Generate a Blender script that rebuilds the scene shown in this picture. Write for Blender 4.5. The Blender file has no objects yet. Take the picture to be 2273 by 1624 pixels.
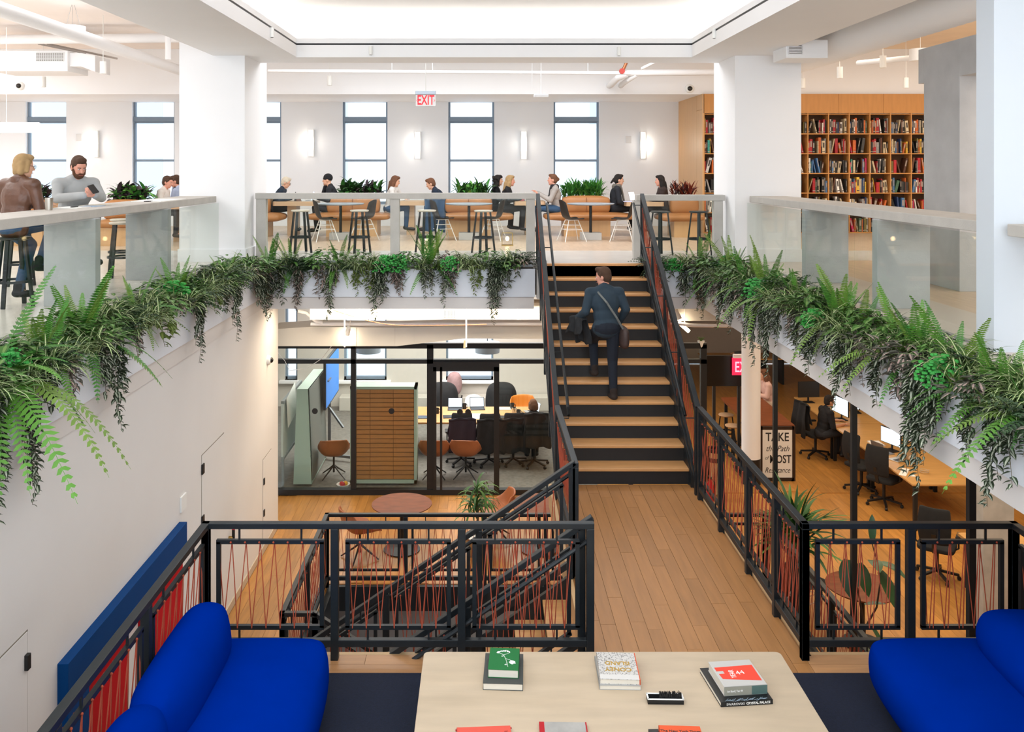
import bpy, math, random
import numpy as np
from mathutils import Vector, Matrix, Euler
random.seed(7)
PI = math.pi
SC = bpy.context.scene
COL = SC.collection
# ------------------------------------------------------------------ camera
# 2273x1624 frame; lens shift keeps every vertical parallel as in the photograph
FPX, CX, CY, EYE = 2000.0, 1072.0, 371.0, 1.5
cam_d = bpy.data.cameras.new('camera')
cam = bpy.data.objects.new('camera', cam_d)
COL.objects.link(cam)
cam.location = (0, 0, EYE)
cam.rotation_euler = (PI/2, 0, 0)
cam_d.sensor_width = 36.0
cam_d.lens = 36.0*FPX/2273.0
cam_d.shift_x = (1136.5-CX)/2273.0
cam_d.shift_y = (CY-812.0)/2273.0
cam_d.clip_end = 200
SC.camera = cam
# ------------------------------------------------------------------ sky, exposure
SC.view_settings.view_transform = 'Standard'
SC.view_settings.look = 'None'
SC.view_settings.exposure = 0.0
SC.view_settings.gamma = 1.0
SC.view_settings.use_curve_mapping = False
W = bpy.data.worlds.new('sky'); SC.world = W
W.use_nodes = True
W.node_tree.nodes['Background'].inputs[0].default_value = (0.86, 0.93, 1.0, 1)
W.node_tree.nodes['Background'].inputs[1].default_value = 2.2
# ------------------------------------------------------------------ large lights: rear daylight, then added unseen fill panels
def area(name, loc, size, watts, color=(1, 1, 1), rot=(0, 0, 0), spread=PI):
    d = bpy.data.lights.new(name, 'AREA')
    d.shape = 'RECTANGLE'; d.size, d.size_y = size
    d.energy = watts; d.color = color; d.spread = spread
    o = bpy.data.objects.new(name, d); COL.objects.link(o)
    o.location = loc; o.rotation_euler = rot
    return o
DAY, WARM, NEUT = (0.80, 0.90, 1.0), (1.0, 0.83, 0.62), (0.96, 0.98, 1.0)
area('rear_window_daylight', (0, -1.0, 2.1), (15.0, 3.4), 810, DAY, rot=(PI/2, 0, 0))
area('atrium_fill_light', (0, 7.5, 3.95), (6.0, 11.0), 165, NEUT)  # unseen fill panel added above the atrium
area('balcony_fill_light', (-9.0, 9.0, 4.1), (6.0, 12.0), 560, NEUT)  # fill panel added over the left gallery, kept out of view
area('library_fill_light', (9.0, 9.0, 4.1), (6.0, 11.0), 400, (1, .92, .82))  # warm fill added over the library side, out of view
area('dining_fill_light', (0, 17.2, 4.1), (8.0, 2.2), 330, (.92, .96, 1.0))  # added fill for the dining zone, hidden behind the cove beam
area('reading_fill_light', (11.0, 17.0, 4.1), (9.0, 2.2), 210, (1, .90, .76))  # warm fill panel added above the reading zone, not a fixture
area('side_dining_fill_light', (-13.0, 17.5, 4.1), (4.6, 3.4), 330, NEUT)  # unseen fill added to brighten the far left windows
area('meeting_room_fill_light', (-1.0, 19.8, -1.0), (6.0, 4.0), 520, (1, .97, .92))  # added fill brightening the meeting room, faces down and stays unseen
area('lower_hall_fill_light', (-0.5, 14.72, -0.80), (5.4, 0.4), 110, WARM)  # added downward fill for the lower hall, besides its spot lamps
area('office_fill_light', (7.0, 12.0, -0.95), (5.0, 8.0), 300, WARM)  # added warm fill for the office, unseen from above
area('office_back_fill_light', (6.5, 19.0, -0.95), (5.0, 4.0), 90, WARM)  # second office fill, added toward the back
area('basement_fill_light', (1.0, 11.5, -5.0), (3.0, 2.0), 60, WARM)  # fill added to give the basement some light

# ------------------------------------------------------------------ helpers
def lin(c):
    if isinstance(c, str):
        c = [int(c[i:i+2], 16)/255 for i in (0, 2, 4)]
    return tuple(x/12.92 if x <= .04045 else ((x+.055)/1.055)**2.4 for x in c)
_M = {}
def mat(name, hexc, rough=.6, metal=0., var=0., scale=6., bump=0., bscale=None, stretch=None, rnd=0., attr=False, spec=.5, emit=0., sat=0.):
    """procedural principled material: base colour with noise mottling (var), fine relief (bump), per-object (rnd) or per-vertex (attr) tint"""
    if name in _M: return _M[name]
    m = bpy.data.materials.new(name); m.use_nodes = True
    nt = m.node_tree; N = nt.nodes; L = nt.links
    b = N['Principled BSDF']
    b.inputs['Roughness'].default_value = rough
    b.inputs['Metallic'].default_value = metal
    b.inputs['Specular IOR Level'].default_value = spec
    c = lin(hexc); b.inputs['Base Color'].default_value = (*c, 1)
    m.diffuse_color = (*c, 1)
    out = None
    if attr:
        a = N.new('ShaderNodeVertexColor'); a.layer_name = 'Col'; out = a.outputs[0]
    if var or bump:
        tc = N.new('ShaderNodeTexCoord'); mp = N.new('ShaderNodeMapping')
        L.new(tc.outputs['Object'], mp.inputs[0])
        if stretch: mp.inputs['Scale'].default_value = stretch
        if rnd:
            oi0 = N.new('ShaderNodeObjectInfo'); ml = N.new('ShaderNodeMath'); ml.operation = 'MULTIPLY'; ml.inputs[1].default_value = 37.
            L.new(oi0.outputs['Random'], ml.inputs[0]); L.new(ml.outputs[0], mp.inputs['Location'])
    if var:
        n = N.new('ShaderNodeTexNoise'); n.inputs['Scale'].default_value = scale; n.inputs['Detail'].default_value = 5
        L.new(mp.outputs[0], n.inputs['Vector'])
        r = N.new('ShaderNodeMapRange'); r.inputs[1].default_value = .25; r.inputs[2].default_value = .75
        r.inputs[3].default_value = 1-var; r.inputs[4].default_value = 1+var
        L.new(n.outputs['Fac'], r.inputs[0])
        mx = N.new('ShaderNodeVectorMath'); mx.operation = 'SCALE'
        if out: L.new(out, mx.inputs[0])
        else: mx.inputs[0].default_value = c
        L.new(r.outputs[0], mx.inputs['Scale']); out = mx.outputs[0]
    if rnd:
        oi = N.new('ShaderNodeObjectInfo')
        r = N.new('ShaderNodeMapRange'); r.inputs[3].default_value = 1-rnd; r.inputs[4].default_value = 1+rnd
        L.new(oi.outputs['Random'], r.inputs[0])
        mx = N.new('ShaderNodeVectorMath'); mx.operation = 'SCALE'
        if out: L.new(out, mx.inputs[0])
        else: mx.inputs[0].default_value = c
        L.new(r.outputs[0], mx.inputs['Scale']); out = mx.outputs[0]
    if out: L.new(out, b.inputs['Base Color'])
    if bump:
        n2 = N.new('ShaderNodeTexNoise'); n2.inputs['Scale'].default_value = bscale or scale*8; n2.inputs['Detail'].default_value = 3
        L.new(mp.outputs[0], n2.inputs['Vector'])
        bp = N.new('ShaderNodeBump'); bp.inputs['Strength'].default_value = bump; bp.inputs['Distance'].default_value = .01
        L.new(n2.outputs['Fac'], bp.inputs['Height']); L.new(bp.outputs[0], b.inputs['Normal'])
    if emit:
        b.inputs['Emission Color'].default_value = (*c, 1); b.inputs['Emission Strength'].default_value = emit
        if out: L.new(out, b.inputs['Emission Color'])
    _M[name] = m
    return m
def glass(name, tint='eef5f2', refl=1.0, trans=None):
    """thin pane: mostly clear, mirror-like by Fresnel"""
    if name in _M: return _M[name]
    m = bpy.data.materials.new(name); m.use_nodes = True
    N = m.node_tree.nodes; L = m.node_tree.links; N.clear()
    o = N.new('ShaderNodeOutputMaterial'); t = N.new('ShaderNodeBsdfTransparent'); g = N.new('ShaderNodeBsdfGlossy')
    t.inputs[0].default_value = (*lin(tint), 1); g.inputs['Roughness'].default_value = .02
    f = N.new('ShaderNodeLayerWeight'); f.inputs[0].default_value = .5
    pw = N.new('ShaderNodeMath'); pw.operation = 'POWER'; pw.inputs[1].default_value = 5.
    k = N.new('ShaderNodeMath'); k.operation = 'MULTIPLY_ADD'; k.inputs[1].default_value = .5*refl; k.inputs[2].default_value = .022
    L.new(f.outputs['Facing'], pw.inputs[0])
    mx = N.new('ShaderNodeMixShader')
    L.new(pw.outputs[0], k.inputs[0]); L.new(k.outputs[0], mx.inputs[0]); L.new(t.outputs[0], mx.inputs[1]); L.new(g.outputs[0], mx.inputs[2]); L.new(mx.outputs[0], o.inputs[0])
    _M[name] = m
    return m
def light_mat(name, hexc, strength):
    if name in _M: return _M[name]
    m = bpy.data.materials.new(name); m.use_nodes = True
    b = m.node_tree.nodes['Principled BSDF']
    c = lin(hexc); b.inputs['Base Color'].default_value = (*c, 1)
    b.inputs['Emission Color'].default_value = (*c, 1); b.inputs['Emission Strength'].default_value = strength
    _M[name] = m
    return m
def V(*a): return Vector(a)
def P(px, py, d):
    """the point at depth d that the photograph shows at pixel px, py"""
    return Vector(((px-CX)*d/FPX, d, EYE-(py-CY)*d/FPX))
def xa(px, d): return (px-CX)*d/FPX
def za(py, d): return EYE-(py-CY)*d/FPX

class MB:
    """collects boxes, bars, tubes, lathes into one mesh"""
    def __init__(s): s.v = []; s.f = []; s.m = []; s.c = []; s.cur = 0; s.col = (1, 1, 1)
    def add(s, vs, fs, m=None):
        n = len(s.v); s.v += [tuple(p) for p in vs]; s.c += [s.col]*len(vs)
        s.f += [tuple(i+n for i in f) for f in fs]; s.m += [s.cur if m is None else m]*len(fs)
        return s
    def box(s, x0, x1, y0, y1, z0, z1, m=None):
        v = [(x, y, z) for z in (z0, z1) for y in (y0, y1) for x in (x0, x1)]
        return s.add(v, [(0, 2, 3, 1), (4, 5, 7, 6), (0, 1, 5, 4), (2, 6, 7, 3), (0, 4, 6, 2), (1, 3, 7, 5)], m)
    def cbox(s, c, sz, R=None, m=None):
        n = len(s.v); s.box(-sz[0]/2, sz[0]/2, -sz[1]/2, sz[1]/2, -sz[2]/2, sz[2]/2, m)
        c = Vector(c)
        for i in range(n, len(s.v)):
            p = Vector(s.v[i]); s.v[i] = tuple((R @ p if R is not None else p) + c)
        return s
    def bar(s, p, q, w, h, up=(0, 0, 1), m=None):
        p, q = Vector(p), Vector(q); d = (q-p).normalized(); up = Vector(up)
        if abs(d.dot(up)) > .99: up = Vector((0, 1, 0))
        sd = d.cross(up).normalized(); u = sd.cross(d)
        v = [b+sd*a*w/2+u*c*h/2 for b in (p, q) for c in (-1, 1) for a in (-1, 1)]
        return s.add(v, [(0, 1, 3, 2), (4, 6, 7, 5), (0, 4, 5, 1), (2, 3, 7, 6), (0, 2, 6, 4), (1, 5, 7, 3)], m)
    def tube(s, pts, r, n=6, m=None, closed=False):
        pts = [Vector(p) for p in pts]; k = len(pts); rr = r if isinstance(r, (list, tuple)) else [r]*k
        vs = []; fs = []; ref = None
        for i, p in enumerate(pts):
            if closed: d = pts[(i+1) % k]-pts[i-1]
            else: d = pts[min(i+1, k-1)]-pts[max(i-1, 0)]
            d = d.normalized() if d.length > 1e-9 else Vector((0, 0, 1))
            if ref is None: ref = Vector((0, 0, 1)) if abs(d.z) < .9 else Vector((1, 0, 0))
            a = d.cross(ref)
            if a.length < 1e-4: a = d.cross(Vector((0, 1, 0)))
            a.normalize(); b = a.cross(d).normalized(); ref = b
            vs += [p+(a*math.cos(2*PI*j/n)+b*math.sin(2*PI*j/n))*rr[i] for j in range(n)]
        for i in range(k if closed else k-1):
            i2 = (i+1) % k
            fs += [(i*n+j, i*n+(j+1) % n, i2*n+(j+1) % n, i2*n+j) for j in range(n)]
        if not closed: fs += [tuple(range(n-1, -1, -1)), tuple((k-1)*n+j for j in range(n))]
        return s.add(vs, fs, m)
    def lathe(s, prof, n=24, c=(0, 0, 0), m=None, sx=1, sy=1):
        vs = [(c[0]+r*math.cos(2*PI*j/n)*sx, c[1]+r*math.sin(2*PI*j/n)*sy, c[2]+z) for r, z in prof for j in range(n)]
        k = len(prof)
        fs = [(i*n+j, i*n+(j+1) % n, (i+1)*n+(j+1) % n, (i+1)*n+j) for i in range(k-1) for j in range(n)]
        if prof[0][0] > 1e-6: fs.append(tuple(range(n-1, -1, -1)))
        if prof[-1][0] > 1e-6: fs.append(tuple((k-1)*n+j for j in range(n)))
        return s.add(vs, fs, m)
    def prism(s, poly, a, b, axis='z', m=None):
        """2-D polygon (counter-clockwise) extruded from a to b along axis; axis x: poly=(y,z), y: (x,z), z: (x,y)"""
        def mk(p, t): return {'z': (p[0], p[1], t), 'y': (p[0], t, p[1]), 'x': (t, p[0], p[1])}[axis]
        n = len(poly); vs = [mk(p, t) for t in (a, b) for p in poly]
        fs = [tuple(range(n-1, -1, -1)), tuple(range(n, 2*n))]+[(i, (i+1) % n, n+(i+1) % n, n+i) for i in range(n)]
        return s.add(vs, fs, m)
    def ell(s, c, r, n=12, k=8, R=None, m=None):
        c = Vector(c); vs = []; fs = []
        for i in range(k+1):
            t = PI*i/k
            for j in range(n):
                p = Vector((r[0]*math.sin(t)*math.cos(2*PI*j/n), r[1]*math.sin(t)*math.sin(2*PI*j/n), -r[2]*math.cos(t)))
                vs.append((R @ p if R is not None else p)+c)
        for i in range(k): fs += [(i*n+j, i*n+(j+1) % n, (i+1)*n+(j+1) % n, (i+1)*n+j) for j in range(n)]
        return s.add(vs, fs, m)
    def build(s, name, mats, parent=None, world=False, smooth=False, bevel=0., bseg=2, kind=None, label=None, colattr=False, sharp=40):
        me = bpy.data.meshes.new(name)
        me.from_pydata(s.v, [], s.f)
        if not isinstance(mats, (list, tuple)): mats = [mats]
        for q in mats: me.materials.append(q)
        if len(mats) > 1: me.polygons.foreach_set('material_index', s.m)
        if colattr:
            a = me.color_attributes.new('Col', 'FLOAT_COLOR', 'POINT')
            a.data.foreach_set('color', [x for c in s.c for x in (*c, 1.0)])
        if smooth:
            me.polygons.foreach_set('use_smooth', [True]*len(s.f))
            if sharp < 180: me.set_sharp_from_angle(angle=math.radians(sharp))
        me.update()
        o = bpy.data.objects.new(name, me); COL.objects.link(o)
        if parent is not None:
            o.parent = parent
            if world: o.matrix_parent_inverse = (Matrix.Translation(parent.location) @ parent.rotation_euler.to_matrix().to_4x4()).inverted()
        if bevel:
            bm = o.modifiers.new('bevel', 'BEVEL'); bm.width = bevel; bm.segments = bseg; bm.limit_method = 'ANGLE'; bm.angle_limit = math.radians(50)
        if kind: o['kind'] = kind
        if label: o['label'] = label
        return o
def thing(name, label, cat, loc=(0, 0, 0), rz=0., group=None):
    o = bpy.data.objects.new(name, None); COL.objects.link(o)
    o.empty_display_size = .1
    o.location = loc; o.rotation_euler = (0, 0, rz)
    return tag(o, label, cat, group)
def tag(o, label, cat, group=None):
    o['label'] = label; o['category'] = cat
    if group: o['group'] = group
    return o
def struct(name, mb, m, parent=None, **k):
    o = mb.build(name, m, parent, **k)
    if parent is None: o['kind'] = 'structure'
    return o
_KIDS = {}
def kids(o):
    return [c for c in bpy.data.objects if c.parent == o]
def dup(root, loc, rz=None, label=None, group=None, tree=None):
    """a copy of a thing with copies of its parts and sub-parts"""
    tree = tree or grab(root)
    r = root.copy(); COL.objects.link(r); r.location = loc
    if rz is not None: r.rotation_euler = (0, 0, rz)
    if label: r['label'] = label
    if group: r['group'] = group
    def rec(sub, par):
        for o, ch in sub:
            c = o.copy(); COL.objects.link(c); c.parent = par
            rec(ch, c)
    rec(tree, r)
    return r
def grab(root): return [(c, grab(c)) for c in kids(root)]

# ------------------------------------------------------------------ materials
white = mat('white_paint', 'f4f4f5', .75, var=.012, scale=1.5)
cream = mat('cream_wall_paint', 'eae8e5', .75, var=.02, scale=1.2)
conc = mat('concrete', 'b8b8b8', .7, var=.10, scale=3.2, bump=.15, bscale=60)
conc_rail = mat('concrete_coping', 'bfbab3', .65, var=.08, scale=5, bump=.2, bscale=80)
conc_floor = mat('polished_concrete', 'd8d1c8', .22, var=.07, scale=2.2)
terrazzo = mat('terrazzo', 'cabfb5', .3, var=.10, scale=160)
steel = mat('black_steel', '1a2024', .45, metal=.0, var=.12, scale=9, spec=.45)
black = mat('black_paint', '17181a', .5, var=.05, scale=5)
cordm = mat('orange_cord', 'a8492f', .8)
oak = mat('oak_floor', 'a97746', .42, var=.12, scale=2.4, stretch=(9, .9, 1), rnd=.09)
oakL = mat('amber_oak_floor', 'b8813f', .36, var=.2, scale=2.4, stretch=(8, .9, 1), rnd=.16)
tread_m = mat('oak_tread', 'd09a62', .42, var=.12, scale=3, stretch=(.9, 9, 4), rnd=.05)
shelf_m = mat('oak_shelf', 'c58a4a', .45, var=.08, scale=3, stretch=(6, 6, .8))
panel_m = mat('pale_oak_panel', 'd0a677', .45, var=.06, scale=2, stretch=(9, 9, .6))
glass_m = glass('clear_glass', 'f7faf8', .85)
glass_w = glass('window_glass', 'fafcfd', .6)
U, ML, LL, BL = 0.0, -2.35, -4.6, -8.0
# ================================================================== STRUCTURE
# upper floor slabs (z=0): left and right galleries, far dining zone
mb = MB(); mb.box(-16, -3.85, 2.0, 14.5, -.55, 0); struct('floor_left', mb, conc_floor)
mb = MB(); mb.box(3.85, 5.05, 2.0, 14.5, -.55, 0); struct('floor_right', mb, terrazzo)
oakU = mat('pale_oak_boards', 'c9b199', .33, var=.14, scale=2.2, stretch=(8, .8, 1))
mb = MB(); mb.box(5.05, 16, 2.0, 14.5, -.55, 0); struct('floor_library', mb, oakU)
mb = MB(); mb.box(-16, 16, 16.2, 23.0, -.55, 0); struct('floor_far', mb, oakU)
mb = MB(); mb.box(-16, 16, 14.5, 16.2, -.55, 0); struct('floor_landing', mb, mat('pale_concrete', 'd2cdc6', .25, var=.05, scale=2.2))
# stair head between the planters
mb = MB(); mb.box(.84, 2.55, 14.03, 14.5, -.55, 0); struct('floor_stair_head', mb, _M['pale_concrete'])
# balcony fascias: planter face above, beam face below
fascia = mat('fascia_paint', 'e9eef5', .7, var=.01)
fascia_low = mat('beam_paint', 'e4e0dc', .7, var=.012)
for nm, a in (('left', (-3.85, -3.46)), ('right', (3.46, 3.85))):
    mb = MB(); mb.box(a[0], a[1], 2.0, 14.5, -.72, -.54); struct('trim_'+nm+'_beam', mb, fascia_low)
for nm, x0, x1 in (('far', -3.85, .80), ('far_right', 2.60, 3.85)):
    mb = MB(); mb.box(x0, x1, 14.13, 14.5, -.72, -.54); struct('trim_'+nm+'_beam', mb, fascia_low)
# left wall of the lower hall
mb = MB(); mb.box(-3.85, -3.48, 2.0, 15.3, LL, -.73); struct('wall_left', mb, cream)
mb = MB(); mb.box(-3.48, -3.465, 8, 15.3, LL, LL+.11); struct('baseboard_left', mb, mat('baseboard', 'cdbda6', .6))
# lower floor L with the stair opening, platform M, basement B
mb = MB()
mb.box(-3.85, -2.2, 2, 16.9, LL-.3, LL-.015); mb.box(-2.2, 4.1, 13.15, 16.9, LL-.3, LL-.015); mb.box(4.1, 14, 2, 16.9, LL-.3, LL-.015)
mb.box(-2.2, .84, 2, 7.0, LL-.3, LL-.015)
struct('floor_lower', mb, oakL)
def planks(parent, spec, z, w, ln, m, name='plank', th=.015):
    """boards laid along the depth axis with joints recessed; alike boards share their mesh"""
    base = None; k = 0
    gap = .0014
    for (x0, x1, y0, y1) in spec:
        n = max(1, round((x1-x0)/w)); ww = (x1-x0)/n
        for i in range(n):
            y = y0-random.random()*ln
            while y < y1:
                a, b = max(y, y0), min(y+ln, y1)
                if b-a > .12:
                    q = MB(); q.box(gap, ww-gap, gap, b-a-gap, 0, th)
                    o = q.build(name, m, parent); o.location = (x0+i*ww, a, z)
                    o.location.z += random.random()*.0012
                    k += 1
                y += ln
    return k
fl = bpy.data.objects['floor_lower']
planks(fl, [(-3.46, -2.27, 9.6, 16.8)], LL-.015, .145, 2.0, oakL)
planks(fl, [(-2.27, 1.0, 13.2, 16.8)], LL-.015, .165, 1.8, oakL)
planks(fl, [(4.15, 9.0, 8.2, 16.6)], LL-.015, .20, 2.4, oakL)
mb = MB()
mb.box(-2.25, 4.25, 2.0, 7.14, ML-.28, ML-.015); mb.box(.84, 2.55, 7.14, 10.97, ML-.28, ML-.015)
struct('floor_platform', mb, oak)
fp = bpy.data.objects['floor_platform']; oakx = mat('oak_cross_boards', 'b8875a', .4, var=.16, scale=2.4, stretch=(.9, 9, 1), rnd=.12)
planks(fp, [(.86, 2.53, 6.84, 10.93)], ML-.015, .128, 1.5, oak)
planks(fp, [(-2.22, .86, 3.5, 6.84), (2.53, 4.2, 3.5, 6.84)], ML-.015, .128, 1.9, oak)
for x0, x1 in ((-2.22, .86), (2.53, 4.2)):
    for j in range(2):
        x = x0
        while x < x1-.05:
            e = min(x1, x+random.uniform(.7, 1.5)); q = MB(); q.box(.0014, e-x-.0014, .0014, .1386, 0, .015); o = q.build('plank', oakx, fp); o.location = (x, 6.84+.14*j, ML-.015); x = e
planks(fp, [(.86, 2.53, 3.5, 6.84)], ML-.015, .128, 1.6, oak)
mb = MB(); mb.box(.80, .84, 7.10, 10.97, ML-.26, ML); mb.box(2.55, 2.59, 7.1, 10.97, ML-.26, ML); mb.box(-2.3, .84, 7.12, 7.16, ML-.26, ML); mb.box(2.55, 4.3, 7.12, 7.16, ML-.26, ML)
struct('trim_platform_edge', mb, mat('edge_oak', 'caa678', .5, var=.06))
mb = MB()
mb.box(-2.25, -2.17, 8.5, 13.15, LL-.3, LL+.01); mb.box(-2.2, 4.15, 13.08, 13.15, LL-.34, LL+.01); mb.box(4.08, 4.15, 2, 13.15, LL-.3, LL+.01)
struct('trim_opening_edge', mb, steel)
mb = MB(); mb.box(-4, 8, 2, 18, BL-.1, BL); struct('floor_basement', mb, mat('basement_floor', 'a9763c', .4, var=.15, scale=3))
mb = MB(); mb.box(-4, 8, 14.2, 14.3, BL, LL-.3); struct('wall_basement_back', mb, mat('basement_wall', '98999c', .7, var=.05))
mb = MB(); mb.box(-3.2, -3.1, 2, 14.3, BL, LL-.3); struct('wall_basement_left', mb, _M['basement_wall'])
# far wall with windows, both storeys (y=23)
WT = za(226, 23); WU = [(-3, 57, 147), (-2, 293, 387), (-1, 525, 624), (0, 760, 860), (1, 995, 1097), (2, 1229, 1330)]
WU = [(57, 147), (293, 387), (525, 624), (760, 860), (995, 1097), (1229, 1330)]
xs = [(xa(a, 23), xa(b, 23)) for a, b in WU]
mb = MB(); z0, z1 = .55, WT
prev = -16
for a, b in xs:
    mb.box(prev, a, 23, 23.35, 0, 4.3); prev = b
    mb.box(a, b, 23, 23.35, 0, z0); mb.box(a, b, 23, 23.35, z1, 4.3)
mb.box(prev, 16, 23, 23.35, 0, 4.3)
struct('wall_far', mb, mat('far_wall_paint', 'f1f3f6', .75, var=.01, scale=1.2))
winfr = mat('window_frame_paint', '7f90a1', .5)
for i, (a, b) in enumerate(xs):
    w = bpy.data.objects.new('window_%d' % (i+1), None); COL.objects.link(w); w.location = (a, 23.1, z0); w['kind'] = 'structure'
    mb = MB(); t = .05
    zt, zm = za(264, 23), za(356, 23)
    mb.box(a, a+t, 23.1, 23.2, z0, z1); mb.box(b-t, b, 23.1, 23.2, z0, z1); mb.box(a, b, 23.1, 23.2, z0, z0+.07)
    mb.box(a, b, 23.08, 23.2, zt-.06, zt+.06); mb.box(a+t, b-t, 23.12, 23.18, zm-.03, zm+.03); mb.box(a+t, b-t, 23.12, 23.18, zt-.1, zt-.06)
    mb.build('window_frame', winfr, w, world=True, bevel=.006)
    for k, (za0, za1) in enumerate(((z0+.07, zm-.03), (zm+.03, zt-.1), (zt+.06, z1))):
        q = MB(); q.box(a+t, b-t, 23.145, 23.155, za0, za1); q.build('pane', glass_w, w, world=True)
# lower far wall (meeting room)
LW = [(632, 660), (763, 858), (990, 1095)]
lx = [(xa(a, 23), xa(b, 23)) for a, b in LW]; lz0, lz1 = za(843, 23), -1.4
mb = MB(); prev = -8
for a, b in lx:
    mb.box(prev, a, 23, 23.3, LL, -.55); prev = b
    mb.box(a, b, 23, 23.3, LL, lz0); mb.box(a, b, 23, 23.3, lz1, -.55)
mb.box(prev, 3.6, 23, 23.3, LL, -.55); mb.box(3.4, 3.6, 23, 28, LL, -.55); mb.box(3.4, 14, 28, 28.3, LL, -.55)
struct('wall_meeting_room_back', mb, mat('greige_paint', 'cfcac2', .75, var=.02))
for i, (a, b) in enumerate(lx):
    w = bpy.data.objects.new('window_%d' % (i+7), None); COL.objects.link(w); w.location = (a, 23.1, lz0); w['kind'] = 'structure'
    mb = MB(); t = .05
    mb.box(a, a+t, 23.1, 23.2, lz0, lz1); mb.box(b-t, b, 23.1, 23.2, lz0, lz1); mb.box(a, b, 23.1, 23.2, lz0, lz0+.07)
    zm = za(803, 23); mb.box(a, b, 23.1, 23.2, zm-.04, zm+.04); mb.build('window_frame', winfr, w, world=True)
    for (q0, q1) in ((lz0+.07, zm-.04), (zm+.04, lz1)):
        q = MB(); q.box(a+t, b-t, 23.145, 23.155, q0, q1); q.build('pane', glass_w, w, world=True)
    q = MB(); q.box(a-.12, b+.12, 22.86, 23.1, lz0-.06, lz0); q.build('window_sill', white, w, world=True)
# box beam along the far wall and ceilings
mb = MB(); mb.box(-16, 16, 20.6, 23, WT, 4.3); struct('ceiling_far_beam', mb, white)
mb = MB(); mb.box(-16, -4.28, 2, 20.6, 4.2, 4.4); struct('ceiling_left', mb, mat('ceiling_left_paint', 'f9f0ea', .8, var=.03, scale=2))
mb = MB(); mb.box(-4.28, 4.6, 15.3, 20.6, 4.2, 4.4); struct('ceiling_dining', mb, white)
mb = MB(); mb.box(4.6, 16, 2, 20.6, 4.2, 4.4); struct('ceiling_right', mb, mat('ceiling_right_paint', 'f3dfc4', .8, var=.04, scale=2))
# atrium soffit ring with the recessed cove
SZ, ST = 3.27, 3.465
mb = MB()
mb.box(-4.28, -3.0, 0, 15.3, SZ, ST); mb.box(3.36, 4.6, 0, 15.3, SZ, ST); mb.box(-3.0, 3.36, 14.5, 15.3, SZ, ST)
struct('ceiling_soffit', mb, white)
mb = MB()
for x0, x1 in ((-3.06, -3.0), (3.36, 3.42)): mb.box(x0, x1, 0, 14.56, ST+.03, ST+.11)
mb.box(-3.06, 3.42, 14.5, 14.56, ST+.03, ST+.11)
struct('ceiling_cove_lip', mb, white)
mb = MB()
for x0, x1 in ((-3.05, -3.012), (3.372, 3.41)): mb.box(x0, x1, 0, 14.55, ST, ST+.03)
mb.box(-3.05, 3.41, 14.512, 14.55, ST, ST+.03)
struct('trim_track_slot', mb, black)
mb = MB(); mb.box(-4.28, -3.6, 0, 15.3, ST, 4.3); mb.box(3.95, 4.6, 0, 15.3, ST, 4.3); mb.box(-3.6, 3.95, 15.15, 15.3, ST, 4.3)
struct('ceiling_cove_back', mb, white)
mb = MB(); mb.box(-4.28, 4.6, 0, 15.3, 4.05, 4.2); struct('ceiling_atrium', mb, white)
# cove lamps on the ledge
cove = light_mat('cove_lamp', 'fff6ea', 7.5)
for nm, b in (('left', (-3.42, -3.36, 1, 14.9)), ('right', (3.72, 3.78, 1, 14.9)), ('far', (-3.3, 3.66, 14.82, 14.88))):
    mb = MB(); mb.box(b[0], b[1], b[2], b[3], ST, ST+.05)
    tag(mb.build('cove_lamp', cove), 'linear lamp lying on the '+nm+' ledge of the ceiling cove', 'lamp')
# columns
for nm, x0, x1, y0, y1 in (('left', -4.82, -3.78, 14.3, 15.75), ('right', 4.0, 5.05, 14.3, 15.6)):
    mb = MB(); mb.box(x0, x1, y0, y1, 0, 4.2); o = struct('wall_column_'+nm, mb, white)
    mb = MB(); mb.box(x0-.02, x1+.02, y0-.02, y1+.02, 0, .2); mb.build('baseboard', white, o)
mb = MB(); mb.box(4.14, 4.40, 7.3, 7.56, 0, 4.2); struct('wall_post_right', mb, mat('post_paint', 'cfd6dd', .7))
# outer walls closing the storeys
mb = MB(); mb.box(-16.2, -16, 0, 23.3, 0, 4.4); struct('wall_gallery_left', mb, white)
mb = MB(); mb.box(16, 16.2, 0, 23.3, 0, 4.4); struct('wall_gallery_right', mb, white)
mb = MB(); mb.box(-16, 16, 0-1.4, -1.2, -.3, 4.4); struct('wall_rear', mb, white)
mb = MB(); mb.box(-16, 16, -1.2, 2.0, -.3, 0); struct('floor_gallery_rear', mb, conc_floor)
mb = MB(); mb.box(-16, 16, -1.2, 2.0, 4.2, 4.4); struct('ceiling_rear', mb, white)
mb = MB(); mb.box(-3.85, 14, 1.8, 2.0, BL, -.3); struct('wall_platform_rear', mb, cream)
mb = MB(); mb.box(14, 14.2, 1.8, 28.3, LL-.3, -.55); mb.box(3.4, 14.2, 23, 28.3, -.55, -.3); struct('wall_office_side', mb, mat('office_wall', 'b9b2a8', .8))
mb = MB(); mb.box(-8.2, -8, 15.2, 23.3, LL-.3, -.55); struct('wall_meeting_room_left', mb, _M['greige_paint'])
mb = MB(); mb.box(-8, -3.85, 15.2, 15.3, LL-.3, -.55); struct('wall_hall_return', mb, cream)
# concrete portal at the right of the library
mb = MB(); mb.box(5.75, 6.9, 10.87, 11.75, 0, 3.05); mb.box(5.75, 6.05, 7.0, 10.87, 2.6, 3.05); mb.box(5.75, 6.9, 11.75, 11.9, 2.6, 3.05)
struct('wall_concrete_portal', mb, conc, bevel=.004)
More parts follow.
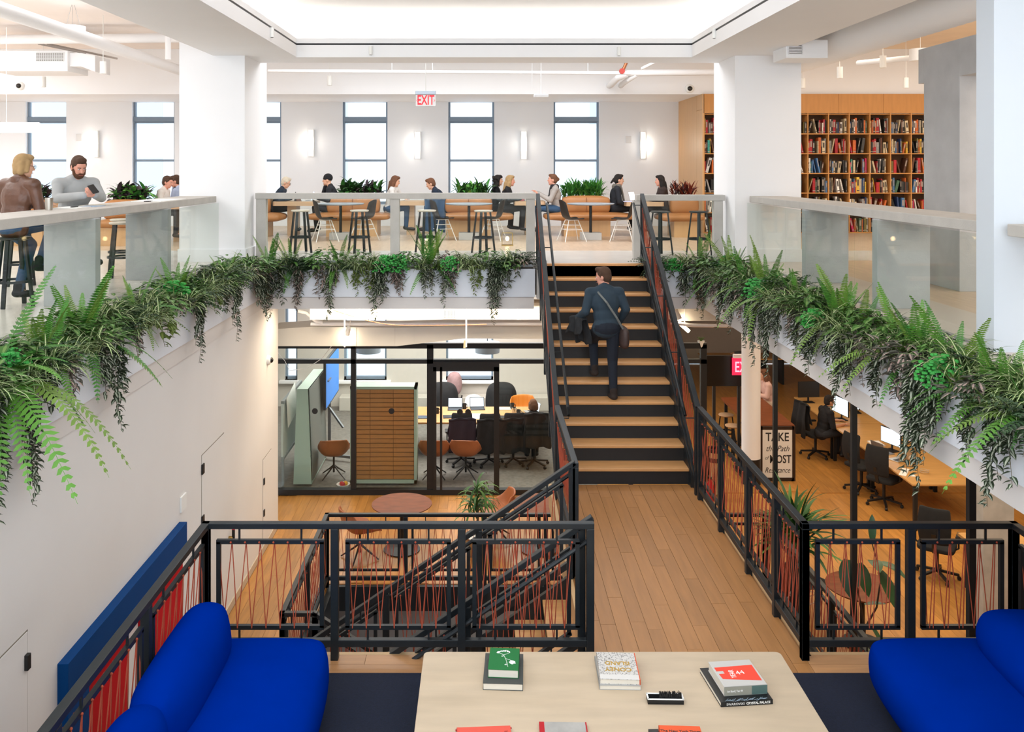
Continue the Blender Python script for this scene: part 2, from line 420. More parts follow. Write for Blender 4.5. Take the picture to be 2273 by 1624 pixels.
# meeting room carpet, ceiling of lower storey is the slab above
mb = MB(); mb.box(-8, 2.2, 16.9, 23, LL-.3, LL); struct('floor_meeting_room', mb, mat('grey_carpet', '75726c', .95, var=.25, scale=14, bump=.4, bscale=200))
mb = MB(); mb.box(2.2, 14, 16.9, 28, LL-.3, LL-.015); struct('floor_office_back', mb, oakL)
planks(bpy.data.objects['floor_office_back'], [(4.15, 9.2, 16.9, 21)], LL-.015, .22, 2.4, oakL)
# facade across the street
fac = mat('facade_stone', 'f2f4f8', .9, var=.05, scale=.7)
FB = thing('office_building', 'pale stone office building across the street seen through the windows', 'building', (0, 38, -12))
mb = MB(); mb.box(-40, 40, 38, 39, -12, 22); mb.build('wall', fac, FB, world=True)
fw = mat('facade_window', 'c6d3df', .3)
k = 0
for i in range(-8, 9):
    for j in range(-2, 3):
        x = i*3.9+.6; z = j*3.6-.3
        mb = MB(); mb.box(x, x+1.5, 37.95, 38.02, z, z+2.2); w = mb.build('window', fw, FB, world=True)
        mb = MB(); mb.box(x-.12, x+1.62, 37.86, 37.95, z-.16, z); mb.build('sill', fac, w, world=False)
# ================================================================== RAILINGS, STAIRS
def railing(label, a, b, posts, base_h=1.07, cords=7, cross=False, panels=None, bottom=True, post_w=.06, gap=.1, foot=0., lo=.25, hi=.92, hand=None, cordgap=None, nodrop=()):
    """steel guard from a to b (points on the walking line): posts, rails, hung frames laced with cord"""
    a, b = Vector(a), Vector(b); d = b-a; L = math.hypot(d.x, d.y); u = d/L   # u: per metre of plan length (sloped)
    up = Vector((0, 0, 1)); hz = Vector((d.x, d.y, 0)).normalized(); nrm = hz.cross(up)
    r = thing('railing', label, 'railing', tuple(a))
    def at(t, h): return a+u*t+up*h
    q = MB(); q.bar(at(-.03, base_h-.022), at(L+.03, base_h-.022), .06, .045); q.build('top_rail', steel, r, world=True, bevel=.004)
    if bottom:
        q = MB(); q.bar(at(0, .13), at(L, .13), .05, .055); q.build('bottom_rail', steel, r, world=True, bevel=.004)
    ts = [t*L for t in posts]
    for i, t in enumerate(ts):
        q = MB(); q.box(-post_w/2, post_w/2, -post_w/2, post_w/2, -foot, base_h-.045)
        o = q.build('post', steel, r, bevel=.004); o.location = at(t, 0)-a
    for i in range(len(ts)-1):
        if i in nodrop: continue
        t0, t1 = ts[i]+gap, ts[i+1]-gap
        if t1-t0 < .12: continue
        q = MB(); w = .032
        for h in (lo, hi): q.bar(at(t0-w/2, h), at(t1+w/2, h), w, w)
        for t in (t0, t1): q.bar(at(t, lo), at(t, hi), w, w)
        for t in (t0+.2*(t1-t0), t1-.2*(t1-t0)):
            q.bar(at(t, hi), at(t, base_h-.04), .014, .014); q.bar(at(t, .15), at(t, lo), .014, .014)
        q.build('panel_frame', steel, r, world=True)
        n = cords if cordgap is None else max(3, int((t1-t0)/cordgap))
        pts = []; q = MB(); s = (t1-t0-w)/n
        off = nrm*.02
        for k in range(n):
            tb, tt, tb2 = t0+w/2+s*(k+.22), t0+w/2+s*(k+.75), t0+w/2+s*(k+1.22)
            tb = min(tb, t1); tb2 = min(tb2, t1-.005)
            sg = -1
            if k == 0: q.tube([at(t0+.01, hi-.12), at(tb, lo)-off], .0042, 5)
            q.tube([at(tb, lo)-off*sg, at(tt, hi)+off*sg], .0042, 5)
            if k < n-1: q.tube([at(tt, hi)-off, at(t0+w/2+s*(k+1.22), lo)+off], .0042, 5)
            q.ell(at(tt, hi)+off, (.009, .009, .009), 6, 4); q.ell(at(tt, hi)-off, (.009, .009, .009), 6, 4)
            if cross: q.tube([at(tb+s*.25, lo)+off, at(tt+.01, hi)-off], .0042, 5)
        q.build('cord', cordm, r, world=True)
    if hand:
        q = MB(); hs = nrm*hand
        q.tube([at(.1, .93)+hs, at(.0, .93)+hs, at(0, .93)+hs, at(L, .93)+hs], .019, 8)
        for t in [t*L for t in posts]: q.tube([at(t, .90), at(t, .90)+hs, at(t, .93)+hs], .008, 5)
        q.build('handrail', steel, r, world=True, smooth=True)
    return r
# platform guards (z=-2.35)
railing('black front guard rail of the seating platform between sofa and walkway with three corded frames', (-2.17, 7.06, ML), (.84, 7.06, ML), [0, .3355, .6655, 1], foot=0)
railing('black guard rail behind the left blue sofa running along the platform edge', (-2.17, 7.06, ML), (-2.17, 3.3, ML), [0, .333, .666, 1], cords=8)
railing('black guard rail behind the right blue sofa end with two corded frames', (2.52, 7.06, ML), (4.16, 7.06, ML), [0, .505, 1], cords=5, cross=True)
railing('black guard rail along the far right platform side behind the right sofa', (4.16, 7.06, ML), (4.16, 4.0, ML), [0, .4, .8, 1], cords=5)
railing('black guard rail on the right side of the wooden walkway below the stair', (2.52, 10.45, ML), (2.52, 7.06, ML), [0, .27, .56, .80, 1], cords=6, foot=.25, gap=.07)
railing('short black guard rail on the left of the walkway with dense orange cords', (.87, 8.5, ML), (.87, 10.5, ML), [0, 1], cords=9, foot=.25)
# main stair up to the gallery
TR, RI, Y0 = .28, 2.35/12, 10.95
st = thing('staircase', 'straight staircase with oak treads and black risers climbing to the upper floor', 'staircase', (1.68, Y0, ML))
for i in range(12):
    q = MB(); q.box(.98, 2.50, Y0+TR*i, Y0+TR*i+.02, ML+RI*i, ML+RI*(i+1)-.035); q.build('riser', black, st, world=True)
    if i < 11:
        q = MB(); q.box(.98, 2.50, Y0+TR*i-.025, Y0+TR*(i+1)+.02, ML+RI*(i+1)-.035, ML+RI*(i+1)); q.build('tread', tread_m, st, world=True, bevel=.006)
    else:
        q = MB(); q.box(.98, 2.50, Y0+TR*i-.025, Y0+TR*i+.05, -.035, .002); q.build('tread', tread_m, st, world=True, bevel=.006)
slope = RI/TR
for x0, x1 in ((.90, .98), (2.50, 2.56)):
    q = MB(); q.prism([(Y0-.12, ML-.02), (Y0+.25, ML-.02), (14.05, -.5), (14.05, .06), (13.9, .06), (Y0-.12, ML+.16)], x0, x1, 'x')
    q.build('stringer', steel, st, world=True)
yA, yB = Y0-.35, 14.25
for x, lab, hd in ((.87, 'black sloping guard rail on the left side of the main staircase', .14), (2.52, 'black sloping guard rail on the right side of the main staircase', -.14)):
    railing(lab, (x, 10.6, ML), (x, 14.25, ML+(14.25-10.6)*2.35/3.65), [0, .25, .5, .75, 1], cords=6, hand=hd, bottom=True, gap=.06, foot=.18)
# flight from the platform down to the lower floor (to the left)
def flight(label, x0, sgn, y0, y1, ztop, n, ri, tr, tm=tread_m):
    s = thing('staircase', label, 'staircase', (x0, (y0+y1)/2, ztop-n*ri))
    for i in range(n):
        z = ztop-ri*(i+1); xa0, xb0 = x0+sgn*tr*i, x0+sgn*tr*(i+1)
        if i < n-1:
            q = MB(); q.box(min(xa0, xb0)-.02, max(xa0, xb0)+.02, y0, y1, z-.035, z); q.build('tread', tm, s, world=True, bevel=.005)
        q = MB(); q.box(xa0-.01, xa0+.01, y0, y1, z, z+ri-.035); q.build('riser', black, s, world=True)
    xe = x0+sgn*tr*n
    for yy in (y0-.05, y1):
        q = MB(); pl = [(x0, ztop-.3), (xe, ztop-ri*n-.22), (xe, ztop-ri*n+.08), (x0, ztop+.05)]
        if sgn < 0: pl = pl[::-1]
        q.prism(pl, yy, yy+.05, 'y'); q.build('stringer', steel, s, world=True)
    return s
flight('lower staircase with oak treads going down left from the walkway', .84, -1, 7.12, 8.42, ML, 12, 2.25/12, .265)
railing('sloping black guard rail on the far side of the lower staircase', (.84, 8.5, ML), (-1.9, 8.5, ML-2.74*.68), [0, .32, .64, .97], cords=8, hand=.09, foot=.1)
railing('sloping black guard rail on the near side of the lower staircase behind the platform rail', (.84, 7.16, ML), (-2.0, 7.16, ML-2.84*.68), [.02, .34, .67, .98], cords=8, hand=-.09, foot=.1)
# guards around the lower opening (z=-4.6)
railing('black guard rail at the back of the lower stair opening before the round tables', (-2.27, 13.1, LL), (4.1, 13.1, LL), [0, .18, .36, .50, .68, .84, 1], cords=8)
railing('black guard rail on the left of the lower stair opening beside the white wall', (-2.27, 10.2, LL), (-2.27, 13.1, LL), [0, .5, 1], cords=12)
railing('black guard rail on the right of the lower stair opening under the plants', (4.1, 13.1, LL), (4.1, 9.3, LL), [0, .33, .66, 1], cords=10)
railing('short black rail returning from the opening to the basement stair', (-2.27, 10.2, LL), (-1.9, 10.2, LL), [0, 1], cords=3, gap=.05)
railing('sloping black guard rail of the basement stair going down right', (-1.9, 10.2, LL), (1.1, 10.2, LL-3*.66), [0, .33, .66, 1], cords=9)
flight('basement staircase with oak treads going down right below the lower floor', -2.1, 1, 8.7, 10.1, LL, 12, 2.1/12, .27)
railing('black guard rail deep in the stairwell seen through the front rail', (-1.2, 12.6, -6.75), (2.6, 12.6, -6.75), [0, .25, .5, .75, 1], cords=12)
mb = MB(); mb.box(-1.4, 3.2, 11.2, 12.7, -7.0, -6.75); struct('floor_stair_landing', mb, mat('grey_landing', '77787a', .7, var=.05))
# ------------------------------------------------------------------ gallery counters and guards
def coping(name, label, boxes, posts, loc):
    t = thing(name, label, 'railing' if name == 'balustrade' else 'counter', loc)
    q = MB(); q.box(*boxes); q.build('coping' if name == 'balustrade' else 'countertop', conc_rail, t, world=True, bevel=.006)
    for p in posts:
        q = MB(); q.box(*p); q.build('post' if name == 'balustrade' else 'support_panel', conc if name != 'balustrade' else conc_rail, t, world=True, bevel=.005)
    return t
t = coping('balustrade', 'pale concrete topped glass balustrade left of the stair head', (xa(569, 14.8), xa(1189, 14.8), 14.72, 14.9, za(441, 14.8), za(428, 14.8)),
       [(xa(a, 14.8), xa(b, 14.8), 14.74, 14.88, 0, za(441, 14.8)) for a, b in ((570, 592), (867, 887), (1168, 1187))], (-1.4, 14.8, 0))
for a, b in ((592, 867), (887, 1168)):
    q = MB(); q.box(xa(a, 14.8), xa(b, 14.8), 14.80, 14.812, 0.0, za(441, 14.8)); q.build('glass_pane', glass_m, t, world=True)
t = coping('balustrade', 'pale concrete topped glass balustrade right of the stair head', (xa(1411, 14.8), xa(1607, 14.8), 14.72, 14.9, za(445, 14.8), za(432, 14.8)),
       [(xa(a, 14.8), xa(b, 14.8), 14.74, 14.88, 0, za(445, 14.8)) for a, b in ((1405, 1424), (1583, 1603))], (3.2, 14.8, 0))
q = MB(); q.box(xa(1424, 14.8), xa(1583, 14.8), 14.80, 14.812, 0, za(445, 14.8)); q.build('glass_pane', glass_m, t, world=True)
def counter(sx, label, ys, y0, y1):
    t = thing('counter', label, 'counter', (sx*4.5, (y0+y1)/2, 0))
    xs_ = sorted((sx*4.2, sx*4.78))
    q = MB(); q.box(*xs_, y0, y1, .95, 1.045); q.build('countertop', conc_rail, t, world=True, bevel=.006)
    xp = sorted((sx*4.1+sx*.08, sx*4.74))
    for y in ys:
        q = MB(); q.box(*xp, y, y+.13, 0, .95); q.build('support_panel', conc, t, world=True, bevel=.004)
    return t
counter(-1, 'long concrete bar counter on the left gallery with slab legs', [5.6, 9.72, 11.95], 3.4, 14.2)
counter(1, 'long concrete counter on the right gallery before the bookcase', [9.55, 11.68], 7.62, 14.2)
q = MB(); q.box(4.2, 4.78, 3.0, 7.22, .95, 1.045); tag(q.build('counter', conc_rail, bevel=.006), 'end of a concrete counter continuing beyond the slim white post', 'counter')
for sx, nm, segs in ((-1, 'left', [(3.5, 8.1), (8.12, 12.1), (12.12, 14.2)]), (1, 'right', [(7.6, 10.1), (10.12, 12.4), (12.42, 14.2)])):
    g = thing('glass_guard', 'clear frameless glass guard standing along the %s gallery edge' % nm, 'glass guard', (sx*4.17, 9, 0))
    for a, b in segs:
        q = MB(); q.box(sx*4.17-.006, sx*4.17+.006, a, b, 0.02, .94); q.build('glass_pane', glass_m, g, world=True)
    q = MB(); q.box(sx*4.17-.02, sx*4.17+.02, segs[0][0], 14.2, 0, .02); q.build('base_channel', mat('grey_channel', '8f8f8c', .5), g, world=True)
# ------------------------------------------------------------------ glass wall of the meeting room
GY = 16.83
gw = thing('glass_partition', 'black framed glass wall of the meeting room with sliding door', 'glass wall', (-1.2, GY, LL))
gx0, gx1 = xa(600, GY), xa(1568, GY); zt = za(764, GY); zh = za(801, GY)
def fr(name, x0, x1, z0, z1, d=.05):
    q = MB(); q.box(x0, x1, GY-d, GY+d, z0, z1); return q.build(name, black, gw, world=True)
fr('head_rail', gx0, gx1, zt-.07, zt+.03); fr('transom', gx0, gx1, zh-.04, zh+.04); fr('floor_track', gx0, gx1, LL, LL+.1, .07)
for px, w in ((785, 11), (955, 14), (1237, 8), (612, 8), (1561, 13), (1400, 9)): fr('mullion', xa(px-w/2, GY), xa(px+w/2, GY), LL, zt)
for a, b, z0, z1 in ((616, 779, LL+.1, zh), (791, 948, LL+.1, zh), (1108, 1233, LL+.1, zh), (616, 779, zh, zt), (791, 948, zh, zt), (962, 1233, zh, zt), (1241, 1395, LL+.1, zh), (1404, 1555, LL+.1, zh), (1241, 1395, zh, zt), (1404, 1555, zh, zt)):
    q = MB(); q.box(xa(a, GY), xa(b, GY), GY-.006, GY+.006, z0, z1); q.build('glass_pane', glass_m, gw, world=True)
dr = MB(); a, b = xa(962, GY), xa(1108, GY); zd = za(812, GY)
q = MB()
for x0, x1 in ((a, a+.06), (b-.1, b)): q.box(x0, x1, GY-.09, GY-.05, LL+.1, zd)
q.box(a, b, GY-.09, GY-.05, zd-.08, zh); q.box(xa(977, GY), xa(982, GY), GY-.09, GY-.05, LL+.1, zd)
d_ = q.build('sliding_door', black, gw, world=True)
q = MB(); q.box(a+.06, b-.1, GY-.075, GY-.065, LL+.1, zd-.08); q.build('glass_pane', glass_m, d_, world=True).matrix_parent_inverse = Matrix.Translation(-gw.location)
q = MB(); q.box(xa(1099, GY), xa(1103, GY), GY-.14, GY-.09, za(992, GY), za(978, GY)); q.build('door_handle', mat('brushed_steel', 'b8b8b8', .3, metal=1), d_).matrix_parent_inverse = Matrix.Translation(-gw.location)
for px, py in ((699, 912), (869, 912), (1021, 914), (1039, 914)):
    q = MB(); c = P(px, py, GY-.012)
    n = 20; q.lathe([(0, 0), (.055, 0), (.055, .004), (0, .004)], n)
    o = q.build('dot_sticker', black, gw); o.rotation_euler = (PI/2, 0, 0); o.location = c-gw.location
# ================================================================== PLATFORM FURNITURE
blue = mat('cobalt_fabric', '00278c', .9, var=.05, scale=3, bump=.12, bscale=400, spec=.0)
def soft(name, mats, x0, x1, y0, y1, z0, z1, r, parent, puff=.02, world=True, n=7, lean=0.):
    """a padded block: grid box pushed out into a rounded, slightly puffed form"""
    q = MB(); cx, cy, cz = (x0+x1)/2, (y0+y1)/2, (z0+z1)/2; h = Vector(((x1-x0)/2, (y1-y0)/2, (z1-z0)/2))
    idx = {}; k = n
    def vert(i, j, l):
        key = (i, j, l)
        if key in idx: return idx[key]
        p = Vector(((i/k*2-1)*h.x, (j/k*2-1)*h.y, (l/k*2-1)*h.z))
        rr = min(r, h.x*.98, h.y*.98, h.z*.98)
        c = Vector([max(-(h[a]-rr), min(h[a]-rr, p[a])) for a in range(3)])
        e = p-c
        if e.length > 1e-6: p = c+e*(rr/max(rr, e.length))
        s = Vector([p[a]/h[a] for a in range(3)])
        b = Vector(((1-s.y**2)*(1-s.z**2)*s.x, (1-s.x**2)*(1-s.z**2)*s.y, (1-s.x**2)*(1-s.y**2)*s.z))*puff
        p = p+b
        p.x += lean*(p.z/h.z)
        idx[key] = len(q.v); q.v.append((p.x+cx, p.y+cy, p.z+cz)); q.c.append((1, 1, 1)); return idx[key]
    # uneven grid: finer near the edges
    for a in range(3):
        for side in (0, k):
            for i in range(k):
                for j in range(k):
                    def g(u, v):
                        t = [0, 0, 0]; t[a] = side; t[(a+1) % 3] = u; t[(a+2) % 3] = v; return vert(*t)
                    f = (g(i, j), g(i+1, j), g(i+1, j+1), g(i, j+1))
                    q.f.append(f if side else f[::-1]); q.m.append(0)
    o = q.build(name, mats, parent, world=world, smooth=True, sharp=180)
    sb = o.modifiers.new('sub', 'SUBSURF'); sb.levels = sb.render_levels = 2
    return o
s = thing('sofa', 'cobalt blue upholstered sofa beside the left guard rail, back to the white wall', 'sofa', (-1.6, 5.3, ML))
soft('seat', blue, -2.06, -1.08, 3.9, 6.66, ML+.05, -1.90, .17, s, .03)
soft('backrest', blue, -2.10, -1.78, 5.22, 6.52, -2.0, -1.58, .15, s, .03, lean=-.03)
soft('backrest', blue, -2.10, -1.80, 3.9, 5.30, -2.0, -1.59, .15, s, .04, lean=-.03)
q = MB(); q.box(-1.98, -1.2, 4.1, 6.45, ML, ML+.08); q.build('plinth', black, s, world=True)
s = thing('sofa', 'cobalt blue upholstered sofa on the right before the two framed rail panels', 'sofa', (3.4, 5.3, ML))
soft('seat', blue, 2.75, 4.0, 3.9, 6.66, ML+.05, -1.90, .17, s, .03)
soft('backrest', blue, 3.46, 4.05, 3.9, 6.5, -2.0, -1.60, .2, s, .03, lean=.03)
q = MB(); q.box(2.9, 3.95, 4.1, 6.45, ML, ML+.08); q.build('plinth', black, s, world=True)
rug = mat('navy_rug', '0f1a31', .98, var=.28, scale=60, bump=.8, bscale=220)
q = MB(); q.box(-1.75, 3.6, 3.2, 6.84, ML+.001, ML+.013); tag(q.build('rug', rug), 'dark navy wool rug lying under the coffee table between the blue sofas', 'rug')
ply = mat('birch_plywood', 'c3b096', .45, var=.09, scale=2.0, stretch=(1, 5, 1))
TZ = -1.95
t = thing('coffee_table', 'large pale birch plywood coffee table between the blue sofas', 'table', (.85, 5.2, ML))
def rrect(x0, x1, y0, y1, r, n=5):
    p = []
    for cx, cy, a in ((x1-r, y0+r, -90), (x1-r, y1-r, 0), (x0+r, y1-r, 90), (x0+r, y0+r, 180)):
        p += [(cx+r*math.cos(math.radians(a+90*i/n)), cy+r*math.sin(math.radians(a+90*i/n))) for i in range(n+1)]
    return p
q = MB(); q.prism(rrect(-.42, 2.115, 3.9, 6.42, .04), TZ-.04, TZ); q.build('tabletop', ply, t, world=True, bevel=.003)
for x in (-.25, 1.9):
    q = MB(); q.box(x, x+.04, 4.1, 6.2, ML+.013, TZ-.04); q.build('leg', ply, t, world=True)
# ------------------------------------------------------------------ lettering
def text(s, size, loc, rot, m, parent, align='CENTER', sx=1., name='lettering', ext=.0006, shear=0., bold=0.):
    c = bpy.data.curves.new(name, 'FONT'); c.body = s; c.size = size; c.align_x = align; c.align_y = 'CENTER'; c.extrude = ext; c.shear = shear; c.offset = bold
    c.resolution_u = 3
    c.materials.append(m)
    o = bpy.data.objects.new(name, c); COL.objects.link(o)
    o.parent = parent; o.location = loc; o.rotation_euler = rot; o.scale = (sx, 1, 1)
    return o
page = mat('book_pages', 'e9e2d3', .9, var=.05, scale=30, stretch=(1, 1, 30))
def book(name, label, loc, rz, w, d, h, cover, spine='left', m2=None, group=None, cat='book'):
    """closed book lying flat: cover boards, spine, page block; local x = width, y = depth"""
    o = thing(name, label, cat, loc, rz, group)
    t_ = .003; q = MB()
    q.box(-w/2, w/2, -d/2, d/2, 0, t_); q.box(-w/2, w/2, -d/2, d/2, h-t_, h)
    if spine == 'left': q.box(-w/2, -w/2+t_, -d/2, d/2, 0, h)
    if spine == 'right': q.box(w/2-t_, w/2, -d/2, d/2, 0, h)
    if spine == 'front': q.box(-w/2, w/2, -d/2, -d/2+t_, 0, h)
    if spine == 'back': q.box(-w/2, w/2, d/2-t_, d/2, 0, h)
    q.build('cover', cover, o, bevel=.001)
    e = .004; q = MB(); q.box(-w/2+e, w/2-e, -d/2+e, d/2-e, t_, h-t_); q.build('page_block', page, o)
    return o
def tp(px, py, dz=0.):
    d = FPX*(EYE-TZ-dz)/(py-CY); return Vector((xa(px, d), d, TZ+dz))
gold = mat('gold_print', 'b8912f', .4, metal=.3); wht = mat('white_print', 'f2f2ee', .6); dk = mat('dark_print', '2a2a2a', .6)
b = book('book', 'dark grey book lying under the green cloth book on the table', tp(1118, 1497), -.05, .265, .37, .045, mat('charcoal_cover', '3c403f', .5), 'back')
b = book('book', 'green cloth book with a white flower print on top of a grey book', tp(1119, 1479, .045), -.07, .205, .275, .055, mat('green_cloth', '1c7038', .9, var=.06, scale=300), 'right')
q = MB(); zt_ = .0556
def stroke(pts, r): q.tube([(x, y, zt_) for x, y in pts], r, 4)
stroke([(.03, -.10), (.022, -.05), (.01, 0), (-.005, .045), (-.04, .075)], .0016); stroke([(.01, 0), (.04, -.015), (.06, -.03)], .0013); stroke([(.02, -.045), (.015, -.07)], .0012); stroke([(-.005, .045), (.03, .07)], .0013)
for x, y, a, l in ((-.04, .085, .3, .014), (-.025, .092, .5, .013), (-.01, .095, .8, .013), (.005, .097, 1.2, .013), (.02, .093, 1.5, .013), (.032, .085, 1.8, .012), (-.045, .07, -.2, .012), (.06, -.03, -.3, .019), (.05, -.05, -.9, .022), (.062, -.045, -.5, .022), (.015, -.075, 0, .010), (-.012, .03, .3, .01)):
    q.ell((x, y, zt_), (l, l*.5, .0008), 8, 4, R=Matrix.Rotation(a, 3, 'Z'))
q.build('flower_print', wht, b)
b = book('book', 'pale grey book under the crowd photograph book in mid table', tp(1370, 1497), -.03, .275, .36, .03, mat('pale_grey_cover', 'a9a9a6', .5), 'left')
cv = bpy.data.materials.new('crowd_photo_cover'); cv.use_nodes = True
N_, L_ = cv.node_tree.nodes, cv.node_tree.links; n_ = N_.new('ShaderNodeTexVoronoi'); n_.inputs['Scale'].default_value = 85; r_ = N_.new('ShaderNodeValToRGB')
r_.color_ramp.elements[0].position = .1; r_.color_ramp.elements[0].color = (.05, .05, .05, 1); r_.color_ramp.elements[1].position = .5; r_.color_ramp.elements[1].color = (.62, .6, .57, 1)
tc_ = N_.new('ShaderNodeTexCoord'); L_.new(tc_.outputs['Object'], n_.inputs['Vector']); L_.new(n_.outputs['Distance'], r_.inputs[0]); L_.new(r_.outputs[0], N_['Principled BSDF'].inputs[0])
b = book('book', 'book with a grey crowd photograph cover and gold title in mid table', tp(1371, 1488, .03), -.05, .265, .33, .035, cv, 'left')
text('CONEY', .062, (0, -.045, .0356), (0, 0, PI), gold, b, sx=.85, bold=.0015); text('ISLAND', .062, (0, .03, .0356), (0, 0, PI), gold, b, sx=.8, bold=.0015)
q = MB(); q.box(.128, .134, -.165, .165, .0, .036); q.build('spine_strip', mat('orange_strip', 'd9521f', .5), b)
q = MB(); q.box(-.13, .128, -.164, -.11, .0352, .0358); q.build('cover_band', mat('pale_band', 'd8d6d2', .6), b)
b = book('book', 'wide black book with white spine title under the grey and red book', tp(1632, 1526), .10, .345, .40, .03, mat('black_cover', '17191b', .4), 'front')
text('SWAROVSKI', .020, (-.075, -.2008, .015), (PI/2, 0, 0), wht, b, sx=1.1); text('CRYSTAL PALACE', .020, (.075, -.2008, .015), (PI/2, 0, 0), wht, b, bold=.0006)
q = MB()
for i in range(22):
    x = -.14+.012*i; q.tube([(x, -.19+.01*math.sin(i), .0304), (x+.03, -.175+.012*math.cos(i*1.7), .0304)], .0012, 4)
q.build('glass_print', mat('ice_print', '9fb4c4', .4), b)
b = book('book', 'pale grey paperback with a red cover shape lying on the black book', tp(1636, 1513, .03), .10, .29, .30, .06, mat('grey_card', 'c4c2bd', .6), 'front')
q = MB(); q.prism([(-.12, -.06), (.13, -.10), (.135, .085), (-.13, .075), (-.13, .03), (-.085, .03), (-.085, 0), (-.125, 0)][::-1], .0602, .0608); q.build('cover_shape', mat('coral_print', 'ee4630', .6), b)
text('YEAR', .05, (-.035, -.01, .0612), (0, 0, 1.5), wht, b, sx=.8); text('44', .06, (.02, .0, .0612), (0, 0, .12), wht, b)
q = MB(); q.box(.04, .145, -.1504, -.1498, .002, .058); q.build('spine_panel', mat('teal_panel', '54706b', .6), b)
q = MB(); q.box(-.145, .04, -.1504, -.1498, .002, .058); q.build('spine_panel', mat('putty_panel', '9d9c8e', .6), b)
text('Art Basel | Year 44', .018, (-.125, -.1512, .03), (PI/2, 0, 0), wht, b, 'LEFT', sx=.75, bold=.0004)
t = thing('desk_brush', 'black bristle brush in a white edged black tray on the table', 'brush', tp(1476, 1556), -.02)
q = MB(); q.box(-.115, .115, -.035, -.03, 0, .03); q.box(-.115, .115, .03, .035, 0, .03); q.box(-.115, -.11, -.03, .03, 0, .03); q.box(.11, .115, -.03, .03, 0, .03); q.box(-.115, .115, -.035, .035, 0, .006); q.build('tray', black, t)
q = MB()
for y in (-.0325, .0325): q.box(-.116, .116, y-.005, y+.005, .03, .034)
for x in (-.1125, .1125): q.box(x-.005, x+.005, -.035, .035, .03, .034)
q.build('tray_rim', wht, t)
q = MB(); q.box(-.035, .105, -.02, .02, .008, .035)
for i in range(160):
    x, y = -.034+random.random()*.138, -.02+random.random()*.04; q.tube([(x, y, .03), (x+random.uniform(-.004, .004), y+random.uniform(-.006, .006), .052+random.random()*.008)], .0022, 3)
q.build('bristles', black, t)
b = book('book', 'coral red notebook at the near edge of the table, left of the grey photo book', tp(1078, 1668), .06, .33, .42, .02, mat('coral_cover', 'dd5240', .6, var=.02), 'left')
text('FLANEUR', .03, (.135, .1, .0206), (0, 0, PI/2), mat('coral_dark', 'b03a2c', .6), b)
q = MB(); q.box(-.172, -.16, .195, .205, .006, .012); q.box(.155, .172, .19, .20, .012, .016); q.build('ribbon', mat('ribbon_red', 'b01524', .6), b)
b = book('book', 'grey photo book with a red spine at the near edge of the table', tp(1254, 1655), -.02, .29, .40, .02, mat('grey_photo_cover', 'a3a19c', .4, var=.35, scale=5), 'right')
q = MB(); q.box(-.146, -.115, -.2, .2, .0, .0206); q.box(.138, .146, -.2, .2, 0, .0206); q.build('spine_cloth', mat('red_cloth', 'b3121f', .8), b)
b = book('book', 'black book partly under the orange guide at the near table edge', tp(1500, 1668), .03, .25, .36, .025, mat('black_cover', '17191b', .4), 'left')
b = book('book', 'orange travel guide with a dark masthead at the near table edge', tp(1518, 1660, .025), -.05, .25, .34, .028, mat('orange_cover', 'e2541f', .5), 'left')
text('The New York Times', .027, (0, .115, .0286), (0, 0, 0), dk, b, bold=.0005); text('EXPLORER', .03, (0, .075, .0286), (0, 0, 0), mat('orange_deep', '8f2c0c', .5), b, bold=.0005)
# ------------------------------------------------------------------ left wall: blue and red boards, jib doors, fittings
XW = -3.48
yof = lambda px: XW*FPX/(px-CX)
t = thing('wall_board', 'long blue board with red lower panels fixed low on the left white wall', 'wall panel', (XW, 9, -3.0))
q = MB(); q.box(XW, XW+.09, yof(127), yof(398), -2.97, -2.56); q.build('blue_board', mat('royal_blue_paint', '003f7a', .6, var=.02, spec=.12), t, world=True, bevel=.003)
q = MB(); q.box(XW, XW+.09, yof(127), yof(175), -4.0, -2.97); q.build('blue_board', _M['royal_blue_paint'], t, world=True)
redp = mat('red_panel_paint', 'c01220', .6, var=.02, spec=.15)
for a, b_ in ((yof(306), yof(396)), (yof(176), yof(273))):
    q = MB(); q.box(XW, XW+.05, a, b_, LL+.1, -2.97); q.build('red_panel', redp, t, world=True)
def jib(name, y0, y1, z1, lab):
    d = bpy.data.objects.new(name, None); COL.objects.link(d); d.location = (XW, (y0+y1)/2, LL); d['kind'] = 'structure'
    q = MB(); g = .012; q.box(XW, XW+.006, y0+g, y1-g, LL+.02, z1-g); q.build('door_leaf', cream, d, world=True)
    q = MB(); q.box(XW, XW+.0015, y0, y0+g, LL, z1); q.box(XW, XW+.0015, y1-g, y1, LL, z1); q.box(XW, XW+.0015, y0, y1, z1-g, z1); q.build('door_gap', mat('shadow_gap', '8d8577', .9), d, world=True)
    return d
yof = lambda px: XW*FPX/(px-CX)
d1 = jib('door_1', yof(447), yof(497), za(1010, yof(447)), '')
for py in (1042, 1157):
    y = yof(447); q = MB(); q.box(XW, XW+.02, y-.01, y+.07, za(py+11, y), za(py-11, y)); q.build('hinge', black, d1, world=True)
d2 = jib('door_2', yof(583), yof(602), za(1020, yof(583)), '')
for py in (1069, 1139):
    y = yof(584); q = MB(); q.box(XW, XW+.02, y-.01, y+.05, za(py+7, y), za(py-7, y)); q.build('hinge', black, d2, world=True)
d3 = jib('door_3', 5.9, yof(61), za(1396, yof(61)), '')
y = yof(55); q = MB(); q.box(XW, XW+.035, y-.02, y+.03, za(1486, y), za(1452, y)); q.build('hinge', black, d3, world=True, bevel=.004)
y = yof(405); q = MB(); q.box(XW, XW+.02, y-.09, y+.09, za(1132, y), za(1098, y)); tag(q.build('switch_plate', wht, bevel=.003), 'white light switch plate on the left wall above the blue board', 'switch')
y = yof(508)
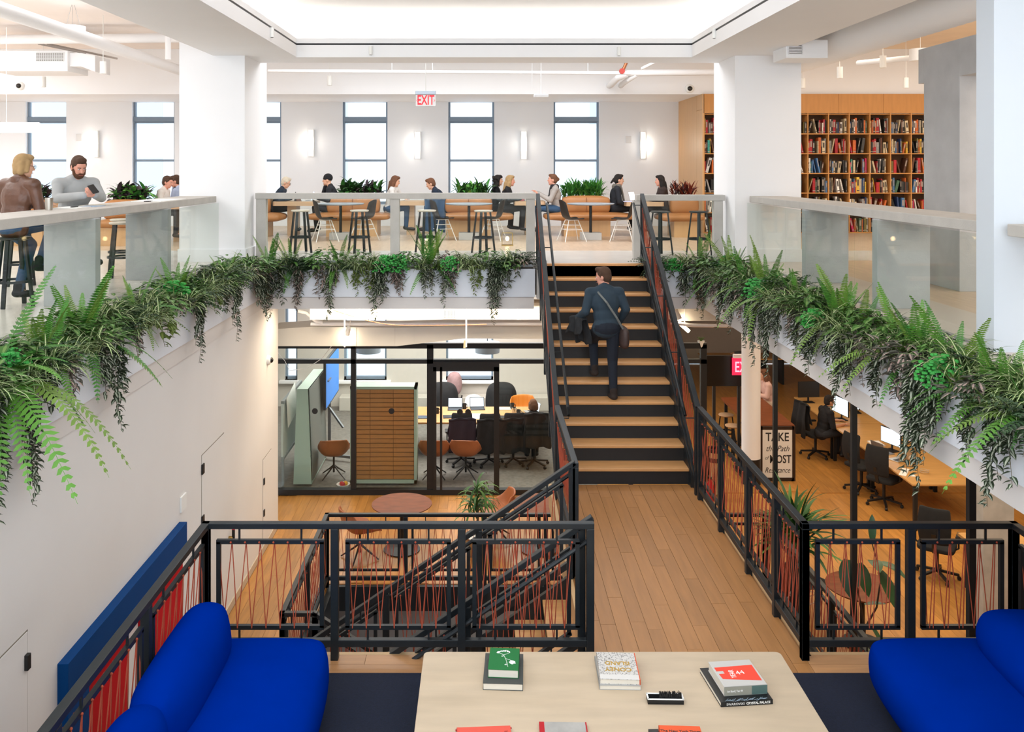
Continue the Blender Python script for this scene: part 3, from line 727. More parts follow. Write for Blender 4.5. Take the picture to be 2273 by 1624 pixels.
t = thing('door_lock', 'brass round lock with a dark red tipped lever by the wall behind the front rail', 'lock', (XW, y, za(1195, y)))
q = MB(); q.lathe([(0, 0), (.035, 0), (.035, .03), (.015, .05), (0, .05)], 16); o = q.build('rose', mat('brass', 'a98d55', .35, metal=1), t); o.rotation_euler = (0, PI/2, 0)
q = MB(); q.box(.03, .07, .03, .06, -.02, .12); q.build('lever', black, t, bevel=.01); q = MB(); q.box(.03, .071, .029, .061, .10, .135); q.build('lever_tip', mat('lever_red', 'c22334', .4), t, bevel=.008)
def dome_cam(label, loc, rot, s=1.):
    t = thing('security_camera', label, 'camera', loc); t.rotation_euler = rot; t.scale = (s, s, s)
    q = MB(); q.lathe([(0, 0), (.075, 0), (.075, .03), (.06, .05), (.045, .055)], 20); q.build('housing', wht, t, smooth=True)
    q = MB(); q.lathe([(.045, .05), (.04, .075), (.022, .09), (0, .095)], 16); q.build('lens', mat('lens_glass', '22201e', .1), t, smooth=True)
y = yof(594); dome_cam('white dome camera on the left wall near its far end', (XW, y, za(799, y)), (0, PI/2, 0))
# ================================================================== FURNITURE BUILDERS
tan = mat('tan_leather', 'ae7645', .45, var=.09, scale=4, bump=.1, bscale=90)
tanc = mat('cognac_leather', 'a5623a', .5, var=.08, scale=5)
orange_l = mat('orange_leather', 'c9761f', .5, var=.05)
blk = mat('black_shell', '191a1b', .45)
wwire = mat('white_wire', 'efece6', .4)
woodt = mat('walnut_top', '7a4326', .5, var=.22, scale=3, stretch=(1.5, 6, 1), spec=.2)
oakt = mat('pale_oak_top', 'c8a582', .45, var=.08, scale=2.5, stretch=(1, 6, 6))
chrome = mat('chrome', 'c9c9c9', .18, metal=1.)
fabric_dk = mat('charcoal_fabric', '1e1f21', .9, var=.2, scale=12)
def shell_mb(w=.46, d=.42, h=.40, seat=.45, arms=0., n=10):
    """one-piece moulded chair shell; front faces +y"""
    q = MB(); rows = []
    prof = [(d*.5, -.015), (d*.42, .0), (d*.2, -.012), (-.02, -.016), (-d*.25, -.005), (-d*.40, .05), (-d*.47, .14), (-d*.52, .25), (-d*.57, .34), (-d*.60, h)]
    for i, (y, z) in enumerate(prof):
        t = i/(len(prof)-1); row = []
        for j in range(n+1):
            u = j/n*2-1
            ww = w/2*(1-.12*(t < .12)*(1))*(1-.28*max(0, t-.62)/.38*abs(u)**.5)
            x = u*ww
            zz = z+(.035*abs(u)**2.2 if t < .55 else 0)+arms*abs(u)**4*math.exp(-((t-.5)/.26)**2)
            yy = y+(.05*abs(u)**2.5 if t > .5 else 0)+(.10*arms*abs(u)**4 if t > .5 else 0)
            if t > .93: zz -= .05*abs(u)**2.5
            row.append((x, yy, seat+zz))
        rows.append(row)
    vs = [p for r in rows for p in r]; m = n+1
    fs = [(i*m+j, i*m+j+1, (i+1)*m+j+1, (i+1)*m+j) for i in range(len(rows)-1) for j in range(n)]
    q.add(vs, fs); return q
def solid(o, th=.008, sub=1):
    s = o.modifiers.new('thick', 'SOLIDIFY'); s.thickness = th; s.offset = 0
    if sub: b = o.modifiers.new('sub', 'SUBSURF'); b.levels = b.render_levels = sub
    return o
def wire_chair(label, loc, rz, group=None, shell=blk):
    t = thing('shell_chair', label, 'chair', loc, rz, group)
    solid(shell_mb().build('seat_shell', shell, t, smooth=True, sharp=180))
    for sx in (-1, 1):
        for sy in (-1, 1):
            q = MB(); q.tube([(sx*.10, sy*.10, .43), (sx*.24, sy*.23, 0)], .009, 6); q.build('leg', wwire, t)
    q = MB()
    for z, k in ((.33, .36), (.24, .56)):
        x, y = .10+.14*k*.9, .10+.13*k*.9
        q.tube([(-x, -y, z), (x, -y, z)], .005, 5); q.tube([(-x, y, z), (x, y, z)], .005, 5); q.tube([(-x, -y, z), (-x, y, z)], .005, 5); q.tube([(x, -y, z), (x, y, z)], .005, 5)
    q.tube([(-.10, -.10, .43), (.10, -.10, .43), (.10, .10, .43), (-.10, .10, .43)], .006, 5, closed=True)
    q.build('cross_brace', wwire, t, kind='stuff')
    return t
def bar_stool(label, loc, rz=.4, group=None, seatm=None, h=.75):
    t = thing('bar_stool', label, 'stool', loc, rz, group)
    q = MB(); q.lathe([(0, h-.03), (.15, h-.03), (.165, h-.018), (.165, h-.004), (.15, h), (0, h-.006)], 24); q.build('seat', seatm or blk, t, smooth=True)
    r0, r1 = .125, .21
    for k in range(4):
        a = PI/4+k*PI/2; c, s = math.cos(a), math.sin(a)
        q = MB(); q.bar((r0*c, r0*s, h-.03), (r1*c, r1*s, 0), .042, .024, up=(c, s, 0)); q.build('leg', steel, t)
    z = .26; r = r0+(r1-r0)*(h-.03-z)/(h-.03)+.012
    q = MB(); n = 28; q.add([(r_*math.cos(2*PI*j/n), r_*math.sin(2*PI*j/n), z_) for r_, z_ in ((r, z), (r, z+.028), (r-.014, z+.028), (r-.014, z)) for j in range(n)],
          [(i*n+j, i*n+(j+1) % n, ((i+1) % 4)*n+(j+1) % n, ((i+1) % 4)*n+j) for i in range(4) for j in range(n)])
    q.build('foot_ring', steel, t, smooth=True)
    return t
def round_table(label, loc, r=.49, h=.75, top=None, base_r=.0, box=True, group=None):
    t = thing('round_table', label, 'table', loc, 0, group)
    q = MB(); q.lathe([(0, h-.03), (r-.03, h-.03), (r, h-.012), (r, h), (0, h)], 40); q.build('tabletop', top, t)
    q = MB(); q.tube([(0, 0, .02), (0, 0, h-.03)], .03, 12); q.build('column', blk, t, smooth=True)
    if base_r:
        q = MB(); q.lathe([(0, 0), (base_r, 0), (base_r, .02), (.06, .05), (0, .05)], 28); q.build('base', blk, t)
    if box:
        q = MB(); q.box(-.21, .21, -.16, .16, 0, .145); q.build('base_block', mat('pale_concrete_block', 'cfcdc9', .6), t, bevel=.004)
    return t
def tub_chair(label, loc, rz, m, group=None):
    t = thing('tub_chair', label, 'chair', loc, rz, group)
    solid(shell_mb(.62, .52, .36, .45, arms=.19, n=14).build('seat_shell', m, t, smooth=True, sharp=180), .03, 1)
    q = MB(); q.tube([(0, 0, .10), (0, 0, .44)], .02, 8); q.build('stem', blk, t)
    for k in range(4):
        a = PI/4+k*PI/2; c, s = math.cos(a), math.sin(a)
        q = MB(); q.tube([(0, 0, .24), (.10*c, .10*s, .16), (.31*c, .31*s, .015)], [.017, .016, .011], 6); q.build('leg', blk, t, smooth=True)
    return t
def office_chair(label, loc, rz, jacket=False, group=None):
    t = thing('office_chair', label, 'chair', loc, rz, group)
    soft('seat', fabric_dk, -.25, .25, -.22, .25, .43, .52, .04, t, .01, world=False, n=5)
    q = MB(); rows = []
    for i in range(7):
        z = .58+.09*i
        for j in range(7):
            u = j/3-1; q.v.append((u*(.23-.02*abs(i-3)/3), -.27-.05*math.sin(i/6*PI)+.06*u*u, z)); q.c.append((1, 1, 1))
    for i in range(6):
        for j in range(6): q.f.append((i*7+j, i*7+j+1, (i+1)*7+j+1, (i+1)*7+j)); q.m.append(0)
    solid(q.build('backrest', fabric_dk, t, smooth=True, sharp=180), .025)
    q = MB(); q.bar((0, -.22, .44), (0, -.32, .75), .06, .02, up=(0, 1, 0)); q.build('back_strut', blk, t)
    for sx in (-1, 1):
        q = MB(); q.tube([(sx*.22, .0, .45), (sx*.29, 0, .50), (sx*.29, 0, .66)], .014, 6); q.cbox((sx*.29, .04, .67), (.07, .24, .03)); q.build('armrest', blk, t)
    q = MB(); q.tube([(0, 0, .10), (0, 0, .44)], .028, 10); q.build('gas_lift', blk, t)
    for k in range(5):
        a = 2*PI*k/5+.3; c, s = math.cos(a), math.sin(a)
        q = MB(); q.bar((0, 0, .12), (.30*c, .30*s, .075), .04, .03); o = q.build('leg', blk, t)
        q = MB(); q.lathe([(0, -.02), (.028, -.02), (.03, -.01), (.03, .01), (.028, .02), (0, .02)], 12); w = q.build('caster', blk, o); w.location = (.30*c, .30*s, .03); w.rotation_euler = (PI/2, 0, a)
    if jacket: coat(t, .26, -.31, 1.16, .5)
    return t
def coat(parent, hw, y, ztop, drop, m=None):
    """coat hung over a chair back: a folded sheet with creases"""
    q = MB(); n, k = 14, 9
    for side in (1, -1):
        base = len(q.v)
        for i in range(k):
            for j in range(n+1):
                u = j/n*2-1; f = i/(k-1)
                q.v.append((u*(hw+.03*f)+.01*math.sin(9*f+u), y-side*(.035+.05*f*(1+.3*math.sin(u*11+side)))-.02*math.sin(u*7+3*f), ztop-.02*u*u-drop*(1.35 if side > 0 else .8)*f+.02*math.sin(u*5)*f)); q.c.append((1, 1, 1))
        for i in range(k-1):
            for j in range(n): q.f.append((base+i*(n+1)+j, base+i*(n+1)+j+1, base+(i+1)*(n+1)+j+1, base+(i+1)*(n+1)+j)); q.m.append(0)
    nn = n+1; h = nn*k
    for j in range(n): q.f.append((j, j+1, h+j+1, h+j)); q.m.append(0)
    return solid(q.build('draped_jacket', m or fabric_dk, parent, smooth=True, sharp=180), .02, 1)
def laptop(label, loc, rz, col='9a9c9f', open_=True, scr='dfe9f5', s=1.):
    t = thing('laptop', label, 'laptop', loc, rz)
    m = mat('laptop_'+col, col, .35, metal=.6)
    q = MB(); q.box(-.16, .16, -.11, .11, 0, .014); q.build('base', m, t, bevel=.003)
    if open_:
        q = MB(); q.box(-.14, .14, -.02, .09, .014, .016); q.build('keyboard', blk, t)
        q = MB(); q.box(-.16, .16, 0, .006, 0, .21); o = q.build('lid', m, t); o.location = (0, .11, .012); o.rotation_euler = (-.28, 0, 0)
        q = MB(); q.box(-.148, .148, -.002, 0, .012, .198); q.build('screen', light_mat('screen_'+scr, scr, .9), o)
    return t
def mug(label, loc, m, s=1.):
    t = thing('mug', label, 'mug', loc)
    q = MB(); q.lathe([(0, 0), (.038*s, 0), (.042*s, .1*s), (.037*s, .1*s), (.034*s, .01), (0, .01)], 16); q.build('body', m, t, smooth=True)
    q = MB(); q.tube([(.04*s, 0, .08*s), (.065*s, 0, .07*s), (.065*s, 0, .035*s), (.04*s, 0, .02*s)], .006*s, 6); q.build('handle', m, t, smooth=True)
    return t
# ================================================================== UPPER DINING ZONE
gx = lambda px, py: (xa(px, FPX*EYE/(py-CY)), FPX*EYE/(py-CY), 0)     # a spot on the upper floor
for lab, px, py, rz in (('black shell chair on white wire legs left of the first round table', 722, 535, -1.2), ('black shell chair on white wire legs right of the first round table', 808, 534, 1.25),
        ('black shell chair with white wire legs under a hung denim jacket', 981, 533, -1.2), ('black shell chair with white wire legs between second table and glass', 1094, 533, 1.3),
        ('black shell chair with white wire legs just right of the stair head', 1269, 535, -1.3), ('black shell chair with white wire legs by the right glass post', 1382, 535, 1.3)):
    wire_chair(lab, gx(px, py), rz)
gt = mat('grey_laminate', 'aab3bd', .35)
round_table('round grey cafe table on a white block between two shell chairs, leftmost', gx(756, 531), top=gt)
round_table('round grey cafe table on a white block before the second leather bench', gx(1041, 531), top=gt)
round_table('round grey cafe table on a white block right of the stair head', gx(1311, 531), top=gt)
sw = mat('pale_stool_seat', 'd8cbbb', .4)
for lab, px, py, sm in (('black bar stool with pale seat behind left glass, next to left column', 666, 561, sw), ('black bar stool with white seat behind left glass, before first cafe table', 797, 561, sw),
        ('black bar stool behind left glass just right of the middle post', 947, 561, sw), ('black bar stool behind left glass under the second cafe table', 1073, 562, sw),
        ('black bar stool behind right glass nearest the stair rail', 1467, 566, blk), ('black bar stool behind right glass beside the end post', 1553, 566, blk)):
    x, y, z = gx(px, py); bar_stool(lab, (x, y+.05, 0), .5, seatm=sm)
def bench(label, px0, px1, bx0, bx1, d, back=True):
    cx = xa((px0+px1)/2, d); t = thing('bench', label, 'bench', (cx, d, 0))
    x0, x1 = xa(px0, d), xa(px1, d); soft('seat_cushion', tan, x0, x1, d-.45, d+.45, .34, .50, .08, t, .02, n=7)
    b0, b1 = xa(bx0, d), xa(bx1, d)
    if back:
        soft('backrest', tan, b0, b1, d-.20, d+.10, .48, .86, .10, t, .02, n=7)
        q = MB(); q.box(b0+.05, b1-.05, d+.08, d+.5, .5, .84); q.build('planter_trough', panel_m, t, world=True)
        if b1-b0 > 1:
            q = MB(); m_ = (b0+b1)/2; q.box(m_-.006, m_+.006, d-.225, d-.2, .5, .84); q.build('seam', mat('leather_seam', '8a5226', .5), t, world=True)
    q = MB(); q.box(b0+.02, b1-.02, d-.36, d+.36, 0, .35); q.build('base', panel_m, t, world=True)
    return t
bench('tan leather bench with a plant trough behind first cafe table', 687, 866, 728, 843, 19.9)
bench('tan leather bench with a plant trough behind second cafe table', 984, 1138, 990, 1091, 19.9)
bench('tan leather bench with a bushy green trough right of the stair head', 1208, 1402, 1247, 1352, 19.9)
bench('tan leather bench against the wooden end panel by the red spiky plant', 1458, 1556, 1487, 1547, 19.6)
bench('tan leather bench end seen beside the left column', 560, 630, 570, 600, 19.6)
bench('tan leather bench on the left gallery under the dark leaved plants', 228, 330, 236, 322, 17.5)
bench('tan leather bench with plants behind the woman in the leather jacket', 20, 120, 40, 116, 17.5)
def dining_table(label, px0, px1, lx0, lx1, d, zt=.75):
    t = thing('dining_table', label, 'table', (xa((px0+px1)/2, d), d, 0))
    x0, x1 = xa(px0, d), xa(px1, d); q = MB(); q.prism(rrect(x0, x1, d-.42, d+.42, .05), zt-.09, zt); q.build('tabletop', oakt, t, world=True)
    q = MB(); q.box(xa(lx0, d), xa(lx1, d), d-.2, d+.2, 0, zt-.09); q.build('leg', oakt, t, world=True)
    return t
dining_table('thick pale oak table between the woman in the navy hood and man in black beanie', 614, 704, 642, 662, 20.0)
dining_table('thick pale oak table between the woman in white and man in navy', 885, 945, 904, 921, 20.2)
dining_table('thick pale oak table between the blond woman and woman in grey sweater', 1140, 1208, 1164, 1184, 20.2)
dining_table('thick pale oak table between the two dark haired women at the laptop', 1384, 1466, 1412, 1432, 19.8)
dining_table('pale table on the left gallery before the man in white sweater', 340, 470, 392, 412, 18.4)
dd = 20.0; zt2 = .751
laptop('white silver laptop open before the woman with long dark hair', (xa(1417, 19.8), 19.85, zt2), 1.0, 'd5d8da', True, 'f2f6fa')
laptop('small laptop on the oak table facing man in black beanie', (xa(680, 20), 20.0, zt2), -1.3, 'c5c8ca', True)
q = MB(); q.lathe([(0, 0), (.03, 0), (.03, .14), (.012, .18), (.012, .2), (0, .2)], 14); o = tag(q.build('bottle', blk), 'black bottle on oak table by the woman in the navy hood', 'bottle'); o.location = (xa(656, 20), 20, zt2)
q = MB(); q.box(-.05, .05, -.01, .01, 0, .12); o = tag(q.build('menu_card', mat('brown_card', '6d4a3c', .6)), 'small brown card standing beside the black bottle', 'card'); o.location = (xa(664, 20), 19.95, zt2)
q = MB(); q.box(-.08, .08, -.05, .05, 0, .11); o = tag(q.build('paper_box', mat('red_box', 'b86a6a', .7)), 'faded red box on oak table beside the blond woman', 'box'); o.location = (xa(1155, 20.2), 20.1, zt2)
for px, lab in ((1145, 'white bottle left of the faded red box'), (1166, 'white bottle right of the faded red box')):
    q = MB(); q.lathe([(0, 0), (.03, 0), (.03, .12), (.012, .16), (.012, .19), (0, .19)], 14); o = tag(q.build('bottle', wht), lab, 'bottle'); o.location = (xa(px, 20.2), 20.15, zt2)
q = MB(); q.box(-.16, .16, -.1, .1, 0, .015); o = tag(q.build('notebook', mat('lilac_paper', 'c9cbe8', .7)), 'lilac notebook on oak table beside the silver laptop', 'notebook'); o.location = (xa(1396, 19.8), 19.5, zt2)
for px, lab in ((947, 'glowing bulb lantern on the floor under the second table, left one'), (1126, 'glowing bulb lantern on the floor near the second bench, right one')):
    t = thing('floor_lantern', lab, 'lantern', (xa(px, 17.3), 17.3, 0))
    q = MB()
    for x in (-.1, .1):
        for y in (-.1, .1): q.bar((x, y, 0), (x, y, .24), .008, .008)
    q.box(-.11, .11, -.11, .11, 0, .012)
    for z in (.24,):
        q.bar((-.1, -.1, z), (.1, -.1, z), .008, .008); q.bar((-.1, .1, z), (.1, .1, z), .008, .008); q.bar((-.1, -.1, z), (-.1, .1, z), .008, .008); q.bar((.1, -.1, z), (.1, .1, z), .008, .008)
    q.build('frame', mat('brass', 'a98d55', .35, metal=1), t)
    q = MB(); q.ell((0, 0, .13), (.035, .035, .045), 12, 8); q.build('bulb', light_mat('bulb_glow', 'ffd9a0', 14), t, smooth=True)
# wall lights between the windows
for px, py0, py1, wid, lab in ((211, 290, 349, 12, 'slim glowing wall light left of the left column'), (690, 288, 347, 13, 'slim glowing wall light right of the left column'), (927, 293, 352, 13, 'slim glowing wall light under the exit sign'),
        (1163, 292, 353, 14, 'bright slim wall light between the last two windows'), (1428, 293, 352, 13, 'slim glowing wall light near the wooden panel')):
    t = thing('wall_light', lab, 'lamp', (xa(px, 22.9), 22.99, za((py0+py1)/2, 23)))
    w, h = .15, (za(py0, 23)-za(py1, 23))/2
    q = MB(); q.box(-w/2, w/2, -.02, 0, -h, h); q.build('back_plate', wht, t)
    q = MB(); q.box(-.025, .025, -.08, -.02, -h+.02, h-.02); q.build('lamp_tube', light_mat('sconce_glow', 'fff1dd', 7), t, bevel=.01)
    q = MB(); sd = -1 if px > 1163 else 1
    q.box(sd*.06, sd*.075, -.10, -.02, -h, h)
    if px == 1163: q.box(-.075, -.06, -.10, -.02, -h, h)
    q.build('side_fin', wht, t)
    pl = bpy.data.lights.new('wall_light_lamp', 'POINT'); pl.energy = 5; pl.color = (1, .9, .78); pl.shadow_soft_size = .06
    o = bpy.data.objects.new('wall_light_lamp', pl); COL.objects.link(o); o.parent = t; o.location = (0, -.14, 0)
# exit sign
d = 15.6; c = P(945, 219, d)
t = thing('exit_sign', 'clear exit sign with red letters hanging from the ceiling', 'sign', c)
pw = 44*d/FPX
q = MB(); q.box(-pw/2, pw/2, -.003, .003, za(235, d)-c.z, za(210, d)-c.z); q.build('sign_panel', mat('sign_acrylic', 'f6f4f2', .2), t)
q = MB(); q.box(-pw/2-.005, pw/2+.005, -.04, .04, za(210, d)-c.z, za(202, d)-c.z); q.build('housing', mat('grey_housing', 'aab2bb', .35, metal=.5), t, bevel=.006)
q = MB(); q.tube([(0, 0, za(202, d)-c.z), (0, 0, 4.2-c.z)], .008, 6); q.build('stem', wht, t)
rd = light_mat('exit_red', 'd21f2b', .9)
text('EXIT', .235, (0, -.006, za(223, d)-c.z), (PI/2, 0, 0), rd, t, sx=.62, bold=.004)
for x, sgn in ((-.155, 1), (.155, -1)):
    q = MB(); q.tube([(x+sgn*.012, -.006, -.012), (x-sgn*.004, -.006, -.032), (x+sgn*.012, -.006, -.052)], .003, 4); q.build('arrow', rd, t)
# wall plates
for px, py, lab in ((176, 305, 'white square plate on the far wall left of the left column'), (1395, 310, 'white square plate on the far wall right of the last window')):
    q = MB(); q.box(-.07, .07, -.02, 0, -.09, .09); o = tag(q.build('wall_plate', mat('plate_grey', 'dcdcdc', .5), bevel=.004), lab, 'plate'); o.location = P(px, py, 23)
dome_cam('white dome camera on the left beam above the windows', P(45, 191, 20.6), (PI/2, 0, 0), 1.3)
dome_cam('white dome camera on the beam above the wooden end panel', P(1530, 197, 20.6), (PI/2, 0, 0), 1.3)
# ceiling services
def pipe(name, label, pts, r, m=white, cat='pipe', n=10):
    q = MB(); q.tube(pts, r, n); return tag(q.build(name, m, smooth=True), label, cat)
zb = za(161, 19.5)
pipe('sprinkler_pipe', 'thin white sprinkler pipe running along under the beam', [P(595, 157, 19), P(1240, 161, 19), P(1400, 162, 19)], .035)
pipe('duct_pipe', 'white round pipe beside the right column under the ceiling', [P(1390, 162, 19.3), P(1590, 160, 19.3)], .07)
for px in (870, 960, 1305): 
    pipe('pipe_hanger', 'thin rod hanging the white sprinkler pipe at %s' % {870: 'the left third', 960: 'its middle', 1305: 'its right end'}[px], [(xa(px, 19), 19, 4.2), P(px, 158, 19)], .008, cat='rod', n=5)
pipe('flexible_pipe', 'white bent pipe curving down the beam, outer one', [P(1352, 190, 20.62), P(1358, 186, 19.9), P(1372, 172, 19.4), P(1392, 165, 19.3)], .07)
pipe('flexible_pipe', 'white bent pipe curving down the beam, inner one', [P(1378, 190, 20.62), P(1382, 186, 19.9), P(1396, 176, 19.4), P(1412, 166, 19.3)], .06)
pipe('brace_pipe', 'white slanted brace under the ceiling right of centre', [P(1425, 152, 18.5), P(1470, 130, 18), (xa(1480, 18), 18, 4.2)], .03)
t = thing('sprinkler_valve', 'brass and red valve on the sprinkler pipe', 'valve', P(1383, 152, 19))
q = MB(); q.tube([(-.03, 0, -.10), (.07, 0, .12), (.07, 0, .62)], [.035, .035, .012], 8); q.build('body', mat('copper_pipe', 'a86b4a', .4, metal=.8), t, smooth=True)
q = MB(); q.lathe([(0, -.02), (.06, -.02), (.06, .02), (0, .02)], 14); o = q.build('wheel', mat('valve_red', 'b5372b', .5), t); o.location = (-.03, -.05, -.06); o.rotation_euler = (PI/2, 0, 0)
t = thing('sensor_mount', 'white flat sensor hanging over the stair from thin rods', 'sensor', P(1201, 212, 16))
q = MB(); q.box(-.13, .13, -.06, .06, -.03, .02); q.build('housing', white, t, bevel=.01); q = MB(); q.tube([(0, 0, .02), (0, 0, 1.43)], .008, 5); q.tube([(-.16, 0, .12), (-.16, 0, 1.43)], .005, 5); q.build('rod', white, t)
# track spots in the cove slot
for px, py, d, lab in ((604, 72, 12.72, 'small white cylinder spot on the left cove track'), (823, 112, 14.46, 'small white cylinder spot on the far cove track, left one'), (1374, 114, 14.46, 'small white cylinder spot on the far cove track, right one'), (1585, 74, 13.02, 'small white cylinder spot on the right cove track')):
    t = thing('track_spot', lab, 'lamp', P(px, py, d))
    q = MB(); q.lathe([(0, -.07), (.028, -.07), (.028, .07), (0, .07)], 16); q.build('body', wht, t, smooth=True)
    q = MB(); q.lathe([(0, -.073), (.02, -.073), (.02, -.07), (0, -.07)], 12); q.build('lens', dk, t)
# cylinder downlights left and right galleries
for px, py, d, lab in ((229, 149, 16.0, 'white cylinder downlight before the left column'), (96, 181, 19, 'white cylinder downlight above the left windows'), (1864, 160, 17, 'white cylinder downlight left in the library'),
        (1960, 136, 16, 'white cylinder downlight in the middle of the library'), (2011, 183, 19, 'white cylinder downlight by the concrete portal'), (1782, 184, 19.5, 'white cylinder downlight half behind the right column'), (732, 178, 20, 'white cylinder fitting under the far beam')):
    t = thing('downlight', lab, 'lamp', P(px, py, d)); s = 1.0
    q = MB(); q.lathe([(.04, -.115), (.055, -.115), (.055, .1), (0, .1)], 20); q.build('body', wht, t, smooth=True)
    q = MB(); q.lathe([(0, -.1), (.045, -.1), (.045, -.112), (0, -.112)], 16); q.build('lens', light_mat('downlight_glow', 'fff0dc', 3), t)
    q = MB(); q.tube([(0, 0, .1), (0, 0, 4.2-t.location.z)], .006, 5); q.build('stem', wht, t)
# left gallery ceiling services
pipe('drain_pipe', 'thick white pipe running along the left gallery ceiling', [(-6.45, 7, 3.63), (-6.45, 14, 3.6), (-6.45, 20.6, 3.55)], .105, n=16)
pipe('drain_pipe', 'white crosswise pipe under the left gallery ceiling', [P(-20, 88, 17), P(400, 84, 17)], .09)
pipe('drain_pipe', 'short white vertical pipe by the left column', [(xa(373, 16.2), 16.2, 4.2), P(373, 132, 16.2)], .05)
pipe('conduit', 'thin metal conduit slanting under the left gallery ceiling, upper', [P(105, 97, 18), P(260, 130, 18)], .02, mat('conduit_grey', 'b9aea5', .5))
pipe('conduit', 'thin metal conduit slanting under the left gallery ceiling, lower', [P(85, 97, 17.6), P(190, 118, 17.6)], .02, _M['conduit_grey'])
t = thing('ceiling_disc', 'white flat round panel hung under the left gallery ceiling', 'lamp', P(162, 66, 15)); q = MB(); q.lathe([(0, -.06), (.2, -.06), (.2, .06), (0, .06)], 24); q.build('body', white, t, smooth=True)
q = MB()
for a in (0, 2.1, 4.2): q.tube([(.12*math.cos(a), .12*math.sin(a), .06), (0, 0, .5)], .003, 4)
q.build('wire', mat('wire_grey', '8a8a8a', .4), t)
def grille_box(label, x0, x1, y0, y1, z0, z1, gx0, gx1, gz0, gz1, cells, m=white):
    t = thing('air_unit', label, 'air unit', ((x0+x1)/2, (y0+y1)/2, z0))
    q = MB(); q.box(x0, x1, y0, y1, z0, z1); q.build('casing', m, t, world=True, bevel=.01)
    q = MB(); q.box(gx0, gx1, y0-.004, y0, gz0, gz1); q.build('grille_opening', mat('grille_dark', '5a4a40', .8), t, world=True)
    q = MB(); nx, nz = cells
    for i in range(nx+1): x = gx0+(gx1-gx0)*i/nx; q.box(x-.006, x+.006, y0-.02, y0-.004, gz0, gz1)
    for j in range(nz+1): z = gz0+(gz1-gz0)*j/nz; q.box(gx0, gx1, y0-.02, y0-.004, z-.006, z+.006)
    q.build('grille', m, t, world=True, kind='stuff')
    return t
d = 17.2
grille_box('white air unit with a square grille under left gallery ceiling', xa(-20, d), xa(150, d), d, d+.9, za(158, d), za(112, d), xa(81, d), xa(142, d), za(136, d), za(117, d), (15, 6))
q = MB(); q.prism([(xa(150, d), za(116, d)), (xa(150, d), za(146, d)), (xa(175, d), za(146, d)), (xa(206, d), za(158, d)), (xa(206, d), za(122, d)), (xa(175, d), za(116, d))], d+.1, d+.8, 'y'); tag(q.build('duct_end', white), 'white duct end joined to the grille unit on the left', 'duct')
t = thing('linear_pendant', 'long glowing white linear pendant lamp over the left gallery tables', 'lamp', P(0, 283, 15.5)); d = 15.5
q = MB(); q.box(xa(-150, d), xa(88, d), d-.04, d+.04, za(294, d), za(272, d)); q.build('diffuser', light_mat('pendant_glow', 'fff6ee', 9), t, world=True, bevel=.02)
q = MB(); q.tube([P(14, 272, d), P(14, 60, d)], .005, 4); q.build('wire', wht, t, world=True)
# right gallery: spiral duct, plenum with grille, library lamp drum, wood grain ceiling edge
t = thing('spiral_duct', 'large white ribbed spiral duct along the right gallery ceiling', 'duct', (5.3, 10, 3.5))
q = MB(); n = 30; prof = []
for i in range(131):
    y = 4.5+i*.09; q_r = .40+(.006 if i % 2 else 0)
    prof.append((q_r, y))
vs = [(5.49+r*math.cos(2*PI*j/n), y, 3.55+r*math.sin(2*PI*j/n)) for r, y in prof for j in range(n)]
q.add(vs, [(i*n+j, (i+1)*n+j, (i+1)*n+(j+1) % n, i*n+(j+1) % n) for i in range(len(prof)-1) for j in range(n)]+[tuple(range(n)), tuple(len(vs)-1-j for j in range(n))]); q.build('duct_tube', white, t, world=True, smooth=True)
d = 13.2
grille_box('white plenum box with a slotted grille at right column top', xa(1745, d), xa(1838, d), d, d+.6, za(129, d), za(88, d), xa(1750, d), xa(1780, d), za(120, d), za(100, d), (1, 6))
t = thing('ceiling_drum', 'white drum lamp hanging in the library by the concrete portal', 'lamp', P(2043, 122, 15)); q = MB(); q.lathe([(0, -.1), (.17, -.1), (.17, .1), (0, .1)], 24); q.build('body', white, t, smooth=True)
q = MB(); q.tube([(0, 0, .1), (0, 0, .5)], .004, 4); q.build('wire', wht, t)
pipe('ceiling_pipe', 'white slanted pipe across the library ceiling', [P(1905, 140, 17), P(2030, 128, 15.5)], .05)
pipe('ceiling_pipe', 'long pale pipe along library ceiling above the concrete portal', [(6.2, 8, 3.75), (6.2, 17, 3.75)], .06)
# ================================================================== LOWER FLOOR, OUTSIDE THE MEETING ROOM
lx_ = lambda px, py: (xa(px, FPX*(EYE-LL)/(py-CY)), FPX*(EYE-LL)/(py-CY), LL)   # a spot on the lower floor
for lab, px, r in (('round walnut table on the lower floor before the slatted screen', 892, .48), ('round walnut table on the lower floor half hidden by the stair rail', 1196, .46)):
    round_table(lab, (xa(px, 14.37), 14.37, LL), r, .74, woodt, .29, False)
t = round_table('round walnut table under the fig plant on the right lower floor', (4.86, 11.54, LL), .45, .74, woodt, .25, False)
tub_chair('cognac tub chair at the left round table behind the guard rail', (-1.92, 14.05, LL), -1.0, tanc)
tub_chair('cognac tub chair beside the grassy potted plant near the stair rail', (.22, 14.75, LL), 1.6, tanc)
wire_chair('black shell chair beside the fig plant table on the right', (4.42, 12.3, LL), -2.6, shell=blk)
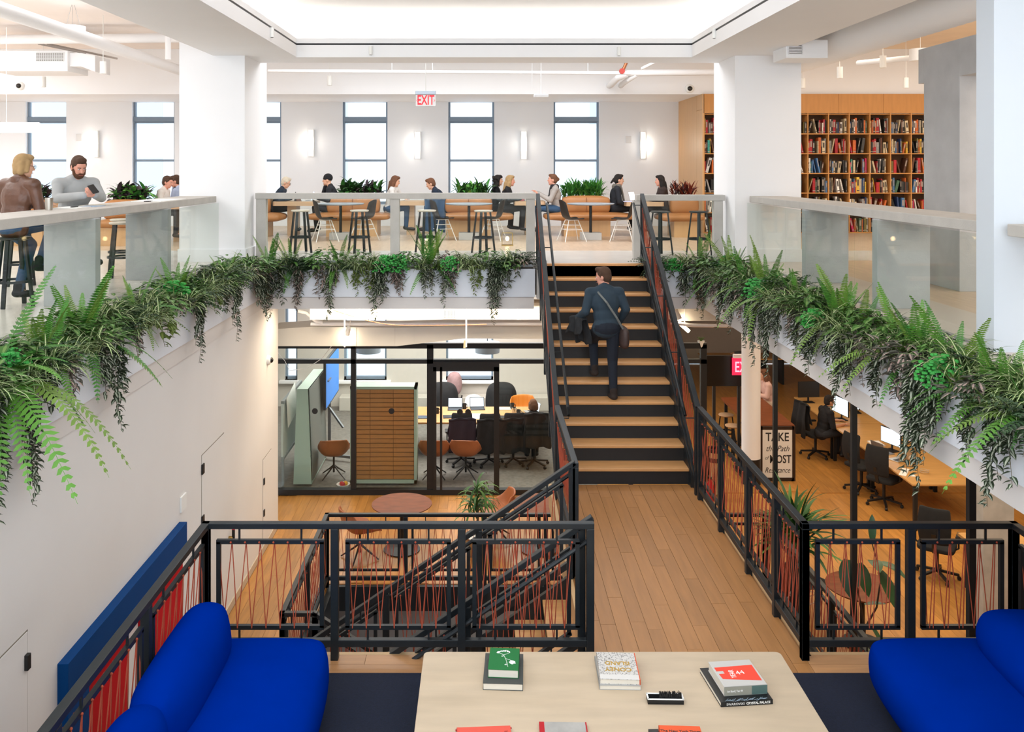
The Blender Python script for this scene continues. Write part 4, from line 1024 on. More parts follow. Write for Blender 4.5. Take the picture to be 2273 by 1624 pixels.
# floor drum bin, extinguisher
t = thing('waste_bin', 'polished steel waste bin with a black rim behind the corded rail', 'bin', lx_(1587, 1096))
q = MB(); q.lathe([(0, 0), (.14, 0), (.145, .80), (0, .80)], 28); q.build('body', chrome, t, smooth=True)
q = MB(); q.lathe([(.146, .62), (.15, .62), (.15, .70), (.146, .70)], 28); q.lathe([(.146, .80), (.15, .80), (.15, .86), (.10, .86), (.10, .80)], 28); q.build('band', blk, t)
t = thing('fire_extinguisher', 'red fire extinguisher standing behind the corded rail', 'extinguisher', lx_(1576, 1120))
q = MB(); q.lathe([(0, 0), (.07, 0), (.07, .36), (.03, .43), (.03, .47), (0, .47)], 20); q.build('cylinder', mat('extinguisher_red', 'a8141d', .3), t, smooth=True); q = MB(); q.cbox((0, 0, .50), (.03, .12, .04)); q.tube([(0, .04, .48), (.09, .04, .4), (.09, .03, .1)], .01, 6); q.build('valve', blk, t)
# slim glass-line posts under the right fascia, round column, square column
for y, lab in ((13.2, 'slim black floor to ceiling post behind the grassy palm'), (10.4, 'slim black floor to ceiling post left of the mesh chair'), (7.9, 'slim black floor to ceiling post behind the right sofa')):
    q = MB(); q.box(4.25, 4.31, y-.03, y+.03, LL, -.72); tag(q.build('steel_post', steel), lab, 'post')
t = thing('round_column', 'round white column with a black foot at the back of the right office', 'column', (xa(1667, 17.4), 17.4, LL))
q = MB(); q.lathe([(0, .5), (.178, .5), (.178, 4.05), (0, 4.05)], 28); q.build('shaft', white, t, smooth=True); q = MB(); q.lathe([(0, 0), (.18, 0), (.18, .5), (0, .5)], 28); q.build('foot', blk, t, smooth=True)
q = MB(); q.box(6.33, 6.72, 11.4, 11.8, LL, -.55); struct('wall_column_office', q, mat('stained_concrete', 'b4b2ac', .8, var=.14, scale=6))
# poster stand
t = thing('poster_stand', 'white framed poster sign reading take the path of most resistance', 'sign', lx_(1725, 1067), 0)
y0 = 0; pw, ph = .64, .96
q = MB(); z0 = .05
for x in (-pw/2, pw/2): q.box(x-.03, x+.03, -.02, .02, 0, ph+.1)
q.box(-pw/2, pw/2, -.02, .02, ph+.04, ph+.1); q.box(-pw/2, pw/2, -.02, .02, 0, .07); q.box(-pw/2, -pw/2+.05, -.02, .4, 0, .03); q.box(pw/2-.05, pw/2, -.02, .4, 0, .03); q.build('frame', mat('dark_walnut', '2c1d17', .4), t)
q = MB(); q.box(-pw/2+.03, pw/2-.03, -.01, .01, .07, ph+.04); q.build('poster', mat('poster_white', 'e9e6e0', .6), t)
for s_, sz, z, sx, sh in (('TAKE', .235, .85, .80, 0), ('the Path', .16, .63, .85, .35), ('of', .10, .45, .8, .3), ('MOST', .22, .42, .72, 0), ('Resistance', .145, .21, .80, .35)):
    text(s_, sz, (-.21 if s_ == 'of' else (.06 if s_ == 'MOST' else 0), -.0115, z), (PI/2, 0, 0), dk, t, sx=sx, shear=sh, bold=.004 if sh == 0 else 0)
# bar-height table and stools behind the column
t = thing('bar_table', 'high walnut bench table behind the round white column', 'table', (5.78, 19.1, LL))
q = MB(); q.box(5.34, 6.23, 18.0, 20.2, LL+.89, LL+.95); q.build('tabletop', woodt, t, world=True, bevel=.004)
for x in (5.42, 6.15):
    for y in (18.1, 20.1): q = MB(); q.box(x-.03, x+.03, y-.03, y+.03, LL, LL+.89); q.build('leg', steel, t, world=True)
for px, py, lab in ((1612, 919, 'wooden topped stool at the high walnut table, farther one'), (1627, 943, 'wooden topped stool at the high walnut table, nearer one')):
    d = FPX*(EYE-LL-.66)/(py-CY); bar_stool(lab, (xa(px, d), d, LL), .6, seatm=oakt, h=.66)
# black screen and exit light
t = thing('television', 'large black television on a stand behind the exit light', 'television', (xa(1608, 18.0), 18.0, LL))
q = MB(); q.box(xa(1568, 18), xa(1660, 18), 17.96, 18.02, za(856, 18), za(788, 18)); q.build('screen', mat('tv_black', '0c0b0b', .25), t, world=True, bevel=.005)
q = MB()
for px in (1585, 1640): q.box(xa(px-3, 18), xa(px+3, 18), 17.98, 18.04, LL, za(850, 18)); q.box(xa(px-4, 18), xa(px+4, 18), 17.7, 18.3, LL, LL+.05)
q.build('stand', blk, t, world=True)
d = 17.9; c = P(1653, 813, d)
t = thing('exit_sign', 'glowing red exit sign half behind the round column', 'sign', c)
w = 62*d/FPX/2; h = 20*d/FPX
q = MB(); q.box(-.25, .25, -.01, .01, za(832, d)-c.z, za(794, d)-c.z); q.build('sign_panel', light_mat('exit_glow', 'e02348', 1.3), t)
q = MB(); q.box(-.23, .25, -.03, .03, za(794, d)-c.z, za(786, d)-c.z); q.box(-.02, .02, -.02, .02, 0.2, -.6-c.z); q.build('housing', white, t)
text('EXIT', .29, (-.0, -.014, za(815, d)-c.z), (PI/2, 0, 0), light_mat('exit_letter', 'ff9fb4', 1.6), t, sx=.68, bold=.003)
# desks in the office
dkz = .75
for y0_, y1_, lab in ((15.2, 17.0, 'long light oak desk nearest the rail with laptops on it'), (17.03, 18.8, 'light oak desk in front of the man in the black shirt'), (18.83, 21.0, 'light oak desk at the back of the right office')):
    t = thing('desk', lab, 'desk', (7.9, (y0_+y1_)/2, LL))
    q = MB(); q.box(7.25, 8.6, y0_, y1_, LL+dkz-.03, LL+dkz); q.build('desktop', mat('desk_oak', 'c99a5c', .4, var=.1, scale=3, stretch=(1, 6, 6)), t, world=True, bevel=.004)
    for x in (7.32, 8.5):
        for y in (y0_+.06, y1_-.06): q = MB(); q.box(x-.03, x+.03, y-.03, y+.03, LL, LL+dkz-.03); q.build('leg', steel, t, world=True)
dz_ = LL+dkz
t = thing('desk', 'dark desk edge behind the platform rail at the right', 'desk', (7.3, 12.4, LL)); q = MB(); q.box(6.95, 8.6, 11.9, 13.2, LL+.71, LL+.75); q.build('desktop', _M['desk_oak'], t, world=True); 
for x in (7.0, 8.5): q = MB(); q.box(x, x+.06, 12, 13.1, LL, LL+.71); q.build('leg', steel, t, world=True)
dp = lambda px, py: (xa(px, FPX*(EYE-dz_)/(py-CY)), FPX*(EYE-dz_)/(py-CY), dz_)
def monitor(label, loc, rz, w=.55, h=.33, scr='d7ecf8', on=1.3):
    t = thing('monitor', label, 'monitor', loc, rz)
    q = MB(); q.box(-w/2, w/2, -.015, .015, .12, .12+h); q.build('casing', blk, t, bevel=.004)
    if on: q = MB(); q.box(-w/2+.012, w/2-.012, -.018, -.015, .132, .108+h); q.build('screen', light_mat('mon_'+scr, scr, on), t)
    q = MB(); q.box(-.02, .02, .015, .03, 0, .3); q.box(-.12, .12, -.08, .1, 0, .012); q.build('stand', blk, t)
    return t
monitor('lit monitor on the desk before the man in black', dp(1866, 931), 1.75+PI, .6, .36)
monitor('second lit monitor beside the man in black', dp(1898, 915), 1.5+PI, .55, .33)
monitor('lit tilted monitor on the desk behind the open laptop', dp(1978, 1000), 1.9+PI, .5, .30, 'd5e4f0', .9)
monitor('dark monitor on the rear desk seen from behind', dp(1795, 893), .1, .5, .36, on=0)
laptop('grey laptop with dark keyboard open beside the lit tilted monitor', dp(1962, 1004), 1.9, '9a9c9f', True, '8fa3b5')
t = laptop('silver laptop with its lid toward the rail, nearest on the desk', dp(1995, 1020), PI+.5, 'c9c4ba', True, 'c8d2da')
q = MB(); q.lathe([(0, 0), (.012, 0), (.012, .001), (0, .001)], 12); o = q.build('lid_mark', mat('mark_grey', 'e8e8e6', .3), t); o.location = (0, .172, .13); o.rotation_euler = (PI/2-.28, 0, 0)
q = MB(); q.box(-.21, .21, -.06, .06, 0, .012); o = tag(q.build('keyboard', wht, bevel=.004), 'white slim keyboard lying near the desk end', 'keyboard'); o.location = dp(2007, 1048); o.rotation_euler = (0, 0, 1.0)
q = MB(); q.ell((0, 0, .01), (.03, .055, .018), 12, 6); o = tag(q.build('mouse', wht, smooth=True), 'white mouse beside the slim white keyboard', 'mouse'); o.location = dp(2026, 1057); o.rotation_euler = (0, 0, 1.0)
q = MB(); q.tube([(.07*math.cos(a*.35), .08*math.sin(a*.35), .008+.002*a) for a in range(36)], .006, 5); o = tag(q.build('cable', mat('cable_beige', 'b9a78e', .6)), 'coiled beige cable on the desk right of the keyboard', 'cable'); o.location = dp(2052, 1050)
q = MB(); q.box(-.07, .07, -.01, .01, 0, .008); o = tag(q.build('pen', blk), 'black pen on the desk before the silver laptop', 'pen'); o.location = dp(2022, 1036)
q = MB()
for k in range(5): q.box(-.11, .11, -.15, .15, .004*k, .004*k+.003)
o = tag(q.build('paper', wht), 'white papers on the desk left of the grey laptop', 'paper'); o.location = dp(1945, 985)
q = MB(); q.ell((0, 0, .06), (.10, .08, .06), 12, 7); q.ell((.07, .03, .05), (.06, .07, .05), 10, 6); o = tag(q.build('cloth_bag', mat('cream_cloth', 'd8cdbb', .9)), 'crumpled cream cloth behind the silver laptop', 'bag'); o.location = dp(2018, 1020)
office_chair('black office chair of the man in black with a jacket over it', lx_(1810, 1012), -PI/2+.15, True)
office_chair('empty black mesh chair at the nearest desk end', lx_(1962, 1120), -.9)
office_chair('black office chair between man and mesh chair, half behind the post', lx_(1912, 1088), -1.2, False)
office_chair('black office chair seen through the right rail panels', (6.75, 13.4, LL), -.6)
# ------------------------------------------------------------------ ducts and pipes under the gallery
cduct = mat('duct_paint', 'dad5cb', .6, var=.02, scale=3)
t = thing('air_duct', 'upper cream rectangular duct under the gallery edge with a grille', 'duct', (-.5, 15.2, -1))
q = MB(); q.box(xa(688, 15), xa(1250, 15), 15.0, 15.4, za(709, 15), za(672, 15)); q.build('duct_body', cduct, t, world=True)
q = MB()
for px in (714, 855, 1060): q.box(xa(px, 15)-.012, xa(px, 15)+.012, 14.99, 15.0, za(709, 15), za(672, 15))
q.build('flange', cduct, t, world=True)
g0, g1, h0, h1 = xa(985, 15), xa(1010, 15), za(705, 15), za(686, 15)
q = MB(); q.box(g0-.03, g1+.03, 14.985, 15.0, h0-.02, h1+.02); q.build('grille_frame', wht, t, world=True); q = MB(); q.box(g0, g1, 14.98, 14.985, h0, h1); q.build('grille_opening', mat('grille_blue', '49525c', .7), t, world=True)
q = MB()
for i in range(9): x = g0+(g1-g0)*i/8; q.box(x-.004, x+.004, 14.97, 14.98, h0, h1)
for j in range(7): z = h0+(h1-h0)*j/6; q.box(g0, g1, 14.97, 14.98, z-.004, z+.004)
q.build('grille', wht, t, world=True, kind='stuff')
t = thing('air_duct', 'lower cream duct widening to the left above the meeting room glass', 'duct', (-1, 15.9, -1.4))
d = 15.7; pz = [(600, 768), (880, 768), (1030, 751), (1300, 753), (1300, 722), (1020, 723), (880, 727), (690, 725), (600, 731)]
q = MB(); q.prism([(xa(x, d), za(y, d)) for x, y in pz], d, d+.7, 'y'); q.build('duct_body', cduct, t, world=True)
q = MB()
for px in (790, 875, 918):
    q.box(xa(px, d)-.01, xa(px, d)+.01, d-.008, d, za(766 if px < 900 else 762, d), za(728, d))
q.build('seam', cduct, t, world=True)
pipe('conduit', 'white conduit running between the two cream ducts', [P(690, 719, 15.45), P(1290, 719, 15.45)], .03)
pipe('conduit', 'bent white pipe at the left end of the ducts', [P(662, 690, 15.3), P(680, 694, 15.3), P(700, 712, 15.35), P(715, 716, 15.4)], .03)
for px, lab in ((765, 'left'), (1035, 'right')):
    pipe('hanger_rod', 'thin white hanger rod of the cream ducts, %s one' % lab, [P(px, 668, 14.9), P(px, 770, 14.9)], .014, n=6, cat='rod')
pipe('orange_cable', 'thin orange cable sagging below the upper cream duct', [P(740+i*20, 688+34*math.sin(min(1, i/8)*PI/2)-((i-10)**2*.05 if i > 10 else 0), 14.93) for i in range(18)], .007, mat('orange_wire', 'd0785a', .6), 'cable', 5)
pipe('cable', 'thin white cable looping below the lower duct at the left', [P(615, 780, 16.4), P(632, 800, 16.4), P(643, 822, 16.4), P(680, 818, 16.4), P(715, 795, 16.4), P(737, 766, 16.4)], .006, wht, 'cable', 5)
pipe('rope', 'beige twisted cord hanging by the right hanger rod', [P(1032, 755, 15.2), P(1031, 772, 15.2)], .022, mat('rope_beige', 'c9b795', .9), 'cord', 6)
def spot(label, loc, rot, watts, col=(1, .82, .6)):
    t = thing('track_lamp', label, 'lamp', loc); t.rotation_euler = rot
    q = MB(); q.lathe([(0, .10), (.035, .10), (.045, -.06), (.04, -.06), (.03, .02), (0, .02)], 16); q.build('housing', wht, t, smooth=True)
    q = MB(); q.ell((0, 0, -.03), (.034, .034, .034), 12, 8); q.build('bulb', light_mat('spot_glow', 'ffe6bb', 22), t, smooth=True)
    q = MB(); q.tube([(0, 0, .1), (0, 0, .34)], .008, 5); q.build('stem', wht, t)
    pl = bpy.data.lights.new('track_lamp_light', 'POINT'); pl.energy = watts; pl.color = col; pl.shadow_soft_size = .05
    o = bpy.data.objects.new('track_lamp_light', pl); COL.objects.link(o); o.parent = t; o.location = (0, 0, -.12)
spot('small warm spot lamp glowing under the gallery, left of centre', P(800, 690, 14.85), (0, .3, 0), 5)
spot('small warm spot lamp glowing between the ducts by the left rod', P(772, 736, 15.5), (.5, .3, 0), 4)
spot('small warm spot lamp at the right end of the upper duct', P(1152, 700, 14.9), (0, -.2, 0), 4)
spot('small warm spot lamp shining beside the right stair rail', P(1505, 700, 14.9), (0, -.4, 0), 5)
t = thing('strip_lamp', 'short bright tube lamp hung slanting right of the stair rail', 'lamp', P(1520, 726, 15.0)); q = MB(); q.tube([(-.1, 0, .08), (.07, 0, -.07)], .03, 8); q.build('tube', light_mat('spot_glow', 'ffe6bb', 22), t); q = MB(); q.tube([(0, 0, .0), (0, 0, .5)], .008, 5); q.build('stem', wht, t)
t = thing('air_duct', 'cream ceiling duct right of the stair under the gallery', 'duct', (5, 15.2, -1)); q = MB(); q.box(xa(1490, 15), xa(1780, 15), 15.0, 15.5, za(712, 15), za(676, 15)); q.build('duct_body', cduct, t, world=True)
pipe('conduit', 'white pipe under the ceiling right of the stair', [P(1490, 716, 14.9), P(1540, 722, 14.9), P(1700, 724, 14.9)], .03)
t = thing('flower_pot', 'white round pot with a small plant on top of the glass wall', 'pot', P(1556, 770, 16.83)); q = MB(); q.lathe([(0, 0), (.05, 0), (.065, .12), (.055, .12), (.045, .1), (0, .1)], 20); q.build('pot', wht, t, smooth=True)
q = MB()
for k in range(7): a = k*.9; q.tube([(0, 0, .1), (.04*math.cos(a), .04*math.sin(a), .17), (.08*math.cos(a), .08*math.sin(a), .18)], [.008, .01, .002], 4)
q.build('leaves', mat('succulent_green', '55703c', .6), t)
# ------------------------------------------------------------------ MEETING ROOM
mint = mat('mint_paint', 'a9bcb0', .5); slat_m = mat('oak_slat', 'b07a4a', .45, var=.1, scale=3, stretch=(1, 6, 9), rnd=.06)
d = 17.25; x0, x1, z0, z1 = xa(777, d), xa(925, d), LL+.05, za(858, d)
t = thing('slatted_screen', 'tall mobile screen with brown wooden slats in a mint frame', 'screen', ((x0+x1)/2, d, LL))
q = MB(); q.box(x0, x0+.05, d, d+.35, z0, z1); q.box(x1-.05, x1, d, d+.35, z0, z1); q.box(x0, x1, d, d+.35, z1-.05, z1); q.box(x0, x1, d, d+.35, z0, z0+.06); q.build('frame', mint, t, world=True)
q = MB(); q.box(x0+.05, x1-.05, d+.05, d+.09, z0+.06, z1-.05); q.build('backing', mat('dark_oak', '6b4429', .6), t, world=True)
cw = [x0+.055, x0+.055+(x1-x0-.11)*.28, x0+.055+(x1-x0-.11)*.66, x1-.055]; nr = 20; rh = (z1-z0-.12)/nr
for c in range(3):
    for r in range(nr):
        q = MB(); q.box(.004, cw[c+1]-cw[c]-.004, 0, .022, .008, rh-.006); o = q.build('slat', slat_m, t); o.location = Vector((cw[c], d+.03, z0+.065+r*rh))-t.location
q = MB()
for x in (x0+.1, x1-.1): q.tube([(x, d+.1, LL+.03), (x, d+.25, LL+.03)], .03, 8)
q.build('caster', blk, t, world=True)
t = thing('mobile_screen', 'mint green wedge screen standing edge-on at the left of the meeting room', 'screen', (-3.4, 17.9, LL))
q = MB(); q.add([(-3.62, 17.2, LL+.05), (-3.27, 17.2, LL+.05), (-3.34, 17.2, za(863, 17.2)), (-3.55, 17.2, za(863, 17.2)), (-3.62, 18.9, LL+.05), (-3.27, 18.9, LL+.05), (-3.34, 18.9, za(863, 17.2)), (-3.55, 18.9, za(863, 17.2))],
      [(0, 1, 2, 3), (5, 4, 7, 6), (3, 2, 6, 7), (4, 0, 3, 7), (1, 0, 4, 5)]); q.build('mint_case', mint, t, world=True)
q = MB(); q.add([(-3.268, 17.28, LL+.1), (-3.268, 18.85, LL+.1), (-3.336, 18.85, za(866, 17.2)), (-3.336, 17.28, za(866, 17.2))], [(0, 1, 2, 3)]); solid(q.build('grey_face', mat('grey_felt', '6f7470', .9), t, world=True), .01, 0)
t = thing('whiteboard', 'whiteboard with a grey frame on the far left of the meeting room', 'board', (-3.75, 17.6, LL))
q = MB(); q.box(-3.80, -3.76, 16.95, 18.6, -3.95, -2.95); q.build('board', mat('board_white', 'cfd6d2', .25), t, world=True); q = MB(); q.box(-3.80, -3.74, 16.95, 18.6, -4.0, -3.95); q.box(-3.80, -3.74, 18.6, 18.65, -4.0, -2.9); q.box(-3.8, -3.74, 16.95, 18.6, -2.95, -2.9); q.box(-3.80, -3.76, 17.0, 17.05, LL, -3.95); q.box(-3.8, -3.76, 18.5, 18.55, LL, -3.95); q.build('frame', mat('frame_grey', '8a8f90', .4), t, world=True)
q = MB(); q.add([(-3.73, 17.1, -2.9), (-3.73, 17.9, -2.75), (-3.66, 17.7, -3.3), (-3.70, 17.1, -3.45)], [(0, 1, 2, 3)]); q.build('flip_sheet', wht, t, world=True)
t = thing('television', 'blue glowing television on a wheeled stand in the meeting room', 'television', (-3.2, 19.2, LL))
q = MB(); q.box(-3.25, -3.2, 18.35, 20.0, -3.45, -2.45); q.build('casing', blk, t, world=True)
q = MB(); q.box(-3.2, -3.195, 18.38, 19.97, -3.42, -2.48); q.build('screen', light_mat('tv_blue', '2f74c4', .7), t, world=True)
q = MB(); q.box(-3.26, -3.16, 18.5, 18.8, -2.9, -2.88)
q.bar((-3.22, 18.9, LL+.08), (-3.22, 18.9, -3.4), .06, .04); q.bar((-3.5, 18.9, LL+.10), (-2.55, 18.6, LL+.10), .05, .05); q.bar((-3.5, 19.5, LL+.10), (-2.6, 19.6, LL+.10), .05, .05); q.bar((-3.25, 18.9, -3.5), (-2.9, 18.7, -3.9), .04, .04)
for x, y in ((-2.55, 18.6), (-2.6, 19.6)): q.ell((x, y, LL+.05), (.05, .03, .05), 10, 6)
q.build('stand', mat('grey_stand', '70757a', .4, metal=.5), t, world=True)
t = thing('meeting_table', 'long oak meeting table covered with laptops and mugs', 'table', (-.3, 19.5, LL))
q = MB(); q.box(-2.0, 1.2, 18.9, 20.15, LL+.71, LL+.75); q.build('tabletop', mat('meeting_oak', 'bd8f5c', .4, var=.08, scale=3, stretch=(6, 1, 6)), t, world=True, bevel=.004)
for x in (-1.85, 1.05):
    for y in (19.0, 20.05): q = MB(); q.box(x-.03, x+.03, y-.03, y+.03, LL, LL+.71); q.build('leg', steel, t, world=True)
mz = LL+.751; mp = lambda px, py: (xa(px, FPX*(EYE-mz)/(py-CY)), FPX*(EYE-mz)/(py-CY), mz)
for px, py, rz, op, cl, lab in ((1000, 925, .1, False, '2a2c30', 'closed dark laptop near the front edge of the meeting table'), (1010, 908, 0, True, '3a3c40', 'dark laptop open at the far side of the meeting table, left'), (1060, 907, .1, True, '3a3c40', 'dark laptop open at the far side of the meeting table, right'),
        (937, 926, .0, False, '5a6d86', 'blue grey closed laptop at the left end of the meeting table'), (1122, 926, 0, False, '26282b', 'closed black laptop before the seated woman'), (1178, 915, -1.2, True, 'b5b7ba', 'open laptop the seated woman is using'), (1118, 907, 0, False, 'dadada', 'closed white laptop beside the dark mugs')):
    laptop(lab, mp(px, py), rz, cl, op, 'c5d5e3')
for px, py, m_, lab in ((970, 917, blk, 'black mug alone on the meeting table, leftmost'), (1031, 907, blk, 'black mug between the two dark laptops'), (1137, 906, blk, 'black mug beside the white laptop'), (1151, 921, blk, 'black mug before the plate of salad'), (1141, 916, chrome, 'steel tumbler between the black mugs')):
    mug(lab, mp(px, py), m_, 1.15)
q = MB(); q.box(-.15, .15, -.2, .2, 0, .006); o = tag(q.build('paper', wht), 'white sheet of paper lying in the middle of meeting table', 'paper'); o.location = mp(1062, 924)
t = thing('plate', 'white plate with green salad on the meeting table', 'plate', mp(1162, 928)); q = MB(); q.lathe([(0, 0), (.07, 0), (.12, .018), (.07, .008), (0, .008)], 24); q.build('dish', wht, t, smooth=True)
q = MB()
for k in range(26): q.ell((random.uniform(-.06, .06), random.uniform(-.05, .05), .02), (.02, .012, .01), 6, 4, R=Matrix.Rotation(random.random()*6, 3, 'Z'))
q.build('salad', mat('salad_green', '5d7a3c', .7), t, kind='stuff')
t = thing('bowl', 'white bowl of red and yellow fruit on the floor by the glass', 'bowl', (xa(762, 17.12), 17.12, LL)); q = MB(); q.lathe([(0, 0), (.08, 0), (.13, .09), (.12, .09), (.07, .02), (0, .02)], 24); q.build('dish', wht, t, smooth=True)
for (x, y, c) in ((-.03, 0, 'c5362b'), (.04, .02, 'd9a02d'), (.0, -.04, 'b52a35')): q = MB(); q.ell((x, y, .09), (.045, .045, .045), 12, 8); q.build('fruit', mat('fruit_'+c, c, .5), t, smooth=True)
for px, lab, rz in ((741, 'cognac tub chair behind the glass left of the slatted screen', PI+.15), (964, 'cognac tub chair behind the glass at the left of the sliding door', PI), (1034, 'cognac tub chair behind the glass inside the sliding door', PI-.1)):
    tub_chair(lab, (xa(px, 17.75), 17.75, LL), rz+PI, tanc)
for x, y, lab in ((-.45, 18.55, 'black chair hung with a purple jacket at the meeting table'), (.12, 18.5, 'black chair hung with a quilted black jacket, middle of the table'), (.62, 18.55, 'black chair hung with a big black coat near the door')):
    c_ = office_chair(lab, (x, y, LL), .1, False); coat(c_, .27, -.31, 1.02, .5, mat('plum_jacket', '2b2430', .9) if 'purple' in lab else None)
t = wire_chair('white shell chair on the far side of the meeting table', (xa(1051, 20.6), 20.6, LL), PI, shell=wht)
tub_chair('orange tub chair at the far right corner of the meeting table', (xa(1164, 20.7), 20.7, LL), PI+.2, orange_l)
t = thing('backpack', 'pink and grey backpack with a black strap on the window ledge', 'bag', (xa(1008, 22.6), 22.6, lz0-.35))
soft('body', mat('dusty_pink', 'a98b8c', .8, var=.2, scale=9), -.14, .16, -.14, .1, .1, .62, .1, t, .04, world=False); soft('pocket', mat('slate_print', '5c6672', .8, var=.5, scale=14), -.32, -.02, -.2, .0, 0, .34, .08, t, .04, world=False)
q = MB(); q.tube([(-.1, -.2, .05), (.0, -.25, -.2), (.15, -.22, -.2), (.2, -.15, .1)], .018, 6); q.build('strap', blk, t)
q = MB(); q.box(-3.6, 2.6, 22.55, 22.95, LL, lz0-.34); tag(q.build('radiator_cover', mat('greige_cover', 'c3bfb6', .6), bevel=.01), 'long pale radiator cover below the meeting room windows', 'radiator')
for px, lab in ((1115, 'heap of black bags on the ledge behind the orange chair'), (985, 'heap of dark coats on the ledge left of the white chair')):
    t = thing('bag_heap', lab, 'bag', (xa(px, 21.8), 21.8, LL+.0)); soft('bag', fabric_dk, -.35, .3, -.2, .2, .0, .85, .15, t, .06, world=False)
for px, lab in ((818, 'blue grey drum pendant over the left of the meeting room'), (1082, 'blue grey drum pendant over the right of the meeting room')):
    t = thing('pendant_lamp', lab, 'lamp', P(px, 776, 18.6)); q = MB(); q.lathe([(.22, -.05), (.25, -.05), (.26, .15), (0, .18)], 28); q.build('shade', mat('shade_blue', '9aa6b5', .5), t, smooth=True); q = MB(); q.lathe([(0, -.04), (.215, -.04), (.215, -.035), (0, -.035)], 24); q.build('diffuser', mat('diffuser_grey', 'd0d6de', .4), t); q = MB(); q.tube([(0, 0, .18), (0, 0, .9)], .01, 5); q.build('stem', blk, t)
# far desk behind the television
t = thing('desk', 'far desk with a laptop beyond the black television', 'desk', (6.9, 25.6, LL)); q = MB(); q.box(6.2, 8.6, 25.2, 26.0, LL+.71, LL+.75); q.build('desktop', _M['desk_oak'], t, world=True); 
for x in (6.3, 8.4): q = MB(); q.box(x, x+.06, 25.3, 25.9, LL, LL+.71); q.build('leg', steel, t, world=True)
# ================================================================== BOOKCASE
BD = 20.5
t = thing('bookcase', 'tall oak cube bookcase covering the library back wall', 'bookcase', (8, BD, 0))
cols_l = [1563, 1608.5]; pitch = 45.9; vx = [1563+pitch*i for i in range(0, 14)]
off = 1793.5-(1563+pitch*5)
vx = [1563+off*0+pitch*i+(1793.5-1563-pitch*5) for i in range(14)]; vx[0] = 1563
zs = [za(p, BD) for p in (253, 297, 341, 384.8, 428.5, 472, 516)]
X = [xa(p, BD) for p in vx]; th = .022; dep = .34
for x in X: q = MB(); q.box(x-th/2, x+th/2, BD, BD+dep, zs[-1], zs[0]+th); q.build('upright', shelf_m, t, world=True)
for z in zs: q = MB(); q.box(X[0], X[-1], BD+.004, BD+dep, z-th/2, z+th/2); q.build('shelf', shelf_m, t, world=True)
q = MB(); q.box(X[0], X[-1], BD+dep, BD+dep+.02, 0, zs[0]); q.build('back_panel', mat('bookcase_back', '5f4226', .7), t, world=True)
for i in range(6): q = MB(); a, b = X[0]+(X[-1]-X[0])*i/6, X[0]+(X[-1]-X[0])*(i+1)/6; q.box(a+.003, b-.003, BD, BD+.03, zs[0]+th, WT+.0); q.build('frieze_panel', shelf_m, t, world=True)
q = MB(); q.box(X[0], X[-1], BD+.02, BD+.06, 0, zs[-1]); q.build('plinth', shelf_m, t, world=True)
q = MB(); q.box(X[0]-.03, X[0]-.011, BD, 23, 0, WT); q.box(X[0]-.04, X[0]-.03, BD, BD+.55, 0, zs[0]+.1); q.box(X[0]-.04, X[0]-.03, BD, BD+.55, zs[0]+.11, WT); q.box(X[0]-.04, X[0]-.03, BD+.56, 23, 0, WT); q.build('end_panel', panel_m, t, world=True)
PAL = [('black', '1c1b1a', 9), ('dark grey', '3b3a38', 5), ('white', 'e2ddd4', 5), ('cream', 'cbb894', 7), ('red', 'a8232b', 6), ('orange', 'c4632c', 4), ('brown', '5d3a28', 5), ('navy', '243b63', 3), ('blue', '4d79a8', 3), ('green', '3f5f48', 2), ('teal', '2e8073', 1), ('grey', '8d8b88', 5), ('olive', '84763a', 2), ('yellow', 'cfa53a', 1), ('pink', 'c8285a', 1)]
bag_ = [p for p in PAL for _ in range(p[2])]
rb = random.Random(11); meshes = {}; nb = 0
ORD = ['first', 'second', 'third', 'fourth', 'fifth', 'sixth', 'seventh', 'eighth', 'ninth', 'tenth', 'eleventh', 'twelfth', 'thirteenth']
RN = ['top', 'second', 'third', 'fourth', 'fifth', 'bottom']
cells = [(0, c) for c in range(1)]+[(1, c) for c in range(4, 11)]
